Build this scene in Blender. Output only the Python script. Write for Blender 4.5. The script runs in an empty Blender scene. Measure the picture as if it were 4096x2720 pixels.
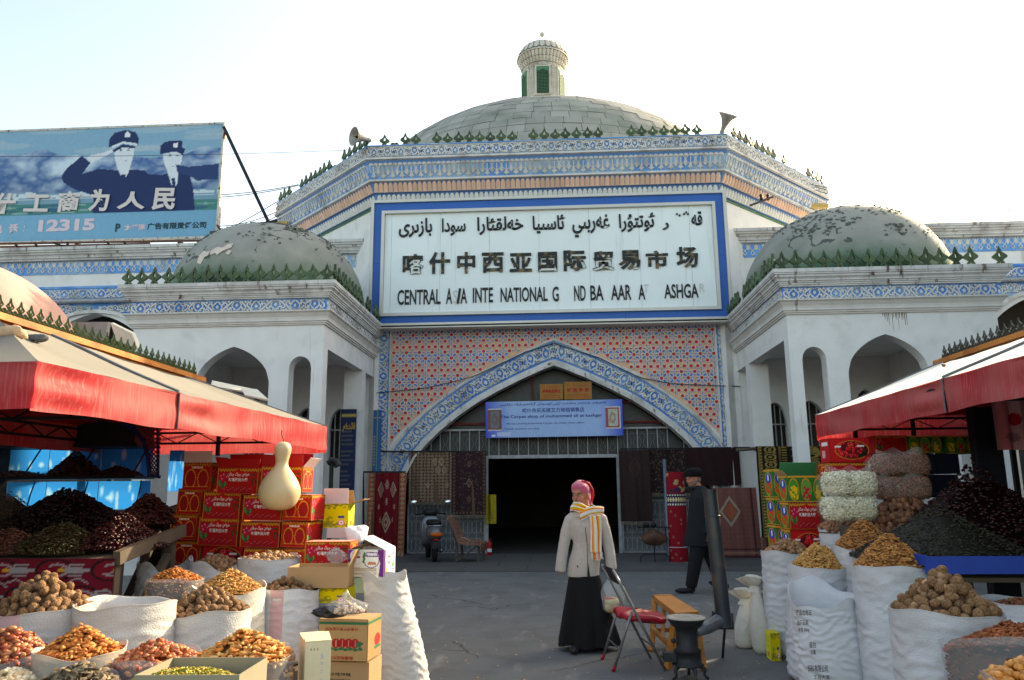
import bpy, math, random, unicodedata
import numpy as np
from mathutils import Vector, Matrix
from mathutils.geometry import tessellate_polygon
random.seed(7)
RS = np.random.RandomState(11)
S = bpy.context.scene
C = S.collection
R = math.radians

# ---------------------------------------------------------------- camera, sky, sun, exposure
CAMZ = 1.45
YAW, PITCH, ROLL = R(3.2727), R(11.104), R(-0.483)
F_PX = 3072.0
def _axes():
    right = Vector((1, 0, 0)); fw = Vector((0, math.cos(PITCH), math.sin(PITCH))); up = Vector((0, -math.sin(PITCH), math.cos(PITCH)))
    r2 = right*math.cos(ROLL) + up*math.sin(ROLL); u2 = up*math.cos(ROLL) - right*math.sin(ROLL)
    M = Matrix.Rotation(YAW, 3, 'Z')
    return M @ r2, M @ u2, M @ fw
AX_R, AX_U, AX_F = _axes()
cam = bpy.data.objects.new('camera', bpy.data.cameras.new('camera')); C.objects.link(cam)
cam.data.sensor_width = 36; cam.data.lens = 36*F_PX/4096; cam.data.clip_start = 0.05; cam.data.clip_end = 2000
cam.matrix_world = Matrix(((AX_R.x, AX_U.x, -AX_F.x, 0), (AX_R.y, AX_U.y, -AX_F.y, 0), (AX_R.z, AX_U.z, -AX_F.z, CAMZ), (0, 0, 0, 1)))
S.camera = cam

SUN_AZ, SUN_EL = 45.0, 27.0            # azimuth measured from +X towards +Y
w = bpy.data.worlds.new('World'); S.world = w; w.use_nodes = True
nt = w.node_tree; bg = nt.nodes['Background']
sky = nt.nodes.new('ShaderNodeTexSky'); sky.sky_type = 'NISHITA'; sky.sun_disc = False
sky.sun_elevation = R(SUN_EL); sky.sun_rotation = R(90-SUN_AZ); sky.dust_density = 6.0; sky.air_density = 1.0; sky.altitude = 1200
nt.links.new(sky.outputs[0], bg.inputs[0]); bg.inputs[1].default_value = 0.145
sun = bpy.data.objects.new('sun', bpy.data.lights.new('sun', 'SUN')); C.objects.link(sun)
sun.data.energy = 2.1; sun.data.angle = R(0.6); sun.data.color = (1.0, 0.95, 0.87)
sd = Vector((math.cos(R(SUN_EL))*math.cos(R(SUN_AZ)), math.cos(R(SUN_EL))*math.sin(R(SUN_AZ)), math.sin(R(SUN_EL))))
sun.rotation_euler = sd.to_track_quat('Z', 'Y').to_euler(); sun.location = (20, 20, 20)
S.view_settings.view_transform = 'Standard'; S.view_settings.look = 'None'
S.view_settings.gamma = 1; S.view_settings.use_curve_mapping = False
S.view_settings.exposure = 1.98
S.view_settings.use_white_balance = True; S.view_settings.white_balance_temperature = 9300; S.view_settings.white_balance_tint = 5
S.cycles.max_bounces = 8; S.cycles.transparent_max_bounces = 12

# ---------------------------------------------------------------- placing helpers
def ray(px, py):
    return AX_R*(px-2048) - AX_U*(py-1360) + AX_F*F_PX
def at(px, py, y):                      # point of the photo on the plane Y = y
    d = ray(px, py); t = y/d.y
    return Vector((d.x*t, y, CAMZ+d.z*t))
def gnd(px, py, z=0.0):                 # point of the photo on the level z
    d = ray(px, py); t = (z-CAMZ)/d.z
    return Vector((d.x*t, d.y*t, z))

# ---------------------------------------------------------------- object helpers
def link(o, parent=None):
    C.objects.link(o)
    if parent is not None: o.parent = parent
    return o
def tag(o, label=None, cat=None, group=None, kind=None):
    if label: o['label'] = label
    if cat: o['category'] = cat
    if group: o['group'] = group
    if kind: o['kind'] = kind
    return o
def empty(name, loc=(0, 0, 0), rz=0.0, label=None, cat=None, group=None, parent=None):
    o = bpy.data.objects.new(name, None); o.empty_display_size = .1
    link(o, parent); o.location = loc; o.rotation_euler = (0, 0, rz)
    return tag(o, label, cat, group)
def mesh_data(name, verts, faces, mats, mi=None, smooth=False, cols=None):
    me = bpy.data.meshes.new(name)
    me.from_pydata([tuple(v) for v in verts], [], faces)
    for m in mats: me.materials.append(m)
    if mi is not None: me.polygons.foreach_set('material_index', mi)
    if smooth: me.polygons.foreach_set('use_smooth', [True]*len(me.polygons))
    if cols is not None:
        a = me.color_attributes.new('Col', 'FLOAT_COLOR', 'POINT')
        cc = np.ones((len(verts), 4), np.float32); cc[:, :3] = cols
        a.data.foreach_set('color', cc.ravel())
    me.update()
    return me
def inst(name, me, parent=None, loc=(0, 0, 0), rot=(0, 0, 0), sc=(1, 1, 1)):
    o = bpy.data.objects.new(name, me); link(o, parent)
    o.location = loc; o.rotation_euler = rot; o.scale = sc
    return o
def copy_tree(o, parent=None):
    c = o.copy(); C.objects.link(c)
    if parent is not None: c.parent = parent
    for ch in o.children: copy_tree(ch, c)
    return c

class MB:
    def __init__(s): s.v = []; s.f = []; s.m = []
    def add(s, vs, fs, mi=0, M=None):
        n = len(s.v)
        if M is not None: vs = [M @ Vector(v) for v in vs]
        s.v.extend([tuple(v) for v in vs]); s.f.extend([tuple(i+n for i in f) for f in fs]); s.m.extend([mi]*len(fs)); return s
    def box(s, a, b, mi=0, M=None):
        x0, y0, z0 = a; x1, y1, z1 = b
        return s.add([(x0,y0,z0),(x1,y0,z0),(x1,y1,z0),(x0,y1,z0),(x0,y0,z1),(x1,y0,z1),(x1,y1,z1),(x0,y1,z1)],
              [(0,3,2,1),(4,5,6,7),(0,1,5,4),(1,2,6,5),(2,3,7,6),(3,0,4,7)], mi, M)
    def bar(s, p, q, wd, ht=None, mi=0):     # square bar between two points
        ht = ht or wd; p = Vector(p); q = Vector(q); d = (q-p)
        L = d.length
        if L < 1e-6: return s
        M = Matrix.Translation(p) @ d.to_track_quat('Y', 'Z').to_matrix().to_4x4()
        return s.box((-wd/2, 0, -ht/2), (wd/2, L, ht/2), mi, M)
    def tube(s, pts, r, n=8, mi=0, cap=True, closed=False):
        pts = [Vector(p) for p in pts]; N = len(pts)
        rr = r if isinstance(r, (list, tuple, np.ndarray)) else [r]*N
        base = len(s.v); up = None; vs = []
        for i, p in enumerate(pts):
            d = (pts[min(i+1, N-1)]-pts[max(i-1, 0)]).normalized()
            if up is None:
                up = Vector((0, 0, 1)) if abs(d.z) < .9 else Vector((1, 0, 0))
            a = d.cross(up); a.normalize(); up = a.cross(d).normalized()
            for k in range(n):
                t = 2*math.pi*k/n
                vs.append(p + (a*math.cos(t)+up*math.sin(t))*rr[i])
        fs = []
        for i in range(N-1):
            for k in range(n):
                k2 = (k+1) % n
                fs.append((i*n+k, i*n+k2, (i+1)*n+k2, (i+1)*n+k))
        if cap: fs.append(tuple(range(n))[::-1]); fs.append(tuple((N-1)*n+k for k in range(n)))
        return s.add(vs, fs, mi)
    def lathe(s, prof, c=(0, 0, 0), n=24, mi=0, rf=None):   # prof: (r, z)
        vs = []; fs = []
        for (r_, z) in prof:
            for k in range(n):
                t = 2*math.pi*k/n; q = rf(t, z) if rf else 1
                vs.append((c[0]+r_*q*math.cos(t), c[1]+r_*q*math.sin(t), c[2]+z))
        for i in range(len(prof)-1):
            for k in range(n):
                k2 = (k+1) % n; fs.append((i*n+k, i*n+k2, (i+1)*n+k2, (i+1)*n+k))
        return s.add(vs, fs, mi)
    def grid(s, fn, nu, nv, mi=0, closeu=False):
        vs = [fn(i/nu, j/nv) for j in range(nv+1) for i in range(nu if closeu else nu+1)]
        W = nu if closeu else nu+1; fs = []
        for j in range(nv):
            for i in range(nu):
                i2 = (i+1) % W; fs.append((j*W+i, j*W+i2, (j+1)*W+i2, (j+1)*W+i))
        return s.add(vs, fs, mi)
    def poly(s, pts, mp, d0, d1, mi=0, mside=None):       # extruded flat shape; mp(s,t,d)->xyz ; d1 = outer depth
        n = len(pts); vs = [mp(a, b, d1) for a, b in pts]+[mp(a, b, d0) for a, b in pts]
        s.add(vs, [tuple(range(n))]+[(i, (i+1) % n, n+(i+1) % n, n+i) for i in range(n)], mi)
        return s
    def ribbon(s, pts, wd, mp, d0, d1, mi=0):
        n = len(pts); L = []; Rr = []
        for i in range(n):
            a = pts[max(i-1, 0)]; b = pts[min(i+1, n-1)]
            dx, dy = b[0]-a[0], b[1]-a[1]; l = math.hypot(dx, dy) or 1e-9
            ww = (wd[i] if isinstance(wd, list) else wd)/2
            L.append((pts[i][0]-dy/l*ww, pts[i][1]+dx/l*ww)); Rr.append((pts[i][0]+dy/l*ww, pts[i][1]-dx/l*ww))
        vs = [mp(a, b, d1) for a, b in L]+[mp(a, b, d1) for a, b in Rr]+[mp(a, b, d0) for a, b in L]+[mp(a, b, d0) for a, b in Rr]
        fs = []
        for i in range(n-1):
            fs += [(i, i+1, n+i+1, n+i), (2*n+i, 2*n+i+1, i+1, i), (n+i, n+i+1, 3*n+i+1, 3*n+i)]
        return s.add(vs, fs, mi)
    def wall(s, outline, holes, mp, d0, d1, mi=0, mreveal=None):   # flat wall with openings in (s,t), from depth d0 to d1
        loops = [outline]+holes
        tris = tessellate_polygon([[Vector((a, b, 0)) for a, b in lp] for lp in loops])
        flat = [p for lp in loops for p in lp]
        n = len(flat)
        vs = [mp(a, b, d1) for a, b in flat]+[mp(a, b, d0) for a, b in flat]
        fs = [tuple(t) for t in tris]+[tuple(n+i for i in t) for t in tris]
        s.add(vs, fs, mi)
        o = len(s.v)-2*n; k = 0
        for li, lp in enumerate(loops):
            for i in range(len(lp)):
                a = k+i; b = k+(i+1) % len(lp)
                s.f.append((o+a, o+b, o+n+b, o+n+a)); s.m.append(mi if (li == 0 or mreveal is None) else mreveal)
            k += len(lp)
        return s
    def data(s, name, mats, smooth=False):
        if not isinstance(mats, (list, tuple)): mats = [mats]
        return mesh_data(name, s.v, s.f, mats, s.m, smooth)
    def build(s, name, mats, parent=None, smooth=False, loc=(0, 0, 0), rot=(0, 0, 0), fixn=False):
        me = s.data(name, mats, smooth)
        if fixn: fix_normals(me)
        return inst(name, me, parent, loc, rot)
def fix_normals(me):
    import bmesh
    bm = bmesh.new(); bm.from_mesh(me); bmesh.ops.recalc_face_normals(bm, faces=bm.faces); bm.to_mesh(me); bm.free()
def smooth_by_angle(o, deg=35):
    me = o.data
    me.polygons.foreach_set('use_smooth', [True]*len(me.polygons))
    try: me.set_sharp_from_angle(angle=R(deg))
    except Exception: pass
def remesh(mb, name, mats, parent, voxel=.01, it=4, loc=(0, 0, 0), rot=(0, 0, 0)):
    o = mb.build(name, mats, parent, True, loc, rot, fixn=True)
    r = o.modifiers.new('r', 'REMESH'); r.mode = 'VOXEL'; r.voxel_size = voxel
    sm = o.modifiers.new('s', 'SMOOTH'); sm.factor = .6; sm.iterations = it
    dg = bpy.context.evaluated_depsgraph_get()
    me = bpy.data.meshes.new_from_object(o.evaluated_get(dg))
    o.modifiers.clear(); o.data = me
    me.polygons.foreach_set('use_smooth', [True]*len(me.polygons))
    return o
def XZ(y, sgn=-1):                       # plane facing -Y: s = x, t = z, depth towards the viewer
    return lambda a, b, d: (a, y+sgn*d, b)

# ---------------------------------------------------------------- material helpers
def srgb(r_, g_, b_):
    f = lambda c: (c/255/12.92) if c/255 <= .04045 else ((c/255+.055)/1.055)**2.4
    return (f(r_), f(g_), f(b_))
MATS = {}
def mat(name, col, rough=.75, var=.12, scale=4.0, bump=0.0, bscale=30.0, spec=.3, metal=0.0, col2=None, c2scale=1.2, c2lo=.5, c2hi=.7,
        streak=None, trans=0.0, alpha=1.0, emit=None, attr=False, rnd=0.0, vz=1.0, detail=6.0, coord='Object', sheen=0.0, flake=None, sscale=(7, 7, .5)):
    if name in MATS: return MATS[name]
    m = bpy.data.materials.new(name); m.use_nodes = True; MATS[name] = m
    t = m.node_tree; N = t.nodes; L = t.links; b = N['Principled BSDF']
    tc = N.new('ShaderNodeTexCoord'); mp = N.new('ShaderNodeMapping'); mp.inputs['Scale'].default_value = (1, 1, vz)
    L.new(tc.outputs[coord], mp.inputs[0])
    if attr:
        at_ = N.new('ShaderNodeAttribute'); at_.attribute_name = 'Col'; cur = at_.outputs['Color']
    else:
        rgb = N.new('ShaderNodeRGB'); rgb.outputs[0].default_value = (*col, 1); cur = rgb.outputs[0]
    def mix(a, c2, fac, mode='MIX'):
        x = N.new('ShaderNodeMix'); x.data_type = 'RGBA'; x.blend_type = mode
        if isinstance(fac, float): x.inputs[0].default_value = fac
        else: L.new(fac, x.inputs[0])
        L.new(a, x.inputs[6])
        if isinstance(c2, tuple): x.inputs[7].default_value = (*c2, 1)
        else: L.new(c2, x.inputs[7])
        return x.outputs[2]
    def noise(sc, det=detail, vec=None, dist=0.0):
        n = N.new('ShaderNodeTexNoise'); n.inputs['Scale'].default_value = sc; n.inputs['Detail'].default_value = det
        n.inputs['Distortion'].default_value = dist
        L.new(vec or mp.outputs[0], n.inputs['Vector']); return n.outputs['Fac']
    def ramp(f, lo, hi):
        r_ = N.new('ShaderNodeMapRange'); r_.inputs[1].default_value = lo; r_.inputs[2].default_value = hi; L.new(f, r_.inputs[0]); return r_.outputs[0]
    if col2: cur = mix(cur, col2, ramp(noise(c2scale, 8.0, dist=.4), c2lo, c2hi))
    if streak:
        m2 = N.new('ShaderNodeMapping'); m2.inputs['Scale'].default_value = sscale; L.new(tc.outputs[coord], m2.inputs[0])
        f = ramp(noise(1.0, 8.0, m2.outputs[0]), streak[1], streak[2])
        cur = mix(cur, streak[0], f)
    if flake:
        f = ramp(noise(flake[1], 9.0, dist=1.2), flake[2], flake[2]+.02); cur = mix(cur, flake[0], f)
    if var:
        r_ = N.new('ShaderNodeMapRange'); r_.inputs[1].default_value = .25; r_.inputs[2].default_value = .75
        r_.inputs[3].default_value = 1-var; r_.inputs[4].default_value = 1+var; L.new(noise(scale), r_.inputs[0])
        hs = N.new('ShaderNodeHueSaturation'); L.new(r_.outputs[0], hs.inputs['Value']); L.new(cur, hs.inputs['Color']); cur = hs.outputs[0]
    if rnd:
        oi = N.new('ShaderNodeObjectInfo'); r_ = N.new('ShaderNodeMapRange'); r_.inputs[3].default_value = 1-rnd; r_.inputs[4].default_value = 1+rnd
        L.new(oi.outputs['Random'], r_.inputs[0]); hs = N.new('ShaderNodeHueSaturation'); L.new(r_.outputs[0], hs.inputs['Value']); L.new(cur, hs.inputs['Color']); cur = hs.outputs[0]
    L.new(cur, b.inputs['Base Color'])
    b.inputs['Roughness'].default_value = rough; b.inputs['Metallic'].default_value = metal
    b.inputs['Specular IOR Level'].default_value = spec; b.inputs['Alpha'].default_value = alpha
    if sheen: b.inputs['Sheen Weight'].default_value = sheen
    if emit:
        L.new(cur, b.inputs['Emission Color']); b.inputs['Emission Strength'].default_value = emit
    if bump:
        bp = N.new('ShaderNodeBump'); bp.inputs['Strength'].default_value = min(1, bump); bp.inputs['Distance'].default_value = .01*max(1, bump)
        L.new(noise(bscale), bp.inputs['Height']); L.new(bp.outputs[0], b.inputs['Normal'])
    if trans:
        tr = N.new('ShaderNodeBsdfTranslucent'); L.new(cur, tr.inputs[0]); mx = N.new('ShaderNodeMixShader'); mx.inputs[0].default_value = trans
        L.new(b.outputs[0], mx.inputs[1]); L.new(tr.outputs[0], mx.inputs[2]); L.new(mx.outputs[0], N['Material Output'].inputs[0])
    return m

# ---------------------------------------------------------------- lettering
_forms = {}
for cp in list(range(0xFB50, 0xFC00))+list(range(0xFE80, 0xFEF5)):
    d = unicodedata.decomposition(chr(cp)).split()
    if len(d) == 2 and d[0] in ('<isolated>', '<final>', '<initial>', '<medial>'):
        _forms.setdefault(chr(int(d[1], 16)), {})[d[0][1:-1]] = chr(cp)
_forms['\u06d5'] = {'isolated': '\uFEE9', 'final': '\uFEEA'}
_forms['\u06c7'] = {'isolated': '\uFBD7', 'final': '\uFBD8'}
def shape(t):                            # joined letter forms, written left to right
    out = []
    for i, c in enumerate(t):
        f = _forms.get(c)
        if not f: out.append(c); continue
        prev = _forms.get(t[i-1], {}) if i else {}
        nxt = _forms.get(t[i+1], {}) if i+1 < len(t) else {}
        jp = 'initial' in prev; jn = ('initial' in f) and bool(nxt)
        k = 'medial' if jp and jn else 'final' if jp else 'initial' if jn else 'isolated'
        out.append(f.get(k) or f.get('isolated') or c)
    return ''.join(reversed(out))
_tc = {}
def text_data(body, bold=0.0, extrude=0.0, m=None):
    key = (body, bold, extrude, m.name)
    if key in _tc: return _tc[key]
    c = bpy.data.curves.new('t', 'FONT'); c.body = body; c.size = 1; c.offset = bold; c.extrude = extrude; c.resolution_u = 3
    c.materials.append(m)
    o = bpy.data.objects.new('t', c); C.objects.link(o)
    dg = bpy.context.evaluated_depsgraph_get(); dg.update()
    me = bpy.data.meshes.new_from_object(o.evaluated_get(dg))
    bpy.data.objects.remove(o); bpy.data.curves.remove(c)
    n = len(me.vertices); a = np.zeros(n*3, np.float32); me.vertices.foreach_get('co', a); a = a.reshape(-1, 3)
    if n:
        lo = a.min(0); hi = a.max(0)
    else: lo = np.zeros(3); hi = np.ones(3)
    _tc[key] = (me, lo, hi); return _tc[key]
def lettering(name, body, x0, z0, x1, z1, y, m, parent, bold=0.0, extrude=.03, skew=0.0, fixed_h=None):
    """text filling the rectangle x0..x1, z0..z1 on the plane Y=y, facing -Y"""
    me, lo, hi = text_data(body, bold, extrude, m)
    sx = (x1-x0)/max(1e-6, hi[0]-lo[0]); sz = (z1-z0)/max(1e-6, hi[1]-lo[1])
    o = bpy.data.objects.new(name, me); link(o, parent)
    M = Matrix(((sx, skew*sz, 0, x0-lo[0]*sx-skew*sz*lo[1]), (0, 0, -1*sx, y), (0, sz, 0, z0-lo[1]*sz), (0, 0, 0, 1)))
    o.matrix_basis = M
    return o

# ---------------------------------------------------------------- flat prints: a colour grid painted in code and laid on a thin sheet
class Cv:
    def __init__(s, w_, h_, col):
        s.w = w_; s.h = h_; s.a = np.ones((h_, w_, 3), np.float32)*np.array(col, np.float32)
        s.X, s.Y = np.meshgrid((np.arange(w_)+.5)/w_, (np.arange(h_)+.5)/h_)       # Y up
    def put(s, m, col, k=1.0):
        s.a[m] = s.a[m]*(1-k)+np.array(col, np.float32)*k; return s
    def rect(s, x0, y0, x1, y1, col, k=1.0): return s.put((s.X >= x0) & (s.X < x1) & (s.Y >= y0) & (s.Y < y1), col, k)
    def ell(s, cx, cy, rx, ry, col, k=1.0): return s.put(((s.X-cx)/rx)**2+((s.Y-cy)/ry)**2 < 1, col, k)
    def ring(s, cx, cy, rx, ry, t, col, k=1.0):
        q = ((s.X-cx)/rx)**2+((s.Y-cy)/ry)**2; return s.put((q < 1) & (q > (1-t)**2), col, k)
    def poly(s, pts, col, k=1.0):
        ins = np.zeros(s.X.shape, bool); n = len(pts)
        for i in range(n):
            x1, y1 = pts[i]; x2, y2 = pts[(i+1) % n]
            if y1 == y2: continue
            c = ((y1 > s.Y) != (y2 > s.Y)) & (s.X < (x2-x1)*(s.Y-y1)/(y2-y1)+x1); ins ^= c
        return s.put(ins, col, k)
    def line(s, x0, y0, x1, y1, t, col, asp=1.0, k=1.0):
        dx, dy = x1-x0, (y1-y0)*asp; L2 = dx*dx+dy*dy+1e-12
        u = np.clip(((s.X-x0)*dx+(s.Y-y0)*asp*dy)/L2, 0, 1)
        return s.put(np.hypot(s.X-x0-u*dx, (s.Y-y0)*asp-u*dy) < t, col, k)
    def diam(s, cx, cy, rx, ry, col, k=1.0): return s.put(abs(s.X-cx)/rx+abs(s.Y-cy)/ry < 1, col, k)
    def speck(s, amt, seed=1):
        r_ = np.random.RandomState(seed); s.a *= (1+amt*(r_.rand(s.h, s.w, 1)-.5)).astype(np.float32); return s
    def data(s, name, W, H, m, bend=None):
        x = np.linspace(0, W, s.w); z = np.linspace(0, H, s.h)
        XX, ZZ = np.meshgrid(x, z); YY = np.zeros_like(XX) if bend is None else bend(XX/W, ZZ/H)
        v = np.stack([XX, YY, ZZ], -1).reshape(-1, 3)
        i = np.arange(s.w-1)[None, :]+np.arange(s.h-1)[:, None]*s.w
        f = np.stack([i, i+1, i+1+s.w, i+s.w], -1).reshape(-1, 4)
        return np_mesh(name, v, f, [m], s.a.reshape(-1, 3), bend is not None)
def np_mesh(name, v, f, mats, cols=None, smooth=False):
    me = bpy.data.meshes.new(name); v = np.asarray(v, np.float32); f = np.asarray(f, np.int32); k = f.shape[1]
    me.vertices.add(len(v)); me.vertices.foreach_set('co', v.ravel())
    me.loops.add(f.size); me.loops.foreach_set('vertex_index', f.ravel())
    me.polygons.add(len(f)); me.polygons.foreach_set('loop_start', np.arange(0, f.size, k, dtype=np.int32))
    try: me.polygons.foreach_set('loop_total', np.full(len(f), k, np.int32))
    except Exception: pass
    for m in mats: me.materials.append(m)
    if smooth: me.polygons.foreach_set('use_smooth', np.ones(len(f), bool))
    if cols is not None:
        a = me.color_attributes.new('Col', 'FLOAT_COLOR', 'POINT'); cc = np.ones((len(v), 4), np.float32); cc[:, :3] = cols
        a.data.foreach_set('color', cc.ravel())
    me.update(calc_edges=True); me.validate(); return me
# ================================================================ materials of the place
PLASTER = mat('white_plaster', srgb(220, 219, 218), .9, .07, 2.5, bump=.25, bscale=25, col2=srgb(182, 180, 178), c2scale=2.2, c2lo=.55, c2hi=.95, streak=(srgb(160, 150, 142), .66, .85))
TRIM = mat('weathered_trim', srgb(200, 199, 198), .9, .12, 6, bump=.3, bscale=30, col2=srgb(150, 145, 140), c2scale=1.5, c2lo=.48, c2hi=.75, streak=(srgb(96, 74, 60), .6, .72), sscale=(9, 9, .7))
RELIEF = mat('relief_plaster', srgb(205, 204, 202), .9, .1, 8, bump=.2, col2=srgb(165, 160, 152), c2scale=2)
BLUE = mat('blue_ground', srgb(66, 132, 205), .85, .2, 3, bump=.2, col2=srgb(125, 170, 210), c2scale=1.6, c2lo=.45, c2hi=.7)
BLUE2 = mat('faded_blue_ground', srgb(86, 150, 215), .85, .2, 3, col2=srgb(165, 190, 205), c2scale=1.4, c2lo=.42, c2hi=.66)
BLUED = mat('deep_blue_paint', srgb(80, 126, 180), .6, .08, 2)
SIGNBLUE = mat('sign_blue_sheet', srgb(22, 92, 172), .45, .05, 2)
ORANGE = mat('orange_scallop_paint', srgb(222, 182, 160), .85, .12, 9, rnd=.12, col2=srgb(206, 190, 178), c2scale=5, c2lo=.45, c2hi=.7)
WSCAL = mat('white_scallop_paint', srgb(210, 210, 206), .85, .1, 9, rnd=.07)
TAN = mat('tan_tile', srgb(222, 176, 140), .8, .14, 6, bump=.2, col2=srgb(216, 166, 152), c2scale=.9, c2lo=.35, c2hi=.6, streak=(srgb(196, 160, 140), .6, .75), sscale=(5, 5, .6))
REDT = mat('red_star_tile', srgb(205, 40, 48), .6, .1, 5, rnd=.15)
BLUET = mat('blue_inlay', srgb(48, 120, 200), .7, .2, 4, col2=srgb(60, 90, 120), c2scale=2)
WHITER = mat('white_rib', srgb(222, 216, 208), .8, .08, 8)
CREST = mat('green_glazed_crest', srgb(62, 82, 52), .45, .35, 6, bump=.3, rnd=.3, col2=srgb(120, 110, 40), c2scale=5, c2lo=.55, c2hi=.75)
DOMEG = mat('green_painted_dome', srgb(142, 142, 136), .8, .1, 3, bump=.5, bscale=18, flake=(srgb(78, 82, 76), 3.2, .635), col2=srgb(122, 128, 120), c2scale=1.0)
DOMEB = mat('grey_brick_dome', srgb(150, 149, 142), .9, .14, 2.0, bump=.3, bscale=14, rnd=.12, col2=srgb(120, 128, 116), c2scale=.6)
ALU = mat('aluminium_frame', srgb(190, 188, 182), .45, .05, 4, metal=.35, spec=.4)
PANEL = mat('white_sign_panel', srgb(222, 232, 234), .5, .04, 1.5, streak=(srgb(185, 195, 195), .6, .8))
LETTER = mat('black_letter', srgb(30, 32, 36), .5, .25, 5)
GREYDK = mat('dark_grey_glass', srgb(52, 56, 60), .35, .3, 2)
IRON = mat('iron_bars', srgb(150, 152, 156), .5, .25, 8, metal=.2)
IRONR = mat('red_painted_iron', srgb(110, 28, 26), .6, .2, 5)
DARKIN = mat('dark_interior', srgb(70, 66, 62), .9, .2, 1)  # dark colour stands in for the missing light indoors
BLACK = mat('black_iron', srgb(28, 28, 30), .5, .2, 10)
WOODO = mat('orange_varnished_wood', srgb(190, 120, 62), .5, .15, 5, bump=.2, col2=srgb(150, 80, 35), c2scale=3)
TURRET = mat('turret_plaster', srgb(198, 192, 180), .9, .1, 5, bump=.3, bscale=30, col2=srgb(165, 155, 140), c2scale=2)
GRILLE = mat('green_grille', srgb(70, 118, 88), .6, .15, 5)
def dome_material():                      # green paint low on the shell, dust settled on the upper part
    m = DOMEG.copy(); m.name = 'dusty_green_dome'; t = m.node_tree; N = t.nodes; L = t.links; b = N['Principled BSDF']
    src = b.inputs['Base Color'].links[0].from_socket
    tc = N.new('ShaderNodeTexCoord'); sp = N.new('ShaderNodeSeparateXYZ'); L.new(tc.outputs['Object'], sp.inputs[0])
    ns = N.new('ShaderNodeTexNoise'); ns.inputs['Scale'].default_value = 1.3; ns.inputs['Detail'].default_value = 7; L.new(tc.outputs['Object'], ns.inputs['Vector'])
    ad = N.new('ShaderNodeMath'); ad.operation = 'ADD'; L.new(sp.outputs[2], ad.inputs[0]); L.new(ns.outputs['Fac'], ad.inputs[1])
    mr = N.new('ShaderNodeMapRange'); mr.inputs[1].default_value = .62; mr.inputs[2].default_value = 1.25; L.new(ad.outputs[0], mr.inputs[0])
    mx = N.new('ShaderNodeMix'); mx.data_type = 'RGBA'; L.new(mr.outputs[0], mx.inputs[0]); mx.inputs[6].default_value = (*srgb(66, 100, 76), 1); L.new(src, mx.inputs[7])
    L.new(mx.outputs[2], b.inputs['Base Color']); return m
DOME_G = dome_material()

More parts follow.
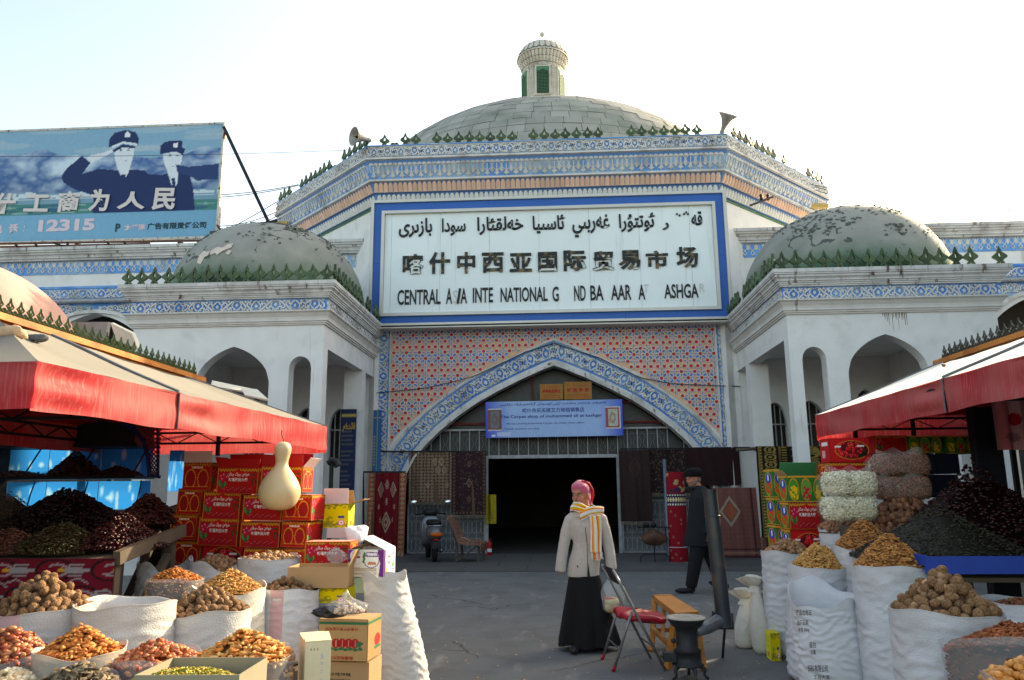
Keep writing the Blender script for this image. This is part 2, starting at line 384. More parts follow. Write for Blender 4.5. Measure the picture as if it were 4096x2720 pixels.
# ================================================================ setting: ground
def ground():
    m = mat('worn_asphalt', srgb(102, 103, 103), .9, .16, 1.4, bump=.35, bscale=70, col2=srgb(90, 89, 88), c2scale=2.6, c2lo=.5, c2hi=.75, streak=(srgb(132, 130, 126), .6, .75), sscale=(4, 1.2, 1))
    mb = MB()
    n = 60
    def g(u, v):
        x = (u-.5); y = (v-.5)
        X = math.copysign(abs(2*x)**3*900+abs(2*x)*14, x); Y = math.copysign(abs(2*y)**3*900+abs(2*y)*18, y)+10
        return (X, Y, 0.0)
    t = m.node_tree; N = t.nodes; L = t.links; b_ = N['Principled BSDF']; src = b_.inputs['Base Color'].links[0].from_socket      # cracks and tar patches
    tc = N.new('ShaderNodeTexCoord'); nz = N.new('ShaderNodeTexNoise'); nz.inputs['Scale'].default_value = 1.5; nz.inputs['Detail'].default_value = 8; L.new(tc.outputs['Object'], nz.inputs['Vector'])
    mx0 = N.new('ShaderNodeMix'); mx0.data_type = 'VECTOR'; mx0.inputs[0].default_value = .28; L.new(tc.outputs['Object'], mx0.inputs[4]); L.new(nz.outputs['Color'], mx0.inputs[5])
    vo = N.new('ShaderNodeTexVoronoi'); vo.feature = 'DISTANCE_TO_EDGE'; vo.inputs['Scale'].default_value = .62; L.new(mx0.outputs[1], vo.inputs['Vector'])
    lt = N.new('ShaderNodeMath'); lt.operation = 'LESS_THAN'; lt.inputs[1].default_value = .0035; L.new(vo.outputs['Distance'], lt.inputs[0])
    n2 = N.new('ShaderNodeTexNoise'); n2.inputs['Scale'].default_value = .9; L.new(tc.outputs['Object'], n2.inputs['Vector']); gt_ = N.new('ShaderNodeMath'); gt_.operation = 'GREATER_THAN'; gt_.inputs[1].default_value = .5; L.new(n2.outputs['Fac'], gt_.inputs[0])
    mu = N.new('ShaderNodeMath'); mu.operation = 'MULTIPLY'; L.new(lt.outputs[0], mu.inputs[0]); L.new(gt_.outputs[0], mu.inputs[1])
    n3 = N.new('ShaderNodeTexNoise'); n3.inputs['Scale'].default_value = 160; n3.inputs['Detail'].default_value = 3; L.new(tc.outputs['Object'], n3.inputs['Vector']); m3 = N.new('ShaderNodeMapRange'); m3.inputs[1].default_value = .62; m3.inputs[2].default_value = .68; L.new(n3.outputs['Fac'], m3.inputs[0])
    mxb = N.new('ShaderNodeMix'); mxb.data_type = 'RGBA'; L.new(m3.outputs[0], mxb.inputs[0]); L.new(src, mxb.inputs[6]); mxb.inputs[7].default_value = (*srgb(160, 158, 152), 1)
    mxa = N.new('ShaderNodeMix'); mxa.data_type = 'RGBA'; L.new(mu.outputs[0], mxa.inputs[0]); L.new(mxb.outputs[2], mxa.inputs[6]); mxa.inputs[7].default_value = (*srgb(72, 71, 70), 1); L.new(mxa.outputs[2], b_.inputs['Base Color'])
    mb.grid(g, n, n); o = mb.build('ground', m); tag(o, kind='structure')
    m2 = mat('darker_slab', srgb(88, 87, 86), .85, .14, 1.2, bump=.3, bscale=60, col2=srgb(76, 77, 80), c2scale=1)  # slabs in a slightly darker tone than the asphalt
    o = empty('entrance_slabs'); tag(o, kind='structure')
    slab = []
    for k in range(4):
        s = MB().box((-.6, 0, 0), (.59, .9, .022)).data('ground_slab', m2); slab.append(s)
    for j in range(5):
        for i in range(-8, 8):
            a = inst('ground_slab', slab[(i+j) % 4], o, (i*1.2+(.6 if j % 2 else 0), 14.5+j*.905, -.004+.003*RS.rand()))
    # small litter and leaf scraps: nobody could count it
    v = []; f = []; 
    for k in range(1100):
        x = RS.uniform(-2.5, 3.5); y = 5.3+9*RS.rand()**1.6
        s = RS.uniform(.004, .016); a = RS.rand()*6.28; n0 = len(v)
        for q in range(4):
            v.append((x+s*math.cos(a+q*1.57)*(1 if q % 2 else .5), y+s*math.sin(a+q*1.57), .004+.006*RS.rand()))
        f.append((n0, n0+1, n0+2, n0+3))
    o = np_mesh('ground_litter', v, f, [mat('litter', srgb(200, 150, 100), .8, .5, 9)])
    tag(inst('ground_litter', o), kind='stuff')
ground()

# ================================================================ reliefs
def vine(mb, mp, L, H, pitch, mi=0, d0=0.0, d1=.022, wd=.02, t0=0.0):
    """running arabesque between s=0..L, height H: ogee medallions with flowers, leaves and scrolls"""
    n = max(1, round(L/pitch)); p = L/n; h = H; mid = t0+h/2
    wd = max(min(wd*1.15, h*.11), .02)
    rv = np.random.RandomState(int(L*1000+H*77) % 9999)
    for i in range(n):
        c = (i+.5)*p
        up = 1 if i % 2 == 0 else -1
        for sg in (1, -1):
            j = lambda q: rv.uniform(-q, q)*h
            loop = [(c+sg*p*.02, mid-up*h*.40), (c+sg*p*.16, mid-up*h*.33), (c+sg*p*.245, mid-up*h*.12), (c+sg*p*.22, mid+up*h*.08), (c+sg*p*.12, mid+up*h*.24), (c, mid+up*h*.43)]
            mb.ribbon(loop, wd, mp, d0, d1, mi)
            q = []; cx_, cz = c+sg*p*(.37+rv.uniform(-.02, .02)), mid+up*h*(.10+rv.uniform(-.05, .05))
            for k in range(11):
                a_ = 4.3-k/10*5.6; r_ = h*(.05+.17*(1-k/10))*1.05; q.append((cx_+sg*(-r_*math.cos(a_)), cz+up*r_*math.sin(a_)))
            mb.ribbon([(c+sg*p*.07, mid-up*h*.40), (c+sg*p*.26, mid-up*h*.36)]+q, [wd*1.1, wd*1.5]+[wd*(1.3-.05*k) for k in range(11)], mp, d0, d1, mi)
            for (fx, fz, sz, rt) in ((.44, -.36, .15, .3), (.30, .36, .13, 1.2), (.14, .33, .08, 2.0)):
                lx, lz = c+sg*p*fx+j(.03), mid+up*h*fz+j(.03); ph = rt+rv.uniform(-.5, .5); m_ = 10 if sz > .1 else 6
                mb.poly([(lx+math.cos(k*2*math.pi/m_+ph)*h*sz*(1 if k % 2 == 0 else .42)*(1.25 if k % 4 == 0 else 1), lz+math.sin(k*2*math.pi/m_+ph)*h*sz*(1 if k % 2 == 0 else .42)) for k in range(m_)], mp, d0, d1*.9, mi)
            mb.ribbon([(c+sg*p*.25, mid+up*h*.10), (c+sg*p*.34, mid+up*h*.34), (c+sg*p*.46, mid+up*h*.44)], [wd, wd*.9, wd*.5], mp, d0, d1*.9, mi)
        fl = [(c+math.cos(k*math.pi/6+.26)*(h*.15 if k % 2 == 0 else h*.09), mid-up*h*.06+math.sin(k*math.pi/6+.26)*(h*.19 if k % 2 == 0 else h*.11)) for k in range(12)]
        mb.poly(fl, mp, d0, d1, mi)
def miter(P, d):
    n = len(P); out = []
    for i in range(n):
        a, b, c = Vector(P[i-1]), Vector(P[i]), Vector(P[(i+1) % n])
        e1 = (b-a).normalized(); e2 = (c-b).normalized(); n1 = Vector((e1.y, -e1.x)); n2 = Vector((e2.y, -e2.x))
        k = (n1+n2); k = k/(1+n1.dot(n2)); out.append(b+k*d)
    return out
def loft(mb, P, prof, mi=0, closed=True, edges=None):
    n = len(P); rings = [miter(P, d) for d, z in prof]
    vs = [(q.x, q.y, z) for (d, z), r_ in zip(prof, rings) for q in r_]; fs = []
    for j in range(len(prof)-1):
        for i in range(n):
            if edges is not None and i not in edges: continue
            i2 = (i+1) % n; fs.append((j*n+i, j*n+i2, (j+1)*n+i2, (j+1)*n+i))
    return mb.add(vs, fs, mi)
def edge_map(P, i, d_of_t):
    """(s, t, dep) on side i of polygon P; d_of_t gives the outward offset at height t"""
    n = len(P)
    def length(d):
        q = miter(P, d); return (q[(i+1) % n]-q[i]).length
    a0 = Vector(P[i]); b0 = Vector(P[(i+1) % n]); e = (b0-a0).normalized(); nn = Vector((e.y, -e.x)); mid = (a0+b0)/2
    def mp(s, t, dep):
        d = d_of_t(t)+dep; p = mid+e*s+nn*d
        return (p.x, p.y, t)
    return mp, length
CX = -.17
OCT = [(CX-4.17, 18.0), (CX+4.17, 18.0), (CX+7.47, 21.3), (CX+7.47, 29.1), (CX+4.17, 32.4), (CX-4.17, 32.4), (CX-7.47, 29.1), (CX-7.47, 21.3)]
hall = empty('market_hall', (0, 0, 0), label='white octagonal market hall with blue relief cornice, low grey dome and pointed entrance arch', cat='building')

# ---- crest tile (spade shape with a hole)
def crest_data(w_=.235, h_=.30, m=CREST):
    k = h_/.30; q = w_/.235
    hf = [(.062, 0), (.058, .028), (.034, .055), (.072, .082), (.112, .105), (.117, .135), (.085, .163), (.048, .188), (.03, .215), (.026, .24), (.012, .262), (0, .30)]
    out = [(-.018, .0), (-.012, .035), (0, .045), (.012, .035), (.018, 0)]+hf+[(-a, b) for a, b in hf[-2::-1]]
    out = [(a*q, b*k) for a, b in out]
    hole = [(0, .215), (-.02, .17), (-.024, .135), (-.012, .118), (.012, .118), (.024, .135), (.02, .17)]
    hole = [(a*q, b*k) for a, b in hole]
    mb = MB(); mb.wall(out, [hole], lambda a, b, d: (a, -d, b), -.02, .02)
    mb.poly([(math.cos(t)*.014*q, .085*k+math.sin(t)*.014) for t in [i*math.pi/3 for i in range(6)]], lambda a, b, d: (a, -d, b), .02, .034)
    me = mb.data('crest_tile', m); fix_normals(me); return me
CRD = crest_data()
CRB = MB().poly([(-.1, 0), (-.11, .05), (-.05, .075), (0, .06), (.06, .08), (.1, .04), (.09, 0)], lambda a, b, d: (a, -d, b), -.02, .02).data('broken_crest_tile', CREST)

# ---- hall walls
mb = MB()
for i in (1, 2, 3, 4, 5, 6, 7):
    a = Vector(OCT[i]); b = Vector(OCT[(i+1) % 8]); 
    c = miter(OCT, -.3); a2 = c[i]; b2 = c[(i+1) % 8]
    mb.add([(a.x, a.y, 0), (b.x, b.y, 0), (b2.x, b2.y, 0), (a2.x, a2.y, 0), (a.x, a.y, 9.4), (b.x, b.y, 9.4), (b2.x, b2.y, 9.4), (a2.x, a2.y, 9.4)],
           [(0, 1, 5, 4), (1, 2, 6, 5), (2, 3, 7, 6), (3, 0, 4, 7), (4, 5, 6, 7)])
mb.box((CX-4.17, 18.003, 5.3), (CX+4.17, 18.3, 9.4))
mb.build('hall_wall', PLASTER, hall)
# roof slab
q = miter(OCT, .3); MB().add([(p.x, p.y, 9.55) for p in q]+[(p.x, p.y, 9.3) for p in q], [tuple(range(8)), tuple(range(8, 16))[::-1]]).build('roof', TRIM, hall)
# cornice courses
mb = MB()
loft(mb, OCT, [(.40, 9.86), (.52, 9.86), (.52, 9.82), (.49, 9.81), (.49, 9.53)], 1)
loft(mb, OCT, [(.49, 9.53), (.56, 9.52), (.56, 9.475), (.50, 9.46)], 0)
loft(mb, OCT, [(.50, 9.46), (.47, 9.37)], 2)
loft(mb, OCT, [(.47, 9.37), (.33, 9.03)], 1)
loft(mb, OCT, [(.33, 9.03), (.38, 9.02), (.38, 8.975), (.31, 8.97)], 0)
loft(mb, OCT, [(.31, 8.97), (.20, 8.73), (.16, 8.73), (.06, 8.49), (0, 8.49)], 2)
loft(mb, OCT, [(.03, 8.49), (.03, 8.44), (0, 8.44)], 3)
mb.build('cornice', [RELIEF, BLUE2, BLUED, GRILLE], hall)
mb = MB(); mb2 = MB(); mb3 = MB()
SEG = [(7, 'left'), (0, 'front'), (1, 'right')]
dlat = lambda t: .47-(9.37-t)/.34*.14
for i, nm in SEG:
    mp, ln = edge_map(OCT, i, lambda t: .49); L = ln(.49)
    f = lambda s, t, d, mp=mp, L=L: mp(s-L/2, t, d)
    vine(mb, f, L, .27, .34, 0, 0, .03, .024, 9.545)
    mb.ribbon([(0, 9.818), (L, 9.818)], .03, f, 0, .03)
    mp, ln = edge_map(OCT, i, dlat); L = ln(.40); n = round(L/.232); p = L/n
    g = lambda s, t, d, mp=mp, L=L: mp(s-L/2, t, d)
    for k in range(n):
        c = (k+.5)*p
        q = [(c, 9.32), (c, 9.14)]; mb2.ribbon(q, .026, g, 0, .02)
        mb2.poly([(c, 9.04), (c-.02, 9.075), (c-.075, 9.10), (c-.045, 9.12), (c-.02, 9.165), (c+.02, 9.165), (c+.045, 9.12), (c+.075, 9.10), (c+.02, 9.075)], g, 0, .022)
        c2 = c+p/2
        if k < n-1:
            mb2.poly([(c2, 9.105), (c2-.016, 9.14), (c2-.058, 9.165), (c2-.03, 9.185), (c2-.014, 9.25), (c2+.014, 9.25), (c2+.03, 9.185), (c2+.058, 9.165), (c2+.016, 9.14)], g, 0, .02)
            mb2.ribbon([(c2, 9.24), (c2, 9.33)], .018, g, 0, .02)
        for sg in (-1, 1):
            mb2.ribbon([(c+sg*.012, 9.17), (c+sg*p*.36, 9.21), (c+sg*p*.44, 9.27), (c+sg*p*.34, 9.33), (c+sg*p*.10, 9.365)], .017, g, 0, .016)
    for k in range(int(L/.12)):          # wavy hem above the lattice
        c = k*.12+.06; mb2.poly([(c-.06, 9.355), (c, 9.335), (c+.06, 9.355), (c+.045, 9.385), (c, 9.40), (c-.045, 9.385)], g, 0, .02)
tag(mb.build('relief_frieze', RELIEF, hall), kind='stuff'); tag(mb2.build('lattice_frieze', RELIEF, hall), kind='stuff')
# scallops: one piece each
def scallop(w_, h_, m, slope):
    mb = MB(); nu, nv = 6, 5
    def g(u, v):
        x = (u-.5)*w_; top = h_*(1-.30*abs(2*u-1)**2.4); z = v*top
        return (x, -.004-.028*math.sqrt(max(0, 1-(2*u-1)**2))*(.75+.25*math.sin(v*math.pi))*(1 if v < .99 else .2)-slope*z, z)
    mb.grid(g, nu, nv); 
    me = mb.data('scallop', m, True); return me
SC1 = scallop(.112, .225, ORANGE, .11/.24); SC2 = scallop(.112, .205, WSCAL, .10/.24)
for i, nm in SEG:
    a = Vector(OCT[i]); b = Vector(OCT[(i+1) % 8]); e = (b-a).normalized(); ang = math.atan2(e.y, e.x); nn = Vector((e.y, -e.x)); md = (a+b)/2
    for me, z0, d in ((SC1, 8.735, .205), (SC2, 8.50, .068)):
        Lm = (b-a).length+2*d*.414-.02; n = round(Lm/.122); p = Lm/n
        for k in range(n):
            q = md+e*((k+.5)*p-Lm/2)+nn*d
            inst('scallop', me, hall, (q.x, q.y, z0), (0, 0, ang))
# cresting along the parapet
skip = {0: {0, 2, 5, 14, 22, 23, 31, 32}, 7: {3, 4, 12, 13}, 1: {0, 9, 11, 12, 13, 14}}
for i, nm in SEG:
    a, b = miter(OCT, .46)[i], miter(OCT, .46)[(i+1) % 8]; e = (b-a).normalized(); ang = math.atan2(e.y, e.x); L = (b-a).length; n = round(L/.262)
    for k in range(n):
        if k in skip[i]:
            if k in (2, 12): 
                q = a+e*(L*(k+.5)/n); inst('crest_tile', CRB, hall, (q.x, q.y, 9.86), (0, 0, ang))
            continue
        q = a+e*(L*(k+.5)/n); inst('crest_tile', CRD, hall, (q.x, q.y, 9.86), (RS.uniform(-.06, .06), RS.uniform(-.05, .05), ang+RS.uniform(-.12, .12)), (1.08, 1.2, RS.uniform(1.02, 1.16)))
# big dome: courses of brick slabs
DC = Vector((-.18, 25.2, 9.55)); DR, DH = 6.6, 4.42
MB().lathe([(DR*math.cos(t)-.03, DH*math.sin(t)-.02) for t in [i*math.pi/2/24 for i in range(25)]], DC, 72).build('dome_shell', mat('dome_mortar', srgb(112, 112, 104), .95, .2, 3), hall, True)
slabs = []; nb = 0; stuffv = []; stufff = []
for j in range(24):
    p0 = .02+j*.066; p1 = p0+.0635; pm = (p0+p1)/2
    if p1 > 1.50: break
    r0 = DR*math.cos(pm); nseg = max(10, int(2*math.pi*r0/.50)); off = RS.rand()
    for k in range(nseg):
        a0 = (k+off)/nseg*2*math.pi; a1 = a0+2*math.pi/nseg*.975
        am = (a0+a1)/2; front = math.sin(am) < .12
        jt = RS.uniform(-.006, .012)
        vs = []
        for (aa, pp) in ((a0, p0), (am, p0), (a1, p0), (a1, p1), (am, p1), (a0, p1)):
            for dd in (0, .0): vs.append((DC.x+(DR+jt)*math.cos(pp)*math.cos(aa), DC.y+(DR+jt)*math.cos(pp)*math.sin(aa), DC.z+(DH+jt)*math.sin(pp)))
        top = vs[::2]; low = [(DC.x+(x-DC.x)*.992, DC.y+(y-DC.y)*.992, DC.z+(z-DC.z)*.992) for x, y, z in top]
        V_ = top+low; F_ = [(0, 1, 4, 5), (1, 2, 3, 4)]+[(i, i+6, (i+1) % 6+6, (i+1) % 6) for i in range(6)]
        if front and nb < 300 and pm > .25:
            inst('dome_brick', mesh_data('dome_brick', V_, F_, [DOMEB]), hall); nb += 1
        else:
            n0 = len(stuffv); stuffv += V_; stufff += [tuple(i+n0 for i in f) for f in F_]
o = inst('dome_brickwork', mesh_data('dome_brickwork', stuffv, stufff, [DOMEB]), hall); tag(o, kind='stuff')
# lantern turret
T0 = Vector((-.25, 25.2, 0)); mb = MB()
mb.lathe([(.74, 14.2), (.72, 15.0), (.70, 16.0), (.71, 16.18), (.74, 16.22), (.78, 16.38)], T0, 40)
mb.build('turret', TURRET, hall, True)
tur = [o for o in hall.children if o.name.startswith('turret')][0]
mb = MB()
for ring_, (r0, r1, z0, z1, n) in enumerate([(.74, .80, 16.18, 16.38, 40), (.80, .89, 16.38, 16.58, 40)]):
    for k in range(n):
        a0 = (k+.06)/n*2*math.pi; a1 = (k+.94)/n*2*math.pi; am = (a0+a1)/2
        def P_(a, r_, z): return (T0.x+r_*math.cos(a), T0.y+r_*math.sin(a), z)
        mb.add([P_(a0, r0, z0), P_(am, r0+.035, z0), P_(a1, r0, z0), P_(a1, r1, z1-.04), P_(am, r1+.035, z1), P_(a0, r1, z1-.04)], [(0, 1, 4, 5), (1, 2, 3, 4)])
mb.build('turret_mocarabe', TURRET, tur)
mb = MB(); nr = 26
mb.lathe([(.90*math.cos(t)**.85 if t < 1.56 else .001, 16.56+.66*math.sin(t)) for t in [i*math.pi/2/14 for i in range(15)]], T0, nr*4, 0, rf=lambda t, z: 1-.035*(abs(math.cos(t*nr/2))**8))
mb.lathe([(.93, 16.56), (.93, 16.60), (.88, 16.60)], T0, 48)
mb.build('turret_cap', TURRET, tur, True)
mb = MB()
for k in range(nr):                        # dark joints ending in scallops
    a = (k+.5)/nr*2*math.pi*1.0; pts = []
    for t in [i*math.pi/2/12*.98 for i in range(1, 13)]:
        r_ = .905*math.cos(t)**.85; pts.append((T0.x+r_*math.cos(a+math.pi/nr), T0.y+r_*math.sin(a+math.pi/nr), 16.57+.665*math.sin(t)))
    mb.tube(pts, .008, 4)
    pts = []
    for q in range(7):
        u = q/6; aa = a+math.pi/nr*(2*u-1)*1.0; h_ = .10*(1-4*u*(1-u))*1.0; t = .10+h_
        r_ = .915*math.cos(t)**.85; pts.append((T0.x+r_*math.cos(aa), T0.y+r_*math.sin(aa), 16.565+.665*math.sin(t)))
    mb.tube(pts, .011, 4)
mb.build('cap_joints', mat('dark_joint', srgb(70, 62, 54), .9), tur)
MB().tube([(T0.x, T0.y, 17.15), (T0.x, T0.y, 17.56)], .012, 6).build('finial_rod', IRON, tur)
MB().lathe([(.001, -.09), (.05, -.075), (.085, -.03), (.085, .03), (.05, .075), (.001, .09)], (T0.x, T0.y, 17.66), 20).build('finial_ball', TURRET, tur, True)
for ang in (-90, -26, -154, 38):
    c_, s_ = math.cos(R(ang)), math.sin(R(ang))
    def mpt(a, b, d): 
        x = -s_*a+c_*(.70+d); y = c_*a+s_*(.70+d); return (T0.x+x, T0.y+y, b)
    mb = MB(); mb.poly([(-.27, 14.9), (.27, 14.9), (.27, 16.02), (-.27, 16.02)], mpt, -.05, .035); mb.build('grille_surround', TURRET, tur)
    mb = MB(); mb.poly([(-.215, 14.95), (.215, 14.95), (.215, 15.96), (-.215, 15.96)], mpt, .03, .04, 1)
    for k in range(9): mb.ribbon([(-.2+k*.05, 14.95), (-.2+k*.05, 15.94)], .010, mpt, .04, .06, 0)
    for k in range(18): mb.ribbon([(-.2, 14.98+k*.055), (.2, 14.98+k*.055)], .009, mpt, .04, .058, 0)
    mb.poly([(-.2, 15.78), (-.1, 15.80), (0, 15.88), (.1, 15.80), (.2, 15.78), (.215, 15.96), (-.215, 15.96)], mpt, .05, .064, 0)
    mb.build('turret_grille', [GRILLE, BLACK], tur)
mb = MB()
for ang in (-122, -58, 6, -186):
    c_, s_ = math.cos(R(ang)), math.sin(R(ang))
    def mpt2(a, b, d, c_=c_, s_=s_): return (T0.x-s_*b+c_*(.70+d), T0.y+c_*b+s_*(.70+d), 14.95+a)
    vine(mb, mpt2, 1.1, .17, .17, 0, 0, .03, .014, -.085)
def mpt3(a, b, d): return (T0.x+(.715+d)*math.cos(a/.715), T0.y+(.715+d)*math.sin(a/.715), b)
vine(mb, mpt3, 2*math.pi*.715, .13, .17, 0, 0, .025, .014, 16.03)
mb.build('turret_relief', TURRET, tur)

# ---- arched entrance wall below the sign
AO = [(0, 4.99), (.745, 4.722), (1.99, 4.16), (3.05, 3.40), (3.75, 2.787), (3.97, 2.45), (4.12, 2.0)]
AM = [(0, 4.76), (.4, 4.60), (.95, 4.36), (1.5, 4.09), (2.03, 3.80), (2.5, 3.48), (2.95, 3.12), (3.3, 2.78), (3.6, 2.42), (3.82, 2.0), (3.92, 1.6), (3.96, 1.0), (3.97, 0)]
AX0 = -.04
def curve_full(h): return [(AX0-x, z) for x, z in reversed(h)]+[(AX0+x, z) for x, z in h[1:]]
def offset_curve(P, off):
    out = []
    for i, p in enumerate(P):
        a = P[max(i-1, 0)]; b = P[min(i+1, len(P)-1)]; dx, dy = b[0]-a[0], b[1]-a[1]; l = math.hypot(dx, dy)
        k = 1.12 if abs(p[0]-AX0) < 1e-6 else 1
        out.append((p[0]-dy/l*off*k, p[1]+dx/l*off*k))
    return out
CM = curve_full(AM)
inner = offset_curve(CM, -.34)
FY = 18.2
mb = MB()
hole = [(x, max(z, 0.0)) for x, z in inner]
hole[0] = (hole[0][0], 0.0); hole[-1] = (hole[-1][0], 0.0)
outline = [(CX-4.17, 0), ]+hole+[(CX+4.17, 0), (CX+4.17, 5.36), (CX-4.17, 5.36)]
mb.wall(outline, [], XZ(FY), -.35, 0)
mb.build('entrance_wall', [PLASTER], hall)
# tiled spandrels
def zouter(x): return float(np.interp(abs(x-AX0), [p[0] for p in AO], [p[1] for p in AO]))
TX0, TX1, TZ1 = -4.0, 3.80, 5.40
mb = MB()
def clip_cells():
    n = 60; xs = np.linspace(TX0, TX1, n+1)
    for i in range(n):
        a, b = xs[i], xs[i+1]
        mb.poly([(a, zouter(a)+.02), (b, zouter(b)+.02), (b, TZ1), (a, TZ1)], XZ(FY), 0, .012)
clip_cells(); mb.build('tile_ground', TAN, hall)
PX_ = .313; rows = []
z = TZ1-.02; k = 0
zz = 5.30; seq = [('A', .0), ('B', .151), ('A', .311), ('C', .443)]; PZ = .576
stars = []; ribs = MB(); inl = MB(); mpw = XZ(FY)
def ok(x, z, m=.05): return TX0+.03 < x < TX1-.03 and z < TZ1-.03 and z > zouter(x)+m
def cap(cx_, cz, lx, lz, w_):
    w_ *= 1.25; L_ = math.hypot(lx, lz)*1.08; ux, uz = lx/L_, lz/L_; px_, pz = -uz, ux; h = L_/2; r_ = w_/2
    P = [(cx_+ux*h*.7+px_*r_, cz+uz*h*.7+pz*r_), (cx_-ux*h*.7+px_*r_, cz-uz*h*.7+pz*r_), (cx_-ux*h, cz-uz*h), (cx_-ux*h*.7-px_*r_, cz-uz*h*.7-pz*r_), (cx_+ux*h*.7-px_*r_, cz+uz*h*.7-pz*r_), (cx_+ux*h, cz+uz*h)]
    inl.poly(P, mpw, .012, .018)
    Q = [(cx_+(a-cx_)*1.0+(a-cx_)/ (math.hypot(a-cx_, b-cz)+1e-6)*.008, cz+(b-cz)+(b-cz)/(math.hypot(a-cx_, b-cz)+1e-6)*.008) for a, b in P]
    ribs.ribbon(Q+[Q[0]], .010, mpw, .012, .03)
for r_ in range(7):
    for kind, dz in seq:
        z = 5.335-r_*PZ-dz
        for c in range(-1, 27):
            x = TX0+.08+c*PX_
            if kind == 'A':
                if ok(x, z): stars.append((x, z, .036))
                xc = x+PX_/2                         # cross between two stars
                if ok(xc, z, .1):
                    for sg in (-1, 1): cap(xc+sg*.062, z, .075, 0, .022)
                for sg in (-1, 1):
                    if ok(xc, z+sg*.062, .07): cap(xc, z+sg*.058, 0, .07, .024)
            elif kind == 'B':
                xb = x+PX_/2
                if ok(xb, z): stars.append((xb, z, .036))
                if ok(x, z, .09):
                    for sg in (-1, 1): cap(x+sg*.062, z, .078, 0, .022)
                    for sg in (-1, 1): cap(x, z+sg*.06, 0, .07, .022)
                for sx in (-1, 1):
                    for sz in (-1, 1):
                        if ok(xb+sx*.072, z+sz*.066, .08): cap(xb+sx*.076, z+sz*.07, sx*.068, sz*.06, .04)
            else:
                for sx in (-1, 1):
                    if ok(x+sx*.078, z): stars.append((x+sx*.078, z, .034))
                if ok(x, z, .06): ribs.ribbon([(x, z-.03), (x-.02, z), (x, z+.03), (x+.02, z), (x, z-.03)], .01, mpw, .012, .03)
                if ok(x+PX_/2, z, .06): ribs.ribbon([(x+PX_/2, z-.03), (x+PX_/2-.02, z), (x+PX_/2, z+.03), (x+PX_/2+.02, z), (x+PX_/2, z-.03)], .01, mpw, .012, .03)
def star_pts(r0, r1, n=8, ph=.39): return [(math.cos(ph+i*math.pi/n)*(r0 if i % 2 == 0 else r1), math.sin(ph+i*math.pi/n)*(r0 if i % 2 == 0 else r1)) for i in range(2*n)]
STD = MB().poly(star_pts(.043, .035), XZ(0), 0, .014).data('star_tile', REDT)
extra = MB()
for i, (x, z, r_) in enumerate(stars):
    if i % 2 == 0 or i < 60 or True:
        if i < 300: inst('star_tile', STD, hall, (x, FY-.012, z), (0, RS.uniform(-.1, .1), 0))
        else: extra.poly([(x+a, z+b) for a, b in star_pts(.043, .035)], XZ(FY), .012, .026)
    P = [(x+a, z+b) for a, b in star_pts(.056, .046)]
    ribs.ribbon(P+[P[0]], .012, mpw, .012, .032)
if extra.v: tag(extra.build('star_tile_field', REDT, hall), kind='stuff')
tag(ribs.build('tile_ribs', WHITER, hall), kind='stuff'); tag(inl.build('blue_inlays', BLUET, hall), kind='stuff')
# frame strips and relief bands either side
mb = MB()
for x0, x1 in ((-4.02, -3.975), (3.785, 3.83)): mb.box((x0, FY-.05, 1.9), (x1, FY, 5.42))
mb.box((TX0, FY-.05, 5.40), (TX1, FY, 5.45)); mb.build('tile_frame', RELIEF, hall)
mb = MB(); mb.box((-4.345, FY-.02, 1.6), (-4.02, FY-.001, 5.40)); mb.box((3.83, FY-.02, 1.6), (4.18, FY-.0015, 5.40)); mb.build('side_band', BLUE, hall)
mb = MB()
vine(mb, lambda a, b, d: (-4.18+b, FY-.02-d, 1.65+a), 3.7, .30, .46, 0, 0, .03, .022, -.15)
tag(mb.build('side_relief', RELIEF, hall), kind='stuff'); mb = MB()
vine(mb, lambda a, b, d: (4.0+b, FY-.02-d, 1.65+a), 3.7, .30, .46, 0, 0, .03, .022, -.15)
tag(mb.build('side_relief', RELIEF, hall), kind='stuff')
MB().box((4.18, FY-.06, 0), (4.30, FY+.1, 5.4)).build('wall_pilaster', PLASTER, hall); MB().box((-4.45, FY-.06, 0), (-4.345, FY+.1, 5.4)).build('wall_pilaster', PLASTER, hall)
# arch band
mb = MB(); o1 = offset_curve(CM, .20); i1 = offset_curve(CM, -.20)
N_ = len(CM)
for a, b, da, db, mi in ((o1, i1, .03, .03, 0),):
    for k in range(N_-1):
        mb.add([(a[k][0], FY-.03, a[k][1]), (a[k+1][0], FY-.03, a[k+1][1]), (b[k+1][0], FY-.03, b[k+1][1]), (b[k][0], FY-.03, b[k][1]),
                (a[k][0], FY+.0, a[k][1]), (a[k+1][0], FY, a[k+1][1])], [(0, 1, 2, 3), (4, 5, 1, 0)], 0)
mb.build('arch_band', BLUE, hall)
seg = [0]
for k in range(1, N_): seg.append(seg[-1]+math.hypot(CM[k][0]-CM[k-1][0], CM[k][1]-CM[k-1][1]))
def mparch(s, t, d):
    s = max(0, min(seg[-1]-1e-6, s)); k = int(np.searchsorted(seg, s, 'right'))-1; k = min(k, N_-2); u = (s-seg[k])/(seg[k+1]-seg[k])
    A = [o1[k][j]*(1-u)+o1[k+1][j]*u for j in (0, 1)]; B = [i1[k][j]*(1-u)+i1[k+1][j]*u for j in (0, 1)]
    v = (t+.2)/.4; return (B[0]*(1-v)+A[0]*v, FY-.03-d, B[1]*(1-v)+A[1]*v)
mb = MB(); vine(mb, mparch, seg[-1], .35, .40, 0, 0, .035, .026, -.175); tag(mb.build('arch_relief', RELIEF, hall), kind='stuff')
mb = MB()
for off, wd_, dd in ((.235, .05, .07), (.205, .018, .045), (-.235, .06, .08), (-.285, .06, .12), (-.335, .045, .16)):
    mb.ribbon(offset_curve(CM, off), wd_, XZ(FY), -.02, dd)
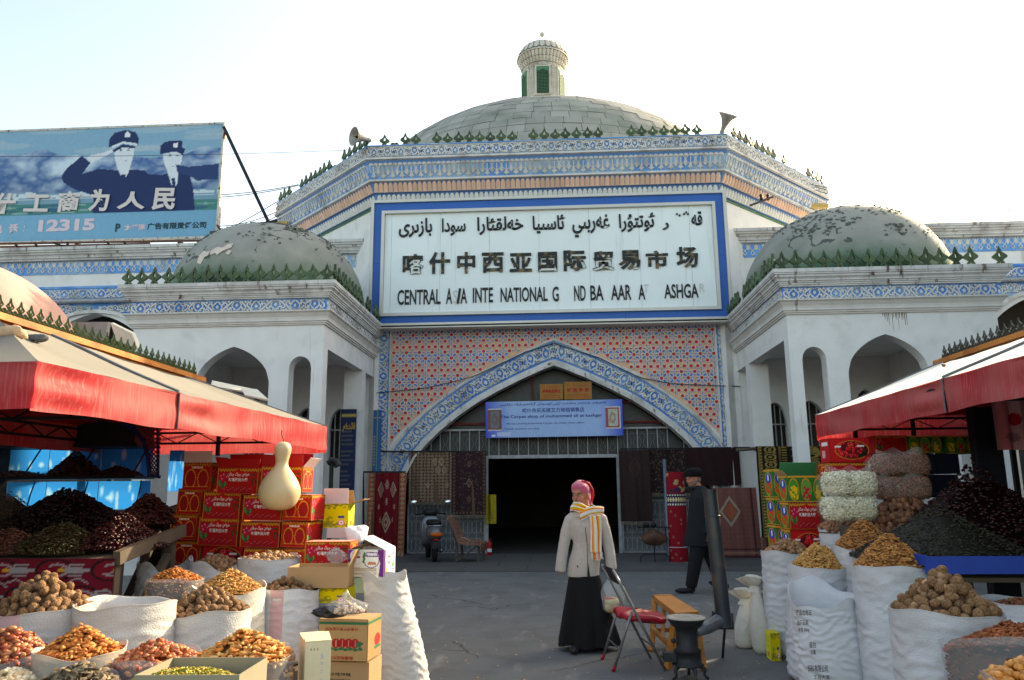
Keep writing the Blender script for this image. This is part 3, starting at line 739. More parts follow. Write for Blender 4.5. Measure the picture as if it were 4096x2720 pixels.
mb.build('arch_moulding', TRIM, hall)

# ---- sign
sg = empty('hall_sign', (0, 17.72, 5.33), label='large white sign with blue border, black Uyghur, Chinese and English lettering above the entrance arch', cat='sign')
def sgm(n, mb_, m, par=sg): o = mb_.build(n, m, par); o.location = -Vector(par.location) if par is sg else (0, 0, 0); return o
SX0, SX1, SZ0, SZ1, SY = -4.43, 4.13, 5.33, 8.48, 17.72
def frame(mb_, x0, z0, x1, z1, t, y0, y1):
    mb_.box((x0, y0, z0), (x1, y1, z0+t)); mb_.box((x0, y0, z1-t), (x1, y1, z1)); mb_.box((x0, y0, z0+t), (x0+t, y1, z1-t)); mb_.box((x1-t, y0, z0+t), (x1, y1, z1-t))
mb = MB(); frame(mb, SX0, SZ0, SX1, SZ1, .055, SY-.06, SY+.28); frame(mb, SX0-.03, SZ0-.06, SX1+.03, SZ1+.03, .028, SY-.03, SY+.28)
sgm('outer_frame', mb, ALU)
IX0, IX1, IZ0, IZ1 = SX0+.25, SX1-.25, SZ0+.23, SZ1-.27
mb = MB(); frame(mb, IX0, IZ0, IX1, IZ1, .075, SY-.075, SY+.02); sgm('inner_frame', mb, ALU)
for a, b, c, d in ((SX0+.055, SZ0+.055, SX1-.055, IZ0), (SX0+.055, IZ1, SX1-.055, SZ1-.055), (SX0+.055, IZ0, IX0, IZ1), (IX1, IZ0, SX1-.055, IZ1)):
    if c-a > 2:
        n = 6 if b > 7 else 7; w_ = (c-a)/n
        for k in range(n): sgm('border_panel', MB().box((a+k*w_+.002, SY-.012, b), (a+(k+1)*w_-.002, SY+.02, d)), SIGNBLUE)
    else:
        for z0, z1 in ((b, (b+d)/2-.002), ((b+d)/2+.002, d)): sgm('border_panel', MB().box((a, SY-.012, z0), (c, SY+.02, z1)), SIGNBLUE)
xs = [IX0+.075, IX0+.24]+[IX0+.24+1.2*k for k in range(1, 7)]+[IX1-.075]
for a, b in zip(xs[:-1], xs[1:]):
    if b-a > .05: sgm('panel', MB().box((a+.003, SY+.0, IZ0+.075), (b-.003, SY+.02, IZ1-.075)), PANEL)
sgm('backing', MB().box((SX0+.06, SY+.02, SZ0+.06), (SX1-.06, SY+.26, SZ1-.06)), TRIM)
def sl(name, body, u0, v0, u1, v1, bold=0., m=LETTER, skew=0., ex=.035):   # corners in the photograph
    a = at(u0, v1, SY-.0); b = at(u1, v0, SY-.0)
    o = lettering(name, body, a.x, a.z, b.x, b.z, 0, m, sg, bold, ex, skew)
    o.matrix_basis = Matrix.Translation((0, SY-.012-sg.location.y, -sg.location.z)) @ o.matrix_basis
    return o
def c1(x, y): return (1400+x*.76542, 700+y*.76542)
for body, x0, y0, x1, y1 in (('\u0642\u06d5', 1785, 190, 1838, 265), ('\u061b', 0, 0, 0, 0), ('\u0631', 1633, 250, 1665, 288), ('\u0626\u0648\u062a\u062a\u06c7\u0631\u0627', 1407, 197, 1595, 300),
      ('\u063a\u06d5\u0631\u0628\u0649\u064a', 1163, 205, 1355, 328), ('\u0626\u0627\u0633\u0649\u064a\u0627', 955, 207, 1125, 307), ('\u062e\u06d5\u0644\u0642\u0626\u0627\u0631\u0627', 665, 215, 905, 315),
      ('\u0633\u0648\u062f\u0627', 480, 225, 605, 320), ('\u0628\u0627\u0632\u0649\u0631\u0649', 255, 225, 430, 328)):
    if x1 == 0: continue
    a = c1(x0, y0); b = c1(x1, y1); sl('uyghur_word', shape(body), a[0], a[1], b[0], b[1], .022)
mb = MB()
for dx, dy in ((1708, 205), (1722, 212), (1745, 205), (1756, 196), (1766, 205)):     # stray dots left from lost letters
    p = at(*c1(dx, dy), SY); q = .028; mb.poly([(p.x-q, p.z), (p.x, p.z-q), (p.x+q, p.z), (p.x, p.z+q)], XZ(SY), .0, .03)
sgm('letter_dots', mb, LETTER)
LET2 = mat('peeling_black_letter', srgb(30, 34, 36), .5, .25, 5, col2=srgb(110, 92, 62), c2scale=3.2, c2lo=.5, c2hi=.6)
for ch, x0, y0, x1, y1 in zip('喀什中西亚国际贸易市场', (275, 412, 560, 690, 835, 983, 1117, 1268, 1405, 1548, 1708), (412, 402, 402, 405, 408, 402, 393, 397, 393, 395, 375), (385, 523, 655, 803, 950, 1082, 1232, 1378, 1515, 1660, 1815), (520, 518, 516, 512, 508, 507, 503, 502, 498, 490, 487)):
    a = c1(x0, y0); b = c1(x1, y1); sl('chinese_character', ch, a[0], a[1], b[0], b[1], .03, LET2, 0., .045)
for body, x0, y0, x1, y1, sk in (('CENTRAL', 248, 596, 474, 680, 0), ('A', 502, 592, 534, 674, 0), ('I', 558, 594, 570, 672, .28), ('A', 578, 592, 612, 672, 0), ('INTE', 642, 588, 747, 668, 0), ('NATIONAL', 787, 584, 1032, 665, 0), ('G', 1058, 583, 1090, 662, 0),
      ('ND', 1172, 578, 1230, 658, 0), ('BA', 1257, 576, 1323, 656, 0), ('AAR', 1365, 573, 1468, 654, 0), ('A', 1508, 573, 1540, 652, 0), ('ASHGA', 1643, 568, 1818, 646, 0)):
    a = c1(x0, y0); b = c1(x1, y1); sl('english_word', body, a[0], a[1], b[0], b[1], .015, LETTER, sk, .03)
GH = mat('ghost_lettering', srgb(196, 196, 192), .7, .1, 6)
for body, x0, y0, x1, y1 in (('SI', 540, 602, 572, 670), ('T', 1535, 572, 1560, 615), ('R', 1828, 568, 1852, 612)):
    a = c1(x0, y0); b = c1(x1, y1); o = sl('glue_mark', body, a[0], a[1], b[0], b[1], 0, GH, 0, .001)
# horn loudspeakers on the parapet
HORN = mat('grey_horn_metal', srgb(150, 145, 138), .5, .15, 6, metal=.3)
def horn(loc, d, label, s=1.0):
    t = empty('loudspeaker', loc, label=label, cat='loudspeaker')
    M = Vector(d).to_track_quat('Z', 'Y').to_matrix().to_4x4()
    mb = MB(); pr = [(.05, 0), (.07, .10), (.11, .22), (.16, .31), (.235, .38), (.25, .39), (.235, .375), (.15, .29), (.06, .2)]
    m2 = MB().lathe([(a*s, b*s) for a, b in pr], n=28); mb.add(m2.v, m2.f, 0, M); mb.build('horn', HORN, t, True)
    m2 = MB().lathe([(.001, -.12*s), (.055*s, -.1*s), (.06*s, 0), (.04*s, .04*s)], n=16); MB().add(m2.v, m2.f, 0, M).build('driver', HORN, t, True)
    m2 = MB().lathe([(.001, .2*s), (.03*s, .22*s), (.035*s, .30*s), (.02*s, .34*s), (.001, .35*s)], n=12); MB().add(m2.v, m2.f, 0, M).build('reflector', BLACK, t, True)
    MB().bar((0, 0, 0), (0, .02, -.14), .03).build('bracket', BLACK, t)
horn((-4.55, 17.45, 10.0), (-.70, -.66, -.05), 'grey horn loudspeaker facing left at the front left corner of the octagon parapet', .95)
horn((4.15, 17.55, 9.98), (.28, -.55, .80), 'pale horn loudspeaker pointing up at the front right corner of the octagon parapet', 1.0)

# ================================================================ pavilions
def arch_pts(x0, x1, zs, zp, n=12, k=.72, z0=None):
    xm = (x0+x1)/2; out = []
    for i in range(n+1):
        u = i/n; out.append((x0+(xm-x0)*u, zs+(zp-zs)*(k*math.sqrt(max(0, 1-(1-u)**2))+(1-k)*u)))
    out += [(2*xm-a, b) for a, b in out[-2::-1]]
    if z0 is not None: out = [(x0, z0)]+out+[(x1, z0)]
    return out
def pavilion(x0, x1, side, label):
    """side +1: open flank towards +X (left pavilion), -1: towards -X"""
    pv = empty('entrance_pavilion', (0, 0, 0), label=label, cat='pavilion')
    yF, yB = 14.06, 18.14; P = [(x0, yF), (x1, yF), (x1, yB), (x0, yB)]
    X = (lambda v: v) if side > 0 else (lambda v: -.12-v)
    # front wall: pointed arch in the middle, narrow round arches beside it
    c = [X(-6.83), X(-5.40)]; r1 = [X(-5.03), X(-4.60)]; l1 = [X(-7.66), X(-7.20)]
    cs, r1s, l1s = sorted(c), sorted(r1), sorted(l1)
    def notch(a, b, zs, zp, k): return arch_pts(a, b, zs, zp, 12, k, 0.0)
    parts = sorted([(cs, 3.50, 4.19, .72), (r1s, 3.74, 3.98, 1.0), (l1s, 3.74, 3.98, 1.0)], key=lambda q: q[0][0])
    out = [(x0, 0)]
    for (ab, zs, zp, k) in parts: out += notch(ab[0], ab[1], zs, zp, k)
    out += [(x1, 0), (x1, 5.30), (x0, 5.30)]
    mb = MB(); mb.wall(out, [], XZ(yF), -.28, 0); mb.build('front_wall', PLASTER, pv)
    # outer flank wall, inner flank beam and rear column, ceiling, rear wall
    xo, xi = (x0, x1) if side > 0 else (x1, x0); s = side
    def bx(a, b): 
        lo = [min(a[i], b[i]) for i in range(3)]; hi = [max(a[i], b[i]) for i in range(3)]; return lo, hi
    mb = MB(); mb.box(*bx((xo, yF+.28, 0), (xo+s*.25, yB, 5.3))); mb.build('flank_wall', PLASTER, pv)
    mb = MB(); mb.box(*bx((xi-s*.23, yF+.28, 4.16), (xi, yB, 5.3))); mb.build('flank_beam', PLASTER, pv)
    mb = MB(); mb.box(*bx((xi-s*.42, 17.05, 0), (xi-s*.003, 17.35, 4.16))); mb.build('rear_column', PLASTER, pv)
    mb = MB(); mb.box(*bx((xo+s*.25, yF+.28, 4.45), (xi-s*.23, yB, 4.6))); mb.build('ceiling', PLASTER, pv)
    # rear wall of the porch with dark openings
    po = [X(-6.0)-.33, X(-6.0)+.33]; pl = sorted([X(-7.55), X(-7.0)]); pr = sorted([X(-5.45), X(-4.95)])
    mb = MB(); yR = 18.16
    mb.wall([(xo if side > 0 else xi, 0), (xi if side > 0 else xo, 0), (xi if side > 0 else xo, 4.5), (xo if side > 0 else xi, 4.5)],
            [arch_pts(po[0], po[1], 3.0, 3.45, 8, .8, 2.35)[::-1], arch_pts(pl[0], pl[1], 3.2, 3.7, 8, .8, 2.1)[::-1], arch_pts(pr[0], pr[1], 3.0, 3.42, 8, .9, 2.1)[::-1]], XZ(yR), -.2, 0)
    mb.build('rear_wall', PLASTER, pv)
    MB().box((x0+.3, yR+.5, 0), (x1-.3, yR+.55, 4.4)).build('dark_sheet', DARKIN, pv)  # thin dark sheet in place of the unlit depth behind the openings
    for q in (po, pl, pr):
        mb = MB(); n = 4
        for k in range(1, n): 
            xx = q[0]+(q[1]-q[0])*k/n; mb.box((xx-.012, yR+.08, 2.1), (xx+.012, yR+.10, 3.6))
        mb.box((q[0], yR+.07, 2.9), (q[1], yR+.11, 2.93)); mb.build('window_bars', IRON, pv)
    # cornices
    Pc = P; mb = MB()
    loft(mb, Pc, [(-.1, 5.40), (.25, 5.40), (.25, 5.33), (.235, 5.325), (.235, 5.30), (.21, 5.295), (.21, 5.255), (.19, 5.25), (.165, 5.22), (.165, 5.19), (.14, 5.185), (.14, 5.16), (.12, 5.15), (.12, 5.125), (.10, 5.12), (.10, 5.095), (.05, 5.09)])
    mb.build('upper_cornice', TRIM, pv)
    mb = MB(); loft(mb, Pc, [(.05, 5.09), (.05, 4.845)]); mb.build('frieze_ground', BLUE, pv)
    mb = MB(); loft(mb, Pc, [(.05, 4.845), (.17, 4.845), (.17, 4.825), (.13, 4.80), (.085, 4.73), (.075, 4.68), (.085, 4.675), (.085, 4.65), (.06, 4.645), (.06, 4.615), (.035, 4.61), (.035, 4.585), (0, 4.58)])
    mb.build('lower_cornice', mat('plaster_trim', srgb(206, 202, 198), .9, .1, 4, bump=.2, streak=(srgb(120, 98, 84), .66, .78), sscale=(8, 8, .8)), pv)
    MB().add([(x0, yF, 5.38), (x1, yF, 5.38), (x1, yB, 5.38), (x0, yB, 5.38)], [(0, 1, 2, 3)]).build('roof', TRIM, pv)
    mb = MB()
    for i in ([0, 1] if side > 0 else [0, 3]):
        mp, ln = edge_map(Pc, i, lambda t: .05); L = ln(.05); f = lambda a, b, d, mp=mp, L=L: mp(a-L/2, b, d)
        vine(mb, f, L-.04, .225, .388, 0, 0, .025, .020, 4.855)
    tag(mb.build('frieze_relief', RELIEF, pv), kind='stuff')
    # crest tiles along the two seen edges
    q = miter(P, .20)
    for i in ([0, 1] if side > 0 else [0, 3]):
        a, b = q[i], q[(i+1) % 4]; e = (b-a).normalized(); L = (b-a).length; n = round(L/.252); ang = math.atan2(e.y, e.x)
        for k in range(n):
            if (i == 0 and side < 0 and k in (14,)) or (i == 1 and k in (9, 12)) or (i == 3 and k in (7, 13)): continue
            p_ = a+e*(L*(k+.5)/n); inst('crest_tile', CRD, pv, (p_.x, p_.y, 5.40), (RS.uniform(-.05, .05), RS.uniform(-.05, .05), ang+RS.uniform(-.1, .1)), (1.08, 1.2, RS.uniform(1.1, 1.22)))
    # dome
    cx_, cy_ = (x0+x1)/2, 16.05
    def rf(t, z): return 1+.004*math.sin(t*5)+.002*math.sin(t*13+z*3)
    mb = MB().lathe([(2.06*max(.0005, math.cos(t)**.88), 1.83*math.sin(t)) for t in [i*math.pi/2/28 for i in range(29)]], (0, 0, 0), 80, 0, rf)
    mb.build('dome', DOME_G, pv, True, (cx_, cy_, 5.385))
    # curling paint flakes on the dome
    fv = []; ff = []
    for cl in range(46):
        a0 = RS.uniform(3.3, 6.2); e0 = RS.uniform(.45, 1.35)
        for _ in range(RS.randint(3, 14)):
            a = a0+RS.normal()*.10; e_ = min(1.45, e0+RS.normal()*.05); s_ = RS.uniform(.012, .045)
            p_ = Vector((2.06*math.cos(e_)**.88*math.cos(a), 2.06*math.cos(e_)**.88*math.sin(a), 1.83*math.sin(e_))); nn = Vector((p_.x/4.2, p_.y/4.2, p_.z/3.3)).normalized()
            tx = nn.cross(Vector((0, 0, 1))).normalized(); tz = tx.cross(nn)*-1; n0 = len(fv); th = RS.uniform(0, 6.28)
            for k in range(5):
                aa = th+k*1.26; rr = s_*RS.uniform(.5, 1.2); w_ = p_+tx*math.cos(aa)*rr*1.4+tz*math.sin(aa)*rr+nn*(.004+.022*max(0, math.sin(aa-th)))
                fv.append(tuple(w_))
            ff.append(tuple(range(n0, n0+5)))
    o = inst('paint_flakes', mesh_data('paint_flakes', fv, ff, [mat('dark_paint_flake', srgb(84, 90, 82), .9, .3, 9)]), pv, (cx_, cy_, 5.385)); tag(o, kind='stuff')
    return pv
pvl = pavilion(-8.12, -4.38, 1, 'left white entrance pavilion with green dome, blue relief frieze and pointed arch')
pvr = pavilion(4.26, 8.00, -1, 'right white entrance pavilion with flaking green dome and brown drip stain above its arch')
# bare patch on the left dome, drip stain on the right pavilion
mb = MB()
def dpt(a, e_, off=.012):
    return (-6.25+(2.06+off)*math.cos(e_)**.88*math.cos(a), 16.05+(2.06+off)*math.cos(e_)**.88*math.sin(a), 5.385+(1.83+off)*math.sin(e_))
for pts in ([(4.30, .30), (4.36, .27), (4.38, .36), (4.42, .38), (4.42, .44), (4.37, .43), (4.33, .46), (4.29, .40)], [(4.44, .38), (4.50, .40), (4.53, .37), (4.58, .42), (4.66, .46), (4.67, .53), (4.60, .52), (4.56, .47), (4.49, .49), (4.43, .44)], [(4.62, .38), (4.66, .36), (4.68, .41), (4.64, .43)]):
    c_ = (sum(p[0] for p in pts)/len(pts), sum(p[1] for p in pts)/len(pts)); V_ = [dpt(*c_, .012)]+[dpt(a, e_, .012) for a, e_ in pts]; mb.add(V_, [(0, i+1, (i+1) % len(pts)+1) for i in range(len(pts))])
o = mb.build('bare_plaster_patch', mat('bare_plaster', srgb(205, 190, 178), .9, .15, 10), pvl)
STAIN = mat('brown_drip_stain', srgb(112, 84, 66), .95, .3, 12)
mb = MB()
for k in range(16):
    x = 5.98+k*.028+RS.uniform(-.008, .008); L = RS.uniform(.06, .34) if k > 2 else RS.uniform(.02, .2); w_ = RS.uniform(.003, .011)
    mb.poly([(x-w_, 4.575), (x-w_*.3, 4.575-L), (x+w_*.3, 4.575-L), (x+w_, 4.575)], XZ(14.06), .0005, .002)
mb.build('drip_stain', STAIN, pvr)

# ================================================================ side wings
def wing(x0, x1, label):
    wg = empty('market_wing', label=label, cat='building'); Y = 18.75; s = 1 if x0 > 0 else -1
    ar = []
    c = s*11.9; w_ = 1.65
    MBx = MB()
    holes = [arch_pts(c-w_, c+w_, 4.6, 6.05, 14, .8, 3.2)[::-1]]
    out = [(x0, 0), (x1, 0), (x1, 7.5), (x0, 7.5)]
    MBx.wall(out, holes, XZ(Y), -.35, 0); MBx.build('wing_wall', PLASTER, wg)
    MB().box((x0, Y+1.2, 0), (x1, Y+1.3, 7.3)).build('dark_sheet', DARKIN, wg)  # dark sheet replaces the unlit room behind the wing arch
    P = [(x0, Y), (x1, Y), (x1, Y+6), (x0, Y+6)]
    mb = MB(); loft(mb, P, [(-.2, 7.80), (.28, 7.80), (.28, 7.72), (.25, 7.715), (.25, 7.67), (.21, 7.66), (.21, 7.62), (.17, 7.60), (.15, 7.56), (.15, 7.53), (.11, 7.52), (.11, 7.48), (0, 7.47)], edges=[0, 1, 3])
    mb.build('wing_cornice', TRIM, wg)
    MB().add([(x0, Y-.1, 7.78), (x1, Y-.1, 7.78), (x1, Y+6, 7.78), (x0, Y+6, 7.78)], [(0, 1, 2, 3)]).build('roof', TRIM, wg)
    MB().box((x0, Y-.02, 7.12), (x1, Y-.001, 7.46)).build('lozenge_ground', BLUE2, wg)
    mb = MB(); n = int((x1-x0)/.19); f = XZ(Y-.02)
    for k in range(n):
        a = x0+(k+.5)*.19
        r_ = [(a, 7.16), (a-.045, 7.22), (a, 7.285), (a+.045, 7.22), (a, 7.16)]; mb.ribbon(r_, .024, f, 0, .02)
        mb.poly([(a-.095, 7.29), (a-.06, 7.34), (a-.055, 7.40), (a-.095, 7.46), (a-.135, 7.40), (a-.13, 7.34)][::-1], f, 0, .008)
        for s2 in (-1, 1): mb.ribbon([(a, 7.285), (a+s2*.05, 7.33), (a+s2*.06, 7.39), (a+s2*.03, 7.46)], .016, f, 0, .018)
    mb.build('lozenge_relief', RELIEF, wg)
    # lower frieze, pipe and spandrels
    xa, xb = (s*8.6, s*14.6) if s > 0 else (-16.0, -9.0)
    MB().box((xa, Y-.05, 6.72), (xb, Y, 6.78)).box((xa, Y-.03, 6.42), (xb, Y-.001, 6.72)).build('lower_frieze', [BLUE], wg)
    mb = MB(); vine(mb, lambda a, b, d: (xa+a, Y-.03-d, b), xb-xa, .26, .5, 0, 0, .025, .02, 6.44)
    sp = MB()
    for sx in (-1, 1):
        pts = [(c+sx*w_*1.12, 4.7)]+[(c+sx*(w_+.09)*math.cos(t)**.8 if t < 1.56 else c, 4.65+1.52*math.sin(t)) for t in [i*1.57/10 for i in range(11)]]+[(c, 6.33), (c+sx*w_*1.12, 6.33)]
        xs_ = np.linspace(c, c+sx*w_*1.12, 14)
        for a, b in zip(xs_[:-1], xs_[1:]):
            def zc(v): u = min(1, abs(v-c)/(w_+.09)); return 4.65+1.52*math.sqrt(max(0, 1-u**2.2))
            sp.poly([(a, zc(a)), (b, zc(b)), (b, 6.33), (a, 6.33)], XZ(Y), 0, .02)
        for t in np.linspace(.15, 1.0, 6):
            a = c+sx*w_*1.04*t; zc_ = 4.65+1.52*math.sqrt(max(0, 1-min(1, abs(a-c)/(w_+.09))**2.2))
            hh = 6.3-zc_-.03; nn = max(1, int(hh/.34))
            for q in range(nn):
                z_ = zc_+.06+(q+.5)*hh/nn; 
                vine(mb, lambda u, v, d, a=a, z_=z_: (a-.16+u, Y-.02-d, z_+v), .32, min(.30, hh/nn), .32, 0, 0, .025, .018, -.15)
    sp.build('spandrel_ground', BLUE, wg); tag(mb.build('wing_relief', RELIEF, wg), kind='stuff')
    mb = MB(); mb.ribbon([(c-w_-.05, 3.2)]+[(c+q*(w_+.05), 4.62+1.47*math.sqrt(max(0, 1-abs(q)**2.3))) for q in np.linspace(-1, 1, 21)]+[(c+w_+.05, 3.2)], .09, XZ(Y), 0, .08); mb.build('arch_moulding', RELIEF, wg)
    MB().tube([(xa, Y-.12, 6.36), (xb, Y-.12, 6.36)], .06, 12).build('drain_pipe', IRON, wg, True)
    for xx in ((s*8.95,) if s > 0 else (-9.5,)):
        mb = MB(); mb.box((xx-.18, Y-.12, 5.0), (xx+.18, Y, 6.75)); mb.box((xx-.10, Y-.18, 5.0), (xx+.10, Y-.12, 6.3))
        mb.lathe([(.30, 5.0), (.30, 4.92), (.24, 4.88), (.22, 4.80), (.14, 4.74), (.12, 4.6), (.05, 4.5)], (xx, Y-.12, 0), 12); mb.build('pilaster', PLASTER, wg)
    return wg
wing(-17.5, -4.6, 'long white wing with blue lozenge band left of the octagon, below the billboard')
wing(4.3, 17.0, 'long white wing with blue lozenge band right of the octagon')

# ================================================================ under the arch
def scroll_panel(mb, x0, x1, z0, z1, y, pitch=.19):
    fr = .018
    for a, b in ((x0, x0+.03), (x1-.03, x1)): mb.box((a, y-.02, z0), (b, y+.02, z1))
    for a in (z0, z1-.03): mb.box((x0, y-.02, a), (x1, y+.02, a+.03))
    n = max(1, int((x1-x0)/pitch)); p = (x1-x0)/n; rows_ = max(1, int((z1-z0)/.32)); h = (z1-z0)/rows_
    for i in range(n+1): mb.box((x0+i*p-.006, y-.008, z0), (x0+i*p+.006, y+.008, z1))
    for i in range(n):
        for j in range(rows_):
            cx_, cz = x0+(i+.5)*p, z0+(j+.5)*h
            for sx in (-1, 1):
                for sz in (-1, 1):
                    q = []
                    for k in range(8):
                        a = k/7*4.4; r_ = p*.20*(1-k/11); q.append((cx_+sx*(p*.26-r_*math.cos(a)), cz+sz*(h*.30+r_*math.sin(a))))
                    mb.ribbon([(cx_, cz)]+q, .011, XZ(y), -.004, .006)
gt = empty('entrance_gate', (0, 18.45, 0), label='iron and glass screen filling the pointed entrance arch around the dark doorway', cat='gate')
off = Vector((0, -18.45, 0))
def gp(n, mb_, m): o = mb_.build(n, m, gt); o.location = off; return o
hole2 = [(x*1.0, z) for x, z in offset_curve(CM, -.36)]
mb = MB()
mb.wall([(-3.7, 2.3)]+[(x, z) for x, z in hole2 if z > 2.3]+[(3.6, 2.3)], [], XZ(18.62), -.01, 0); gp('tympanum_glass', mb, GREYDK)
mb = MB()
for z0, x0, x1 in ((2.89, -2.9, 2.8), (2.25, -3.5, 3.4)): mb.box((x0, 18.42, z0-.02), (x1, 18.46, z0+.02))
n = int(5.6/.235)
for k in range(n+1):
    x = -2.8+k*.235; mb.box((x-.009, 18.43, 2.25), (x+.009, 18.45, 2.88))
for x in (-3.25, -3.02, 2.98, 3.2): mb.box((x-.009, 18.43, 2.25), (x+.009, 18.45, 2.6))
gp('railing', mb, IRON)
mb = MB()
for k in range(n):
    x = -2.8+(k+.5)*.235
    for sx in (-1, 1): mb.ribbon([(x+sx*.0, 2.34), (x+sx*.07, 2.42), (x+sx*.02, 2.56), (x+sx*.07, 2.7), (x+sx*.01, 2.78)], .010, XZ(18.47), 0, .008)
gp('railing_scrolls', mb, mat('dull_iron', srgb(96, 100, 104), .6, .2, 6))
mb = MB()
for k in range(-14, 15):                  # fan of thin rods in the tympanum
    a = k/14*1.25; x1_, z1_ = math.sin(a)*4, 2.3+math.cos(a)*4; L_ = 1
    for t in np.linspace(.25, 1, 26):
        xx, zz_ = math.sin(a)*4*t, 2.3+math.cos(a)*2.1*t
        lim = float(np.interp(abs(xx-AX0), [abs(p[0]-AX0) for p in hole2[len(hole2)//2:]], [p[1] for p in hole2[len(hole2)//2:]]))
        if zz_ > lim-.03: break
        L_ = t
    mb.bar((math.sin(a)*.9, 18.56, 2.75), (math.sin(a)*4*L_, 18.56, 2.3+math.cos(a)*2.1*L_), .008)
gp('fan_rods', mb, mat('dull_iron', (0, 0, 0)))
mb = MB()
mb.box((-2.6, 18.52, 3.02), (2.5, 18.55, 3.07)); mb.box((-.6, 18.53, 2.9), (-.56, 18.55, 4.2)); mb.box((1.55, 18.53, 2.9), (1.6, 18.55, 3.6)); mb.box((-1.9, 18.53, 3.5), (1.9, 18.55, 3.54)); gp('red_frame', mb, IRONR)
for x0, x1 in ((-3.55, -1.72), (1.47, 3.45)):
    mb = MB(); scroll_panel(mb, x0, x1, .03, 1.22, 18.4, .2); gp('scroll_gate_leaf', mb, IRON)
    MB_ = MB().box((x0, 18.52, 0), (x1, 18.56, 2.25)); gp('gate_backing', MB_, mat('grey_gate_sheet', srgb(104, 108, 112), .6, .2, 2))
mb = MB(); mb.box((-1.72, 18.34, 0), (-1.64, 18.46, 2.25)); mb.box((1.38, 18.34, 0), (1.46, 18.46, 2.25)); mb.box((-1.64, 18.36, 2.2), (1.38, 18.46, 2.28)); gp('door_frame', mb, IRON)
# dark hall behind the doorway
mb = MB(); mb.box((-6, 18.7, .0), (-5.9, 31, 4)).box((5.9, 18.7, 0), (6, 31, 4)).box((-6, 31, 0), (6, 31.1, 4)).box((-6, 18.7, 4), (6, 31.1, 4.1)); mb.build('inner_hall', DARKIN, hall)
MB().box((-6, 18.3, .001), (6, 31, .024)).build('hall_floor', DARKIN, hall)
# ================================================================ rows of small shop houses behind the stalls
def cresting(mb, x, y0, y1, z, h=.17, pitch=.135, s=1):
    n = int((y1-y0)/pitch)
    f = lambda a, b, d: (x+s*d, y0+a, z+b)
    for k in range(n):
        c = (k+.5)*pitch
        for o_ in (-.25, .25):
            mb.ribbon([(c+pitch*(o_-.3), 0), (c+pitch*(o_-.02), h*.22), (c+pitch*(o_+.2), h*.38), (c+pitch*(o_+.3), h*.12)], .011, f, -.006, .006)
            mb.ribbon([(c+pitch*(o_+.3), 0), (c+pitch*(o_+.02), h*.22), (c+pitch*(o_-.2), h*.38), (c+pitch*(o_-.3), h*.12)], .011, f, -.006, .006)
        mb.ribbon([(c, h*.30), (c-pitch*.34, h*.55), (c, h*.82)], .011, f, -.006, .006); mb.ribbon([(c, h*.30), (c+pitch*.34, h*.55), (c, h*.82)], .011, f, -.006, .006)
        mb.ribbon([(c, h*.40), (c-pitch*.14, h*.62), (c, h*1.0)], .010, f, -.005, .005); mb.ribbon([(c, h*.40), (c+pitch*.14, h*.62), (c, h*1.0)], .010, f, -.005, .005)
PINK = mat('pink_plaster_dome', srgb(194, 150, 138), .85, .06, 2, bump=.15, streak=(srgb(196, 142, 134), .5, .7), sscale=(2, 2, .6))
ROWW = mat('shade_dark_wall', srgb(58, 50, 48), .9, .2, 2)  # dark colour stands in for shade inside the open shopfronts
def row_house(xf, x1, y0, y1, z, label, domes):
    """front plane at X = xf, body towards x1"""
    r_ = empty('shop_house', label=label, cat='building'); s = 1 if x1 > xf else -1
    lo, hi = min(xf, x1), max(xf, x1)
    q0, q1 = (lo+.02, hi-.8) if s < 0 else (lo+.8, hi)
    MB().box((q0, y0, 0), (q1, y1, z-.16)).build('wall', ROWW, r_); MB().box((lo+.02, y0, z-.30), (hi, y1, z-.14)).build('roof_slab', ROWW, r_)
    a, b = (xf-s*.10, xf+s*.05); mb = MB()
    mb.box((min(a, b), y0-.05, z-.06), (max(a, b), y1+.05, z)); a2 = xf-s*.06; mb.box((min(a2, b), y0-.03, z-.13), (max(a2, b), y1+.03, z-.063)); a3 = xf-s*.02
    mb.box((min(a3, b), y0-.02, z-.20), (max(a3, b), y1+.02, z-.133)); mb.box((min(xf-s*.04, b), y0-.02, z-.26), (max(xf-s*.04, b), y1+.02, z-.203)); mb.build('wooden_cornice', WOODO, r_)
    mb = MB(); cresting(mb, xf-s*.03, y0, y1, z, .17, .135, s); mb.build('iron_cresting', mat('green_ironwork', srgb(104, 120, 84), .5, .2, 5) if s < 0 else mat('grey_ironwork', srgb(84, 90, 86), .5, .2, 5), r_)
    for (cx_, cy_, rr, hh, zb) in domes:
        mb = MB(); mb.lathe([(rr*math.cos(t)**.9 if t < 1.56 else .001, hh*math.sin(t)) for t in [i*math.pi/2/20 for i in range(21)]], (cx_, cy_, zb), 96, 0, lambda t, z_: 1-.035*abs(math.cos(t*6))**3)
        mb.lathe([(rr*1.02, -.3), (rr*1.02, 0)], (cx_, cy_, zb), 48); mb.build('dome', PINK, r_, True)
    return r_
LX, RX = -4.85, 5.0
row_house(LX, -9.5, -1.0, 10.05, 2.995, 'low shop house on the left with pink ribbed dome and orange wooden cornice', [(-8.02, 9.0, 1.93, 1.50, 2.98)])
nb_ = empty('shade_building', label='added unseen two storey building off to the right that shades the courtyard', cat='building')  # building added out of view to shade the courtyard
MB().box((9.1, 2.0, 0), (14, 14.66, 6.15)).build('wall', PLASTER, nb_); MB().box((9.08, 1.85, 6.15), (14.1, 14.67, 6.3)).build('roof', TRIM, nb_); MB().box((10.08, 14.68, 0), (14, 16.22, 6.3)).build('shade_annex', PLASTER, nb_)  # the extra block closes a slit of sun beside the pavilion
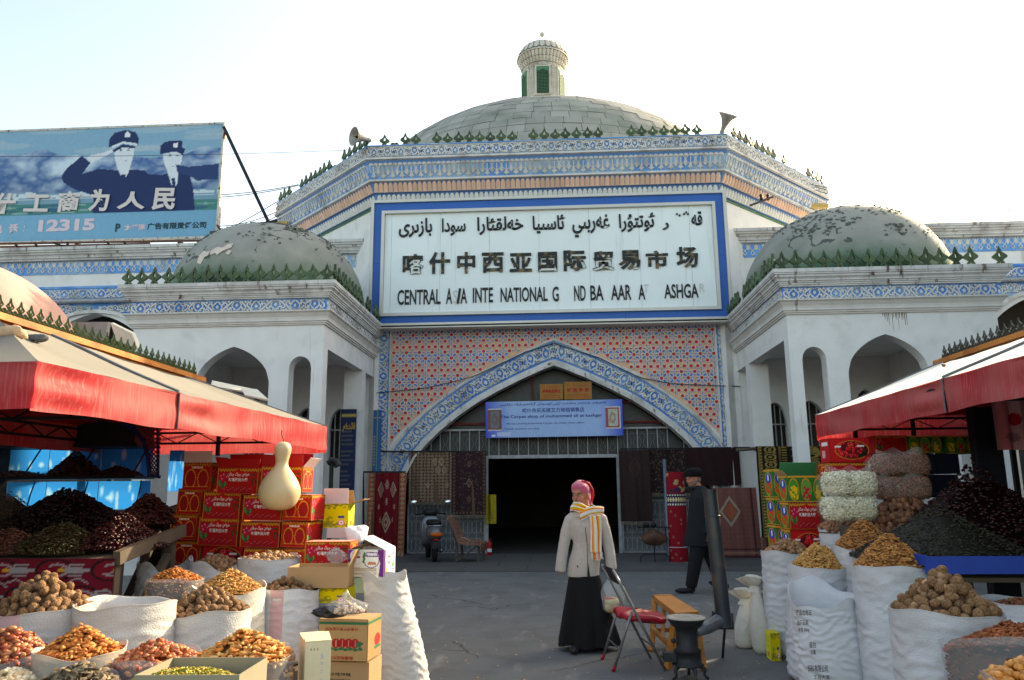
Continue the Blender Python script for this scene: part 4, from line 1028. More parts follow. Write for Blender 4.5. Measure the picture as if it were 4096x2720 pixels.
for k in range(5):
    MB().box((9.07, 3.2+k*2.2, 3.8), (9.095, 4.4+k*2.2, 5.6)).build('window', GREYDK, nb_); MB().box((9.07, 3.2+k*2.2, .1), (9.095, 4.6+k*2.2, 2.6)).build('door', IRONR, nb_)
row_house(RX, 9.8-1.2, 1.0, 10.12, 3.06, 'low shop house on the right with orange cornice behind the cream awning', [])
# boards and stones lying on the left roofs
def board(name, label, pts, th, m, cat='board'):
    a, b, c, d = [Vector(p) for p in pts]; n = (b-a).cross(d-a).normalized()*th
    mb = MB(); mb.add([a, b, c, d, a+n, b+n, c+n, d+n], [(0, 3, 2, 1), (4, 5, 6, 7), (0, 1, 5, 4), (1, 2, 6, 5), (2, 3, 7, 6), (3, 0, 4, 7)])
    o = mb.build(name, m); tag(o, label, cat); return o
BOARDW = mat('warm_white_board', srgb(226, 218, 200), .8, .08, 6, bump=.15)  # even warm white for the loose roof boards
BOARDG = mat('grey_concrete_board', srgb(150, 148, 145), .9, .12, 8, bump=.3, bscale=40)
board('concrete_slab', 'grey torn concrete slab standing on the left shop roof beside the pink dome', [at(300, 1390, 9.9), at(432, 1360, 9.7), at(445, 1290, 9.7), at(297, 1290, 9.9)], .05, BOARDG, 'slab')
board('roof_board', 'white board tilted on the left shop roof beside the grey slab', [at(478, 1362, 9.3), at(565, 1394, 9.0), at(541, 1332, 9.0), at(455, 1290, 9.3)], .04, BOARDW)
board('fibre_sheet', 'white corrugated sheet lying at the end of the wooden cornice, nearest the cornice', [at(845, 1548, 9.6), at(985, 1572, 9.0), at(1015, 1562, 9.3), at(850, 1527, 9.9)], .02, BOARDW, 'sheet')
board('fibre_sheet', 'white broken sheet on the left awning, farthest right above the dark gap', [at(980, 1585, 8.9), at(1076, 1605, 8.6), at(1030, 1563, 9.0), at(965, 1556, 9.2)], .02, BOARDW, 'sheet')
def rock(name, label, loc, s, m, seed, cat='stone'):
    r_ = np.random.RandomState(seed); mb = MB(); ph = r_.rand(6)*6
    def g(u, v):
        a = u*2*math.pi; b = (v-.5)*math.pi; q = 1+.18*math.sin(2*a+ph[0])*math.cos(b*2+ph[1])+.1*math.sin(5*a+ph[2]+3*b)
        x = math.copysign(abs(math.cos(a))**.6, math.cos(a))*math.cos(b)**.6 if math.cos(b) > 0 else 0; y = math.copysign(abs(math.sin(a))**.6, math.sin(a))*(max(0, math.cos(b))**.6)
        return (x*s[0]*q, y*s[1]*q, math.copysign(abs(math.sin(b))**.7, math.sin(b))*s[2]*q)
    mb.grid(g, 16, 10, closeu=True); o = mb.build(name, m, None, True, loc); tag(o, label, cat); return o
BRK = mat('broken_brick', srgb(205, 170, 138), .95, .2, 12, bump=.6, bscale=30)
rock('brick', 'broken pale brick weighing down the top of the left awning', at(60, 1330, 4.3)+Vector((-.03, 0, .0)), (.085, .05, .035), BRK, 3, 'brick')
rock('stone', 'dark grey stone beside the brick on the left awning', at(155, 1352, 4.6), (.05, .04, .022), mat('dark_stone', srgb(82, 84, 90), .8, .2, 9), 5)
rock('walnut_on_awning', 'small brown nut lying on the cream right awning', at(3775, 1462, 5.85), (.012, .012, .010), mat('brown_nut', srgb(130, 84, 60), .7), 6, 'nut')

# ================================================================ awnings
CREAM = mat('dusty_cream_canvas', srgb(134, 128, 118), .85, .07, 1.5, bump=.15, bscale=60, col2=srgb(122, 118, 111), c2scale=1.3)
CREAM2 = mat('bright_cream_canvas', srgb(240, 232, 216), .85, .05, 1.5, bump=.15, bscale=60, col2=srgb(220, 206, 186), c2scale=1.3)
LINING = mat('red_awning_lining', srgb(190, 26, 32), .6, .1, 2, trans=.15)
RED = mat('red_tarpaulin', srgb(214, 62, 70), .62, .08, 2.5, bump=.25, bscale=14, trans=.42, col2=srgb(220, 116, 114), c2scale=1.8, c2lo=.42, c2hi=.7, streak=(srgb(226, 128, 122), .50, .80), sscale=(70, 70, 2.2))
STRAP = mat('dark_strap', srgb(96, 98, 104), .8, .2, 6)
def awning(xe, xb, ys, ridge, zt, zb, label, redge):
    """valance along X = xe (seen edge) at the stations ys; ridge = (x, z, y0, y1); xb = far edge"""
    a = empty('stall_awning', label=label, cat='awning'); s = redge
    y0, y1 = ys[0], ys[-1]; rx, rz, ry0, ry1 = ridge
    def zvar(y): return zt(y)
    # roof skin: eave outline and ridge line, sagging between the rafters
    ny = 40
    def eave(y): return xe if not callable(xe) else xe(y)
    def roof(side):
        def g(u, v):
            y = y0+(y1-y0)*u; ex = eave(y) if side else xb
            ryy = min(max(y, ry0), ry1); yy = y+(ryy-y)*v
            ph = 0
            for k in range(len(ys)-1):
                if ys[k] <= y <= ys[k+1]: ph = math.sin(math.pi*(y-ys[k])/(ys[k+1]-ys[k]))
            sag = -.03*ph*math.sin(math.pi*min(1, v*1.0))-.02*ph*v
            return (ex+(rx-ex)*v, yy, zt(y)*(1-v)+rz*v+sag+.004*math.sin(y*9+v*7))
        return g
    mb = MB(); mb.grid(roof(True), ny, 12); mb.grid(roof(False), ny, 12)
    for yy, ry in ((y0, ry0), (y1, ry1)):
        def g(u, v, yy=yy, ry=ry):
            ex = eave(yy); x = xb+(ex-xb)*u; x = x+(rx-x)*v; return (x, yy+(ry-yy)*v, zt(yy)*(1-v)+rz*v-.03*math.sin(math.pi*v)*math.sin(math.pi*u))
        mb.grid(g, 14, 10)
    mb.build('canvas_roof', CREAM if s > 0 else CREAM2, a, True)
    m2 = MB(); m2.v = [(p[0], p[1], p[2]-.012) for p in mb.v]; m2.f = list(mb.f); m2.m = list(mb.m); m2.build('red_lining', LINING, a, True)
    # valances
    r_ = np.random.RandomState(4+int(abs(y1)*3))
    def val(name, P0, P1, zt0, zt1, h0, h1, amp=.012):
        P0 = Vector(P0); P1 = Vector(P1); d = (P1-P0); L = d.length; e = d/L; nn = Vector((e.y, -e.x)); ph = r_.rand(6)*6.28
        def g(u, v):
            p = P0+d*u; zt_ = zt0+(zt1-zt0)*u; h = h0+(h1-h0)*u
            off = amp*(math.sin(u*L*5+ph[0])*.5+math.sin(u*L*11+ph[1]+v*2)*.35+math.sin(v*5+u*L*3+ph[2])*.5)*math.sin(math.pi*min(1, v*.75+.05))
            off += amp*1.4*math.exp(-((u*L-.25)/.25)**2)*math.sin(v*9+ph[3])
            dz = .006*math.sin(u*L*6+ph[4])*v
            return (p.x+nn.x*off, p.y+nn.y*off, zt_-h*v+dz)
        mb = MB().grid(g, max(12, int(L/.05)), 12); return mb.build(name, RED, a, True)
    pts = [(eave(y), y) for y in ys]
    for k in range(len(ys)-1):
        val('valance', (*pts[k],), (*pts[k+1],), zt(ys[k]), zt(ys[k+1]), zt(ys[k])-zb(ys[k]), zt(ys[k+1])-zb(ys[k+1]), .014)
    val('valance', (xb, y0), pts[0], zt(y0), zt(y0), zt(y0)-zb(y0), zt(y0)-zb(y0))
    val('valance', (xb, y1), pts[-1], zt(y1), zt(y1), zt(y1)-zb(y1)+.03, zt(y1)-zb(y1)+.03)
    val('valance', (xb, y0), (xb, y1), zt(y0), zt(y1), zt(y0)-zb(y0)+.02, zt(y1)-zb(y1)+.02)
    # straps over the seams
    mb = MB()
    for k in range(1, len(ys)-1):
        g = roof(True); u = (ys[k]-y0)/(y1-y0); P = [Vector(g(u, v))+Vector((0, 0, .006)) for v in np.linspace(0, 1, 12)]
        mb.tube(P, .012, 5)
        mb.tube([(eave(ys[k])+s*.008, ys[k], zt(ys[k])+.003), (eave(ys[k])+s*.010, ys[k], zb(ys[k]))], .006, 5)
    mb.tube([(eave(y1)+s*.0, y1, zt(y1)+.004)]+[Vector(roof(True)(1, v))+Vector((0, 0, .004)) for v in np.linspace(.1, 1, 8)], .008, 5)
    tag(mb.build('seam_strap', STRAP, a), kind='stuff')
    # steel frame with lattice girders and posts
    FR = BLACK
    def girder(p, q, dz=.11):
        p = Vector(p); q = Vector(q); mb = MB(); mb.bar(p, q, .022); mb.bar(p-Vector((0, 0, dz)), q-Vector((0, 0, dz)), .022)
        L = (q-p).length; n = max(2, int(L/.22))
        for k in range(n):
            a_ = p+(q-p)*(k/n); b_ = p+(q-p)*((k+1)/n)
            if k % 2: a_, b_ = a_-Vector((0, 0, dz)), b_
            else: b_ = b_-Vector((0, 0, dz))
            mb.bar(a_, b_, .010)
        mb.build('lattice_girder', FR, a)
    for y in ys:
        yi = min(max(y, y0+.04), y1-.04); girder((eave(y)-s*.03, yi, zt(y)-.05), (xb+s*.03, yi, zt(y)-.05))
        MB().bar((eave(y)-s*.03, yi, zt(y)-.03), (rx, min(max(y, ry0), ry1), rz-.03), .02).build('rafter', FR, a)
    girder((xb+s*.03, y0+.03, zt(y0)-.05), (xb+s*.03, y1-.03, zt(y1)-.05)); girder((eave(y0)-s*.035, y0+.03, zt(y0)-.05), (eave(y1)-s*.035, y1-.03, zt(y1)-.05))
    MB().bar((rx, ry0, rz-.03), (rx, ry1, rz-.03), .025).build('ridge_bar', FR, a)
    for k in range(2):
        yy = y1-.06-.28*k; mb = MB()
    for xx in np.linspace(xb+s*.4, eave(y1)-s*.4, 3): MB().bar((xx, y1-.03, zt(y1)-.02), (xx, y1-.03, zb(y1)-.05), .035).build('frame_bar', FR, a)
    for (xx, yy) in ((xb+s*.05, y0+.1), (xb+s*.05, y1-.1)):
        MB().bar((xx, yy, 0), (xx, yy, zt(yy)-.05), .045).build('post', FR, a)
    return a
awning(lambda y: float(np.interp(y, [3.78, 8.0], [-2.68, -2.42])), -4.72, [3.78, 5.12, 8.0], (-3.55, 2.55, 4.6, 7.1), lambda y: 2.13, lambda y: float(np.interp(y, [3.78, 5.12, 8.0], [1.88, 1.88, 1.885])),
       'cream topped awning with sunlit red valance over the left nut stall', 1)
awning(2.83, 4.86, [.6, 2.6, 4.3, 5.75, 8.6], (3.95, 2.70, 1.3, 8.0), lambda y: 2.23, lambda y: 1.985,  # near bays out of view lengthened to cut sky light underneath
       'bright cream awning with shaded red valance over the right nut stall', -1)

# ================================================================ stall furniture
WOODT = mat('worn_grey_wood', srgb(92, 80, 70), .85, .25, 4, bump=.3, bscale=30)
def table(name, label, x0, x1, y0, y1, z0, z1, m=WOODT):
    """plank table rising from z0 at the front to z1 at the back"""
    t = empty(name, label=label, cat='table')
    n = 5
    for k in range(n):
        ya, yb = y0+(y1-y0)*k/n, y0+(y1-y0)*(k+1)/n-.008; za, zb_ = z0+(z1-z0)*k/n, z0+(z1-z0)*(k+1)/n
        mb = MB(); mb.add([(x0, ya, za), (x1, ya, za), (x1, yb, zb_), (x0, yb, zb_), (x0, ya, za-.03), (x1, ya, za-.03), (x1, yb, zb_-.03), (x0, yb, zb_-.03)],
             [(0, 1, 2, 3), (7, 6, 5, 4), (4, 5, 1, 0), (5, 6, 2, 1), (6, 7, 3, 2), (7, 4, 0, 3)]); mb.build('plank', m, t)
    for (x, y, z) in ((x0+.05, y0+.06, z0-.03), (x1-.05, y0+.06, z0-.03), (x0+.05, y1-.06, z1-.03), (x1-.05, y1-.06, z1-.03)):
        MB().box((x-.035, y-.035, 0), (x+.035, y+.035, z)).build('leg', m, t)
    MB().bar((x1+.02, y0-.03, z0+.02), (x1+.02, y1, z1+.03), .05, .09).build('side_rail', m, t)
    MB().bar((x0-.02, y0-.03, z0+.02), (x0-.02, y1, z1+.03), .05, .09).build('side_rail', m, t)
    MB().bar((x1-.05, y0+.1, .25), (x1-.02, y0+.75, z0-.02), .05).build('brace', m, t)
    return t
table('sloping_table', 'sloping wooden display table under the left awning, covered in heaps of dried fruit', -4.55, -3.04, 5.30, 6.20, 1.0, 1.13)
table('back_table', 'rear raised table against the blue display cabinet under the left awning', -4.7, -3.62, 6.24, 7.3, 1.14, 1.28)
PRINT = mat('printed_surface', (1, 1, 1), .75, .05, 8, attr=True)
CLOTHP = mat('printed_cloth', (1, 1, 1), .9, .06, 30, attr=True, bump=.2, bscale=60)
def ikat():
    cv = Cv(150, 50, srgb(110, 10, 34)); W_ = srgb(150, 142, 148); K = srgb(22, 10, 16); Y_ = srgb(200, 150, 60)
    r_ = np.random.RandomState(3)
    for i in range(5):
        for j in range(3):
            cx_, cy_ = .02+i*.24+(j % 2)*.12, .16+j*.34
            cv.ell(cx_, cy_, .085, .15, K); cv.ell(cx_, cy_, .072, .125, srgb(122, 10, 34)); cv.ring(cx_+.01, cy_, .05, .09, .25, W_); cv.ell(cx_+.03, cy_, .018, .03, Y_); cv.diam(cx_-.03, cy_, .03, .05, srgb(120, 8, 34))
            for q in range(4): cv.line(cx_+.06, cy_-.06+q*.04, cx_+.12, cy_-.08+q*.05, .0035, W_, .33)
            cv.line(cx_+.05, cy_, cx_+.17, cy_, .004, W_, .33)
    for q in range(26):
        x = q/26; y = r_.rand(); cv.line(x, y, x+.04, y+.05, .003, W_, .33); cv.line(x+.04, y+.05, x+.08, y-.02, .003, W_, .33)
    return cv.speck(.12)
o = inst('ikat_cloth', ikat().data('ikat_cloth', 1.62, .50, CLOTHP, lambda u, v: -.015*np.sin(u*22+v*3)*(1-v)-.01*np.sin(u*51)*(1-v)), None, (-4.64, 5.25, .52))
tag(o, 'red ikat cloth with white tongues hanging over the front of the left sloping table', 'cloth')

# blue backlit sheets and glass shelf unit at the far end of the left stall
def skyprint(seed, w_, h_):
    cv = Cv(w_, h_, srgb(20, 140, 226)); r_ = np.random.RandomState(seed)
    for q in range(9): 
        cx_, cy_, rx, ry = r_.rand(), r_.rand()*.7+.1, r_.uniform(.02, .07), r_.uniform(.1, .26)
        for k, a in ((1.0, .16), (.8, .2), (.6, .25), (.4, .3)): cv.ell(cx_, cy_, rx*k, ry*k, srgb(170, 225, 245), a)
    return cv
TARP = mat('blue_sky_tarpaulin', (1, 1, 1), .5, .04, 3, attr=True, trans=.72)
cab = empty('display_cabinet', label='dark blue framed glass display cabinet with cloud printed blue backing under the left awning', cat='cabinet')
YC = 7.55
def zc_(v, y=YC): return at(300, v, y).z
xa, xb_ = at(-60, 1900, YC).x, at(575, 1900, YC).x
for (v0, v1, sd_) in ((1790, 1908, 2), (1925, 2040, 5)):
    z1_, z0_ = zc_(v0), zc_(v1)
    for k in range(3):
        a = xa+(xb_-xa)*k/3; b = xa+(xb_-xa)*(k+1)/3-.006
        o = inst('backing_sheet', skyprint(sd_+k, 50, 26).data('backing_sheet', b-a, z1_-z0_, TARP), cab, (a, YC+.16, z0_))
GLASS = mat('thin_glass', (.9, .95, .95), .1, 0, alpha=.12, spec=.6)
for k in range(4):
    x = xa+(xb_-xa)*k/3
    MB().bar((x+.05, YC-.05, zc_(1790)), (x-.02, YC-.18, zc_(1905)), .012).build('glass_edge', BLACK, cab)
    mb = MB(); zt_, zb__ = zc_(1925), zc_(2035); mb.tube([(x-.05, YC+.05, zt_), (x, YC-.04, zt_-.04), (x+.03, YC-.12, (zt_+zb__)/2), (x+.035, YC-.16, zb__)], .007, 5); mb.build('glass_edge', BLACK, cab)
for v in (1788, 1912):
    MB().box((xa, YC-.25, zc_(v)-.015), (xb_+.05, YC+.15, zc_(v)+.015)).build('shelf', BLACK, cab)
MB().box((xa, YC-.22, zc_(1700)), (xb_, YC+.14, zc_(1788)+.02)).build('upper_locker', mat('dark_locker', srgb(26, 26, 30), .5, .2, 3), cab)
FB = mat('deep_blue_frame', srgb(22, 44, 110), .45, .15, 4)
mb = MB(); P = [at(490, 1690, YC-.28), at(540, 1720, YC-.28), at(575, 1765, YC-.28), at(592, 1830, YC-.28), at(600, 1910, YC-.28)]
mb.tube(P, .022, 8); mb.bar(at(600, 1900, YC-.28), at(640, 1908, YC-.28), .03); mb.bar(at(632, 1700, YC-.28), at(632, 1912, YC-.28), .02); mb.build('blue_side_frame', FB, cab)
mb = MB(); p0_, p1_ = at(560, 1660, YC-.28), at(632, 1905, YC-.28)
zz = np.linspace(p0_.z, p1_.z, 15)
for i, z_ in enumerate(zz[:-1]):
    z2_ = zz[i+1]; f_ = (i+.5)/14; xl = p0_.x+(p1_.x-p0_.x)*f_*.75; xr = p1_.x
    n = 3
    for k in range(n):
        a = xl+(xr-xl)*k/n; b = xl+(xr-xl)*(k+1)/n; m_ = (a+b)/2
        mb.bar((a, YC-.28, (z_+z2_)/2), (m_, YC-.28, z_), .008); mb.bar((m_, YC-.28, z_), (b, YC-.28, (z_+z2_)/2), .008)
        mb.bar((a, YC-.28, (z_+z2_)/2), (m_, YC-.28, z2_), .008); mb.bar((m_, YC-.28, z2_), (b, YC-.28, (z_+z2_)/2), .008)
mb.build('diamond_mesh', IRONR, cab)
o = inst('blue_tarpaulin', skyprint(21, 24, 40).data('blue_tarpaulin', .16, .42, TARP), None, at(668, 1965, 7.9)); tag(o, 'narrow bright blue cloud printed tarpaulin between the cabinet and the red cartons', 'tarpaulin')

# ================================================================ nuts and fruit
def nutmesh(kind, nu=8, nv=6, seed=0):
    r_ = np.random.RandomState(seed); v = []; f = []
    ph = r_.rand(8)*6.28
    for j in range(nv+1):
        b = (j/nv-.5)*math.pi
        for i in range(nu):
            a = i/nu*2*math.pi; ca, sa, cb, sb = math.cos(a), math.sin(a), math.cos(b), math.sin(b); q = 1
            if kind == 'walnut':
                q = 1+.035*math.sin(7*a+ph[0]+3*b)+.035*math.sin(9*b+ph[1]+2*math.sin(a*3))-.05*abs(math.sin(5*a+4*b+ph[2]))**3
                seam = math.exp(-(sa/.16)**2)*.055; q += seam*(.6 if cb > .3 else .2)
                p = (ca*cb*1.0*q, sa*cb*.92*q, sb*1.12*q+(.05*abs(sb)**6*math.copysign(1, sb)))
            elif kind == 'almond':
                t = .5+.5*sb; wd_ = (math.sin(math.pi*min(1, t**.75)))**.8 if 0 < t < 1 else 0
                p = (ca*cb*.52*(1-.25*t), sa*cb*.34, sb*1.0)
            elif kind == 'date':
                q = 1+.13*math.sin(3*a+ph[0]+4*b)+.10*math.sin(5*a+ph[1]-6*b); p = (ca*cb*.72*q, sa*cb*.62*q, sb*1.0)
            elif kind == 'shard':
                q = 1+.25*math.sin(2*a+ph[0])+.18*math.sin(3*a+ph[3]); p = (ca*cb*.8*q, sa*cb*.2*q, sb*1.0*(1+.2*math.sin(a+ph[1])))
            elif kind == 'raisin': q = 1+.15*math.sin(2*a+5*b+ph[0]); p = (ca*cb*.42*q, sa*cb*.38*q, sb)
            else: p = (ca*cb*.9, sa*cb*.85, sb)
            v.append(p)
    for j in range(nv):
        for i in range(nu):
            i2 = (i+1) % nu; f.append((j*nu+i, j*nu+i2, (j+1)*nu+i2, (j+1)*nu+i))
    return np.array(v, np.float32), np.array(f, np.int32)
def rotmats(n, rs, flat=0.0):
    q = rs.normal(size=(n, 4)); q /= np.linalg.norm(q, axis=1)[:, None]; w_, x, y, z = q.T
    M = np.stack([1-2*(y*y+z*z), 2*(x*y-z*w_), 2*(x*z+y*w_), 2*(x*y+z*w_), 1-2*(x*x+z*z), 2*(y*z-x*w_), 2*(x*z-y*w_), 2*(y*z+x*w_), 1-2*(x*x+y*y)], -1).reshape(n, 3, 3)
    if flat > 0:       # long axis (z) laid down near the surface
        a = rs.rand(n)*6.28; t = rs.normal(size=n)*.35*(1-flat)+0; ax = np.stack([np.cos(a)*np.cos(t), np.sin(a)*np.cos(t), np.sin(t)], -1)
        r_ = rs.rand(n)*6.28 if flat < .9 else rs.normal(size=n)*.4; up = np.stack([-np.sin(a), np.cos(a), 0*a], -1); up2 = np.cross(ax, up)
        xx = up*np.cos(r_)[:, None]+up2*np.sin(r_)[:, None]; yy = np.cross(ax, xx); M = np.stack([xx, yy, ax], -1)
    return M
NUTM = {}
def nut_mat(name, rough=.6, spec=.3, bump=0.0, scale=60):
    return mat(name, (1, 1, 1), rough, .18, scale, attr=True, spec=spec, bump=bump, bscale=90)
NM = nut_mat('nut_surface', .62); NMG = nut_mat('glossy_fruit_surface', .38, .45)
def heap_pts(n, rx, ry, H, rs, pw=1.25, jit=.0):
    r_ = np.sqrt(rs.rand(n)); a = rs.rand(n)*2*math.pi
    z = H*(1-r_**pw)*(1+.06*np.sin(3*a+rs.rand()*6))+rs.normal(size=n)*jit
    return np.stack([rx*r_*np.cos(a), ry*r_*np.sin(a), z], -1)
def heap(name, label, cat, loc, rx, ry, H, n, size, kind, cols, group=None, pw=1.3, mat_=None, seed=1, flat=.6, core=True, tilt=0.0, parent=None, nu=8, nv=5, fn=None, jit=None, cut=None):
    """one heap of uncountable small goods"""
    rs = np.random.RandomState(seed); bv, bf = nutmesh(kind, nu, nv, seed)
    P = heap_pts(n, rx, ry, H, rs, pw, size*.35 if jit is None else jit) if fn is None else fn(n, rs)
    if cut is not None: P = P[cut(P)]; n = len(P)
    M = rotmats(n, rs, flat); sc = size*rs.uniform(.8, 1.2, n)
    V = np.einsum('nij,vj->nvi', M, bv)*sc[:, None, None]+P[:, None, :]
    F = (bf[None]+np.arange(n)[:, None, None]*len(bv)).reshape(-1, bf.shape[1])
    ci = np.array(cols)[rs.randint(0, len(cols), n)]*rs.uniform(.75, 1.2, (n, 1)); CC = np.repeat(ci, len(bv), 0)
    V = V.reshape(-1, 3)
    if core and fn is None:       # heap underlay, darkened to stand for shade between the pieces
        k = 28; cv_ = [(0, 0, H-size*.9)]; cf = []
        for j in range(1, 7):
            rr = j/6
            for i in range(k): cv_.append((rx*rr*math.cos(i/k*6.2832), ry*rr*math.sin(i/k*6.2832), H*(1-rr**pw)-size*.9))
        tri = []
        for i in range(k): tri.append((0, 1+i, 1+(i+1) % k, 1+(i+1) % k))
        for j in range(5):
            for i in range(k): tri.append((1+j*k+i, 1+(j+1)*k+i, 1+(j+1)*k+(i+1) % k, 1+j*k+(i+1) % k))
        tri = [t for t in tri if t[2] != t[3]]
        n0 = len(V); V = np.concatenate([V, np.array(cv_, np.float32)]); F = np.concatenate([F, np.array(tri, np.int32)+n0]); CC = np.concatenate([CC, np.tile(np.array(cols[0])*.35, (len(cv_), 1))])
    me = np_mesh(name, V, F, [mat_ or NM], CC, True)
    o = inst(name, me, parent, loc, (tilt, 0, 0)); tag(o, label, cat if parent is None else None, group, 'stuff'); return o
WAL = [mesh_data('walnut', *nutmesh('walnut', 18, 12, s), [mat('walnut_shell', srgb(176, 132, 94), .75, .30, 2.2, bump=2.5, bscale=4.5, rnd=.2, col2=srgb(140, 98, 66), c2scale=3.0, c2lo=.5, c2hi=.62)], smooth=True) for s in range(4)]
for m_ in WAL:
    pass
def walnuts(label, loc, rx, ry, H, rad, group, seed, pw=1.35, maxn=90, tilt=0.0):
    """every nut of the pile is an object of its own"""
    rs = np.random.RandomState(seed); P = []; tries = 0
    while tries < 9000 and len(P) < maxn:
        tries += 1
        r_ = math.sqrt(rs.rand())*.95; a = rs.rand()*6.2832; lay = rs.choice([0, 0, 1]) if r_ < .72 else 0
        p = np.array([rx*r_*math.cos(a), ry*r_*math.sin(a), H*(1-r_**pw)-lay*rad*1.1+rad*.3])
        if all(np.sum((p-q)**2) > (rad*1.75)**2 for q in P): P.append(p)
    for p in P:
        o = inst('walnut', WAL[rs.randint(4)], None, (loc[0]+p[0], loc[1]+p[1]*math.cos(tilt), loc[2]+p[2]+p[1]*math.sin(tilt)), (rs.rand()*6.28, rs.rand()*6.28, rs.rand()*6.28), (rad*rs.uniform(.88, 1.12),)*3)
        tag(o, label, 'walnut', group)
    # packed nuts below the visible ones
    heap('walnut_bed', label.replace('walnut', 'bed of walnuts', 1) if False else 'packed walnuts below the top layer in '+group.split(' in ')[-1], 'walnuts', (loc[0], loc[1], loc[2]-rad*.9), rx*.93, ry*.93, H, 70, rad*.95, 'walnut', [srgb(170, 130, 98)], seed=seed+50, flat=0, nu=8, nv=6, tilt=tilt)
    return len(P)

# ================================================================ sacks
SACK = mat('woven_white_sack', srgb(204, 203, 202), .6, .08, 6, bump=.5, bscale=120, streak=(srgb(176, 166, 152), .58, .8), sscale=(2.2, 2.2, 6), col2=srgb(180, 170, 158), c2scale=2.5, c2lo=.5, c2hi=.8, trans=.06, spec=.35)
SACKB = mat('blueish_woven_sack', srgb(214, 215, 220), .6, .08, 6, bump=.5, bscale=120, streak=(srgb(150, 145, 138), .6, .8), sscale=(2.2, 2.2, 6), col2=srgb(182, 178, 176), c2scale=2.5, c2lo=.48, c2hi=.78, trans=.06)
SACKC = mat('cream_woven_sack', srgb(214, 208, 196), .7, .07, 6, bump=.35, bscale=90, col2=srgb(190, 178, 160), c2scale=2.5, c2lo=.5, c2hi=.75)
PLAST = mat('clear_plastic_bag', srgb(205, 208, 212), .18, .03, 4, alpha=.24, spec=.7, bump=.5, bscale=22)
PSTRIPE = mat('pink_sack_stripe', srgb(208, 168, 172), .7, .08, 6)
def sack_mesh(rx, ry, h, r_bot=.92, seed=0, wr=.012, belly=.06, fold=.05, lean=(0, 0), nz=90, na=80, wave=.012, top=1.0, rimtilt=0.0, m=SACK, stripe=None, name='sack_cloth', open_depth=.12, freq=85):
    rs = np.random.RandomState(seed); ph = rs.rand(12)*6.28; th = np.linspace(0, 2*math.pi, na, endpoint=False); prof = []
    zs = list(np.linspace(0, 1, nz)); V = []; F = []
    def row(t, rscale, z, wk):
        fold_ = np.zeros(na)
        for k in range(4):
            sl_ = np.sin(th*(1+k)+ph[k])*(1.3-.2*k)+np.sin((3+k)*th+ph[k+4]+t*3)*.8+np.sin((7+2*k)*th+ph[k+2]-t*5)*.35
            am = np.clip(.35+.9*np.sin(th*(2+k)+ph[k]*2+t*h*(9+4*k)), 0, 1.3)
            fold_ += (1-1.9*np.abs(np.sin((t*h*freq*(.6+.3*k)+sl_*2.6+ph[k+8])/2)))*am
        rr = 1+wk*fold_/max(rx, ry)*.35+.018*np.sin(3*th+ph[1])+.010*np.sin(5*th+ph[2]+t*3)
        rr = 1+(rr-1)*.55
        x = rx*rscale*rr*np.cos(th)+lean[0]*t; y = ry*rscale*rr*np.sin(th)+lean[1]*t
        zz = z+wave*np.sin(2*th+ph[3])*t**3+wave*.5*np.sin(5*th+ph[6])*t**6+rimtilt*np.sin(th)*ry*t**4
        return np.stack([x, y, zz], -1)
    for t in zs:
        rs_ = (r_bot+(top-r_bot)*t)+belly*math.sin(math.pi*min(1, t*1.15))*(1 if t < .87 else .5)
        if t < .07: rs_ *= (.72+.28*math.sqrt(t/.07))
        V.append(row(t, rs_, h*t, wr*(1 if t < .9 else .35)))
    V.append(row(1.0, top*1.012, h+.004, wr*.3)); V.append(row(1.0, top*.985, h+.004, wr*.3))
    for q in (.35, 1.0): V.append(row(1-open_depth/h*q, top*(.975-.02*q), h-open_depth*q, wr*.3))
    V = np.concatenate(V); nr_ = nz+4
    i = np.arange(na); 
    for j in range(nr_-1): F.append(np.stack([j*na+i, j*na+(i+1) % na, (j+1)*na+(i+1) % na, (j+1)*na+i], -1))
    F = np.concatenate(F); me = np_mesh(name, V, F, [m, PSTRIPE], None, True)
    if stripe:
        mi = np.zeros(len(F), np.int32); c = i[None, :].repeat(nr_-1, 0).ravel(); a = c/na*360
        mi[(a > stripe[0]) & (a < stripe[1]) & (np.arange(len(F)) < (nz+1)*na)] = 1; me.polygons.foreach_set('material_index', mi)
    return me
def sack(label, x, y, z0, h, rx, ry=None, group=None, rot=0.0, **k):
    ry = ry or rx
    o = inst('sack', sack_mesh(rx, ry, h, **k), None, (x, y, z0), (0, 0, rot)); tag(o, label, 'sack', group); return o
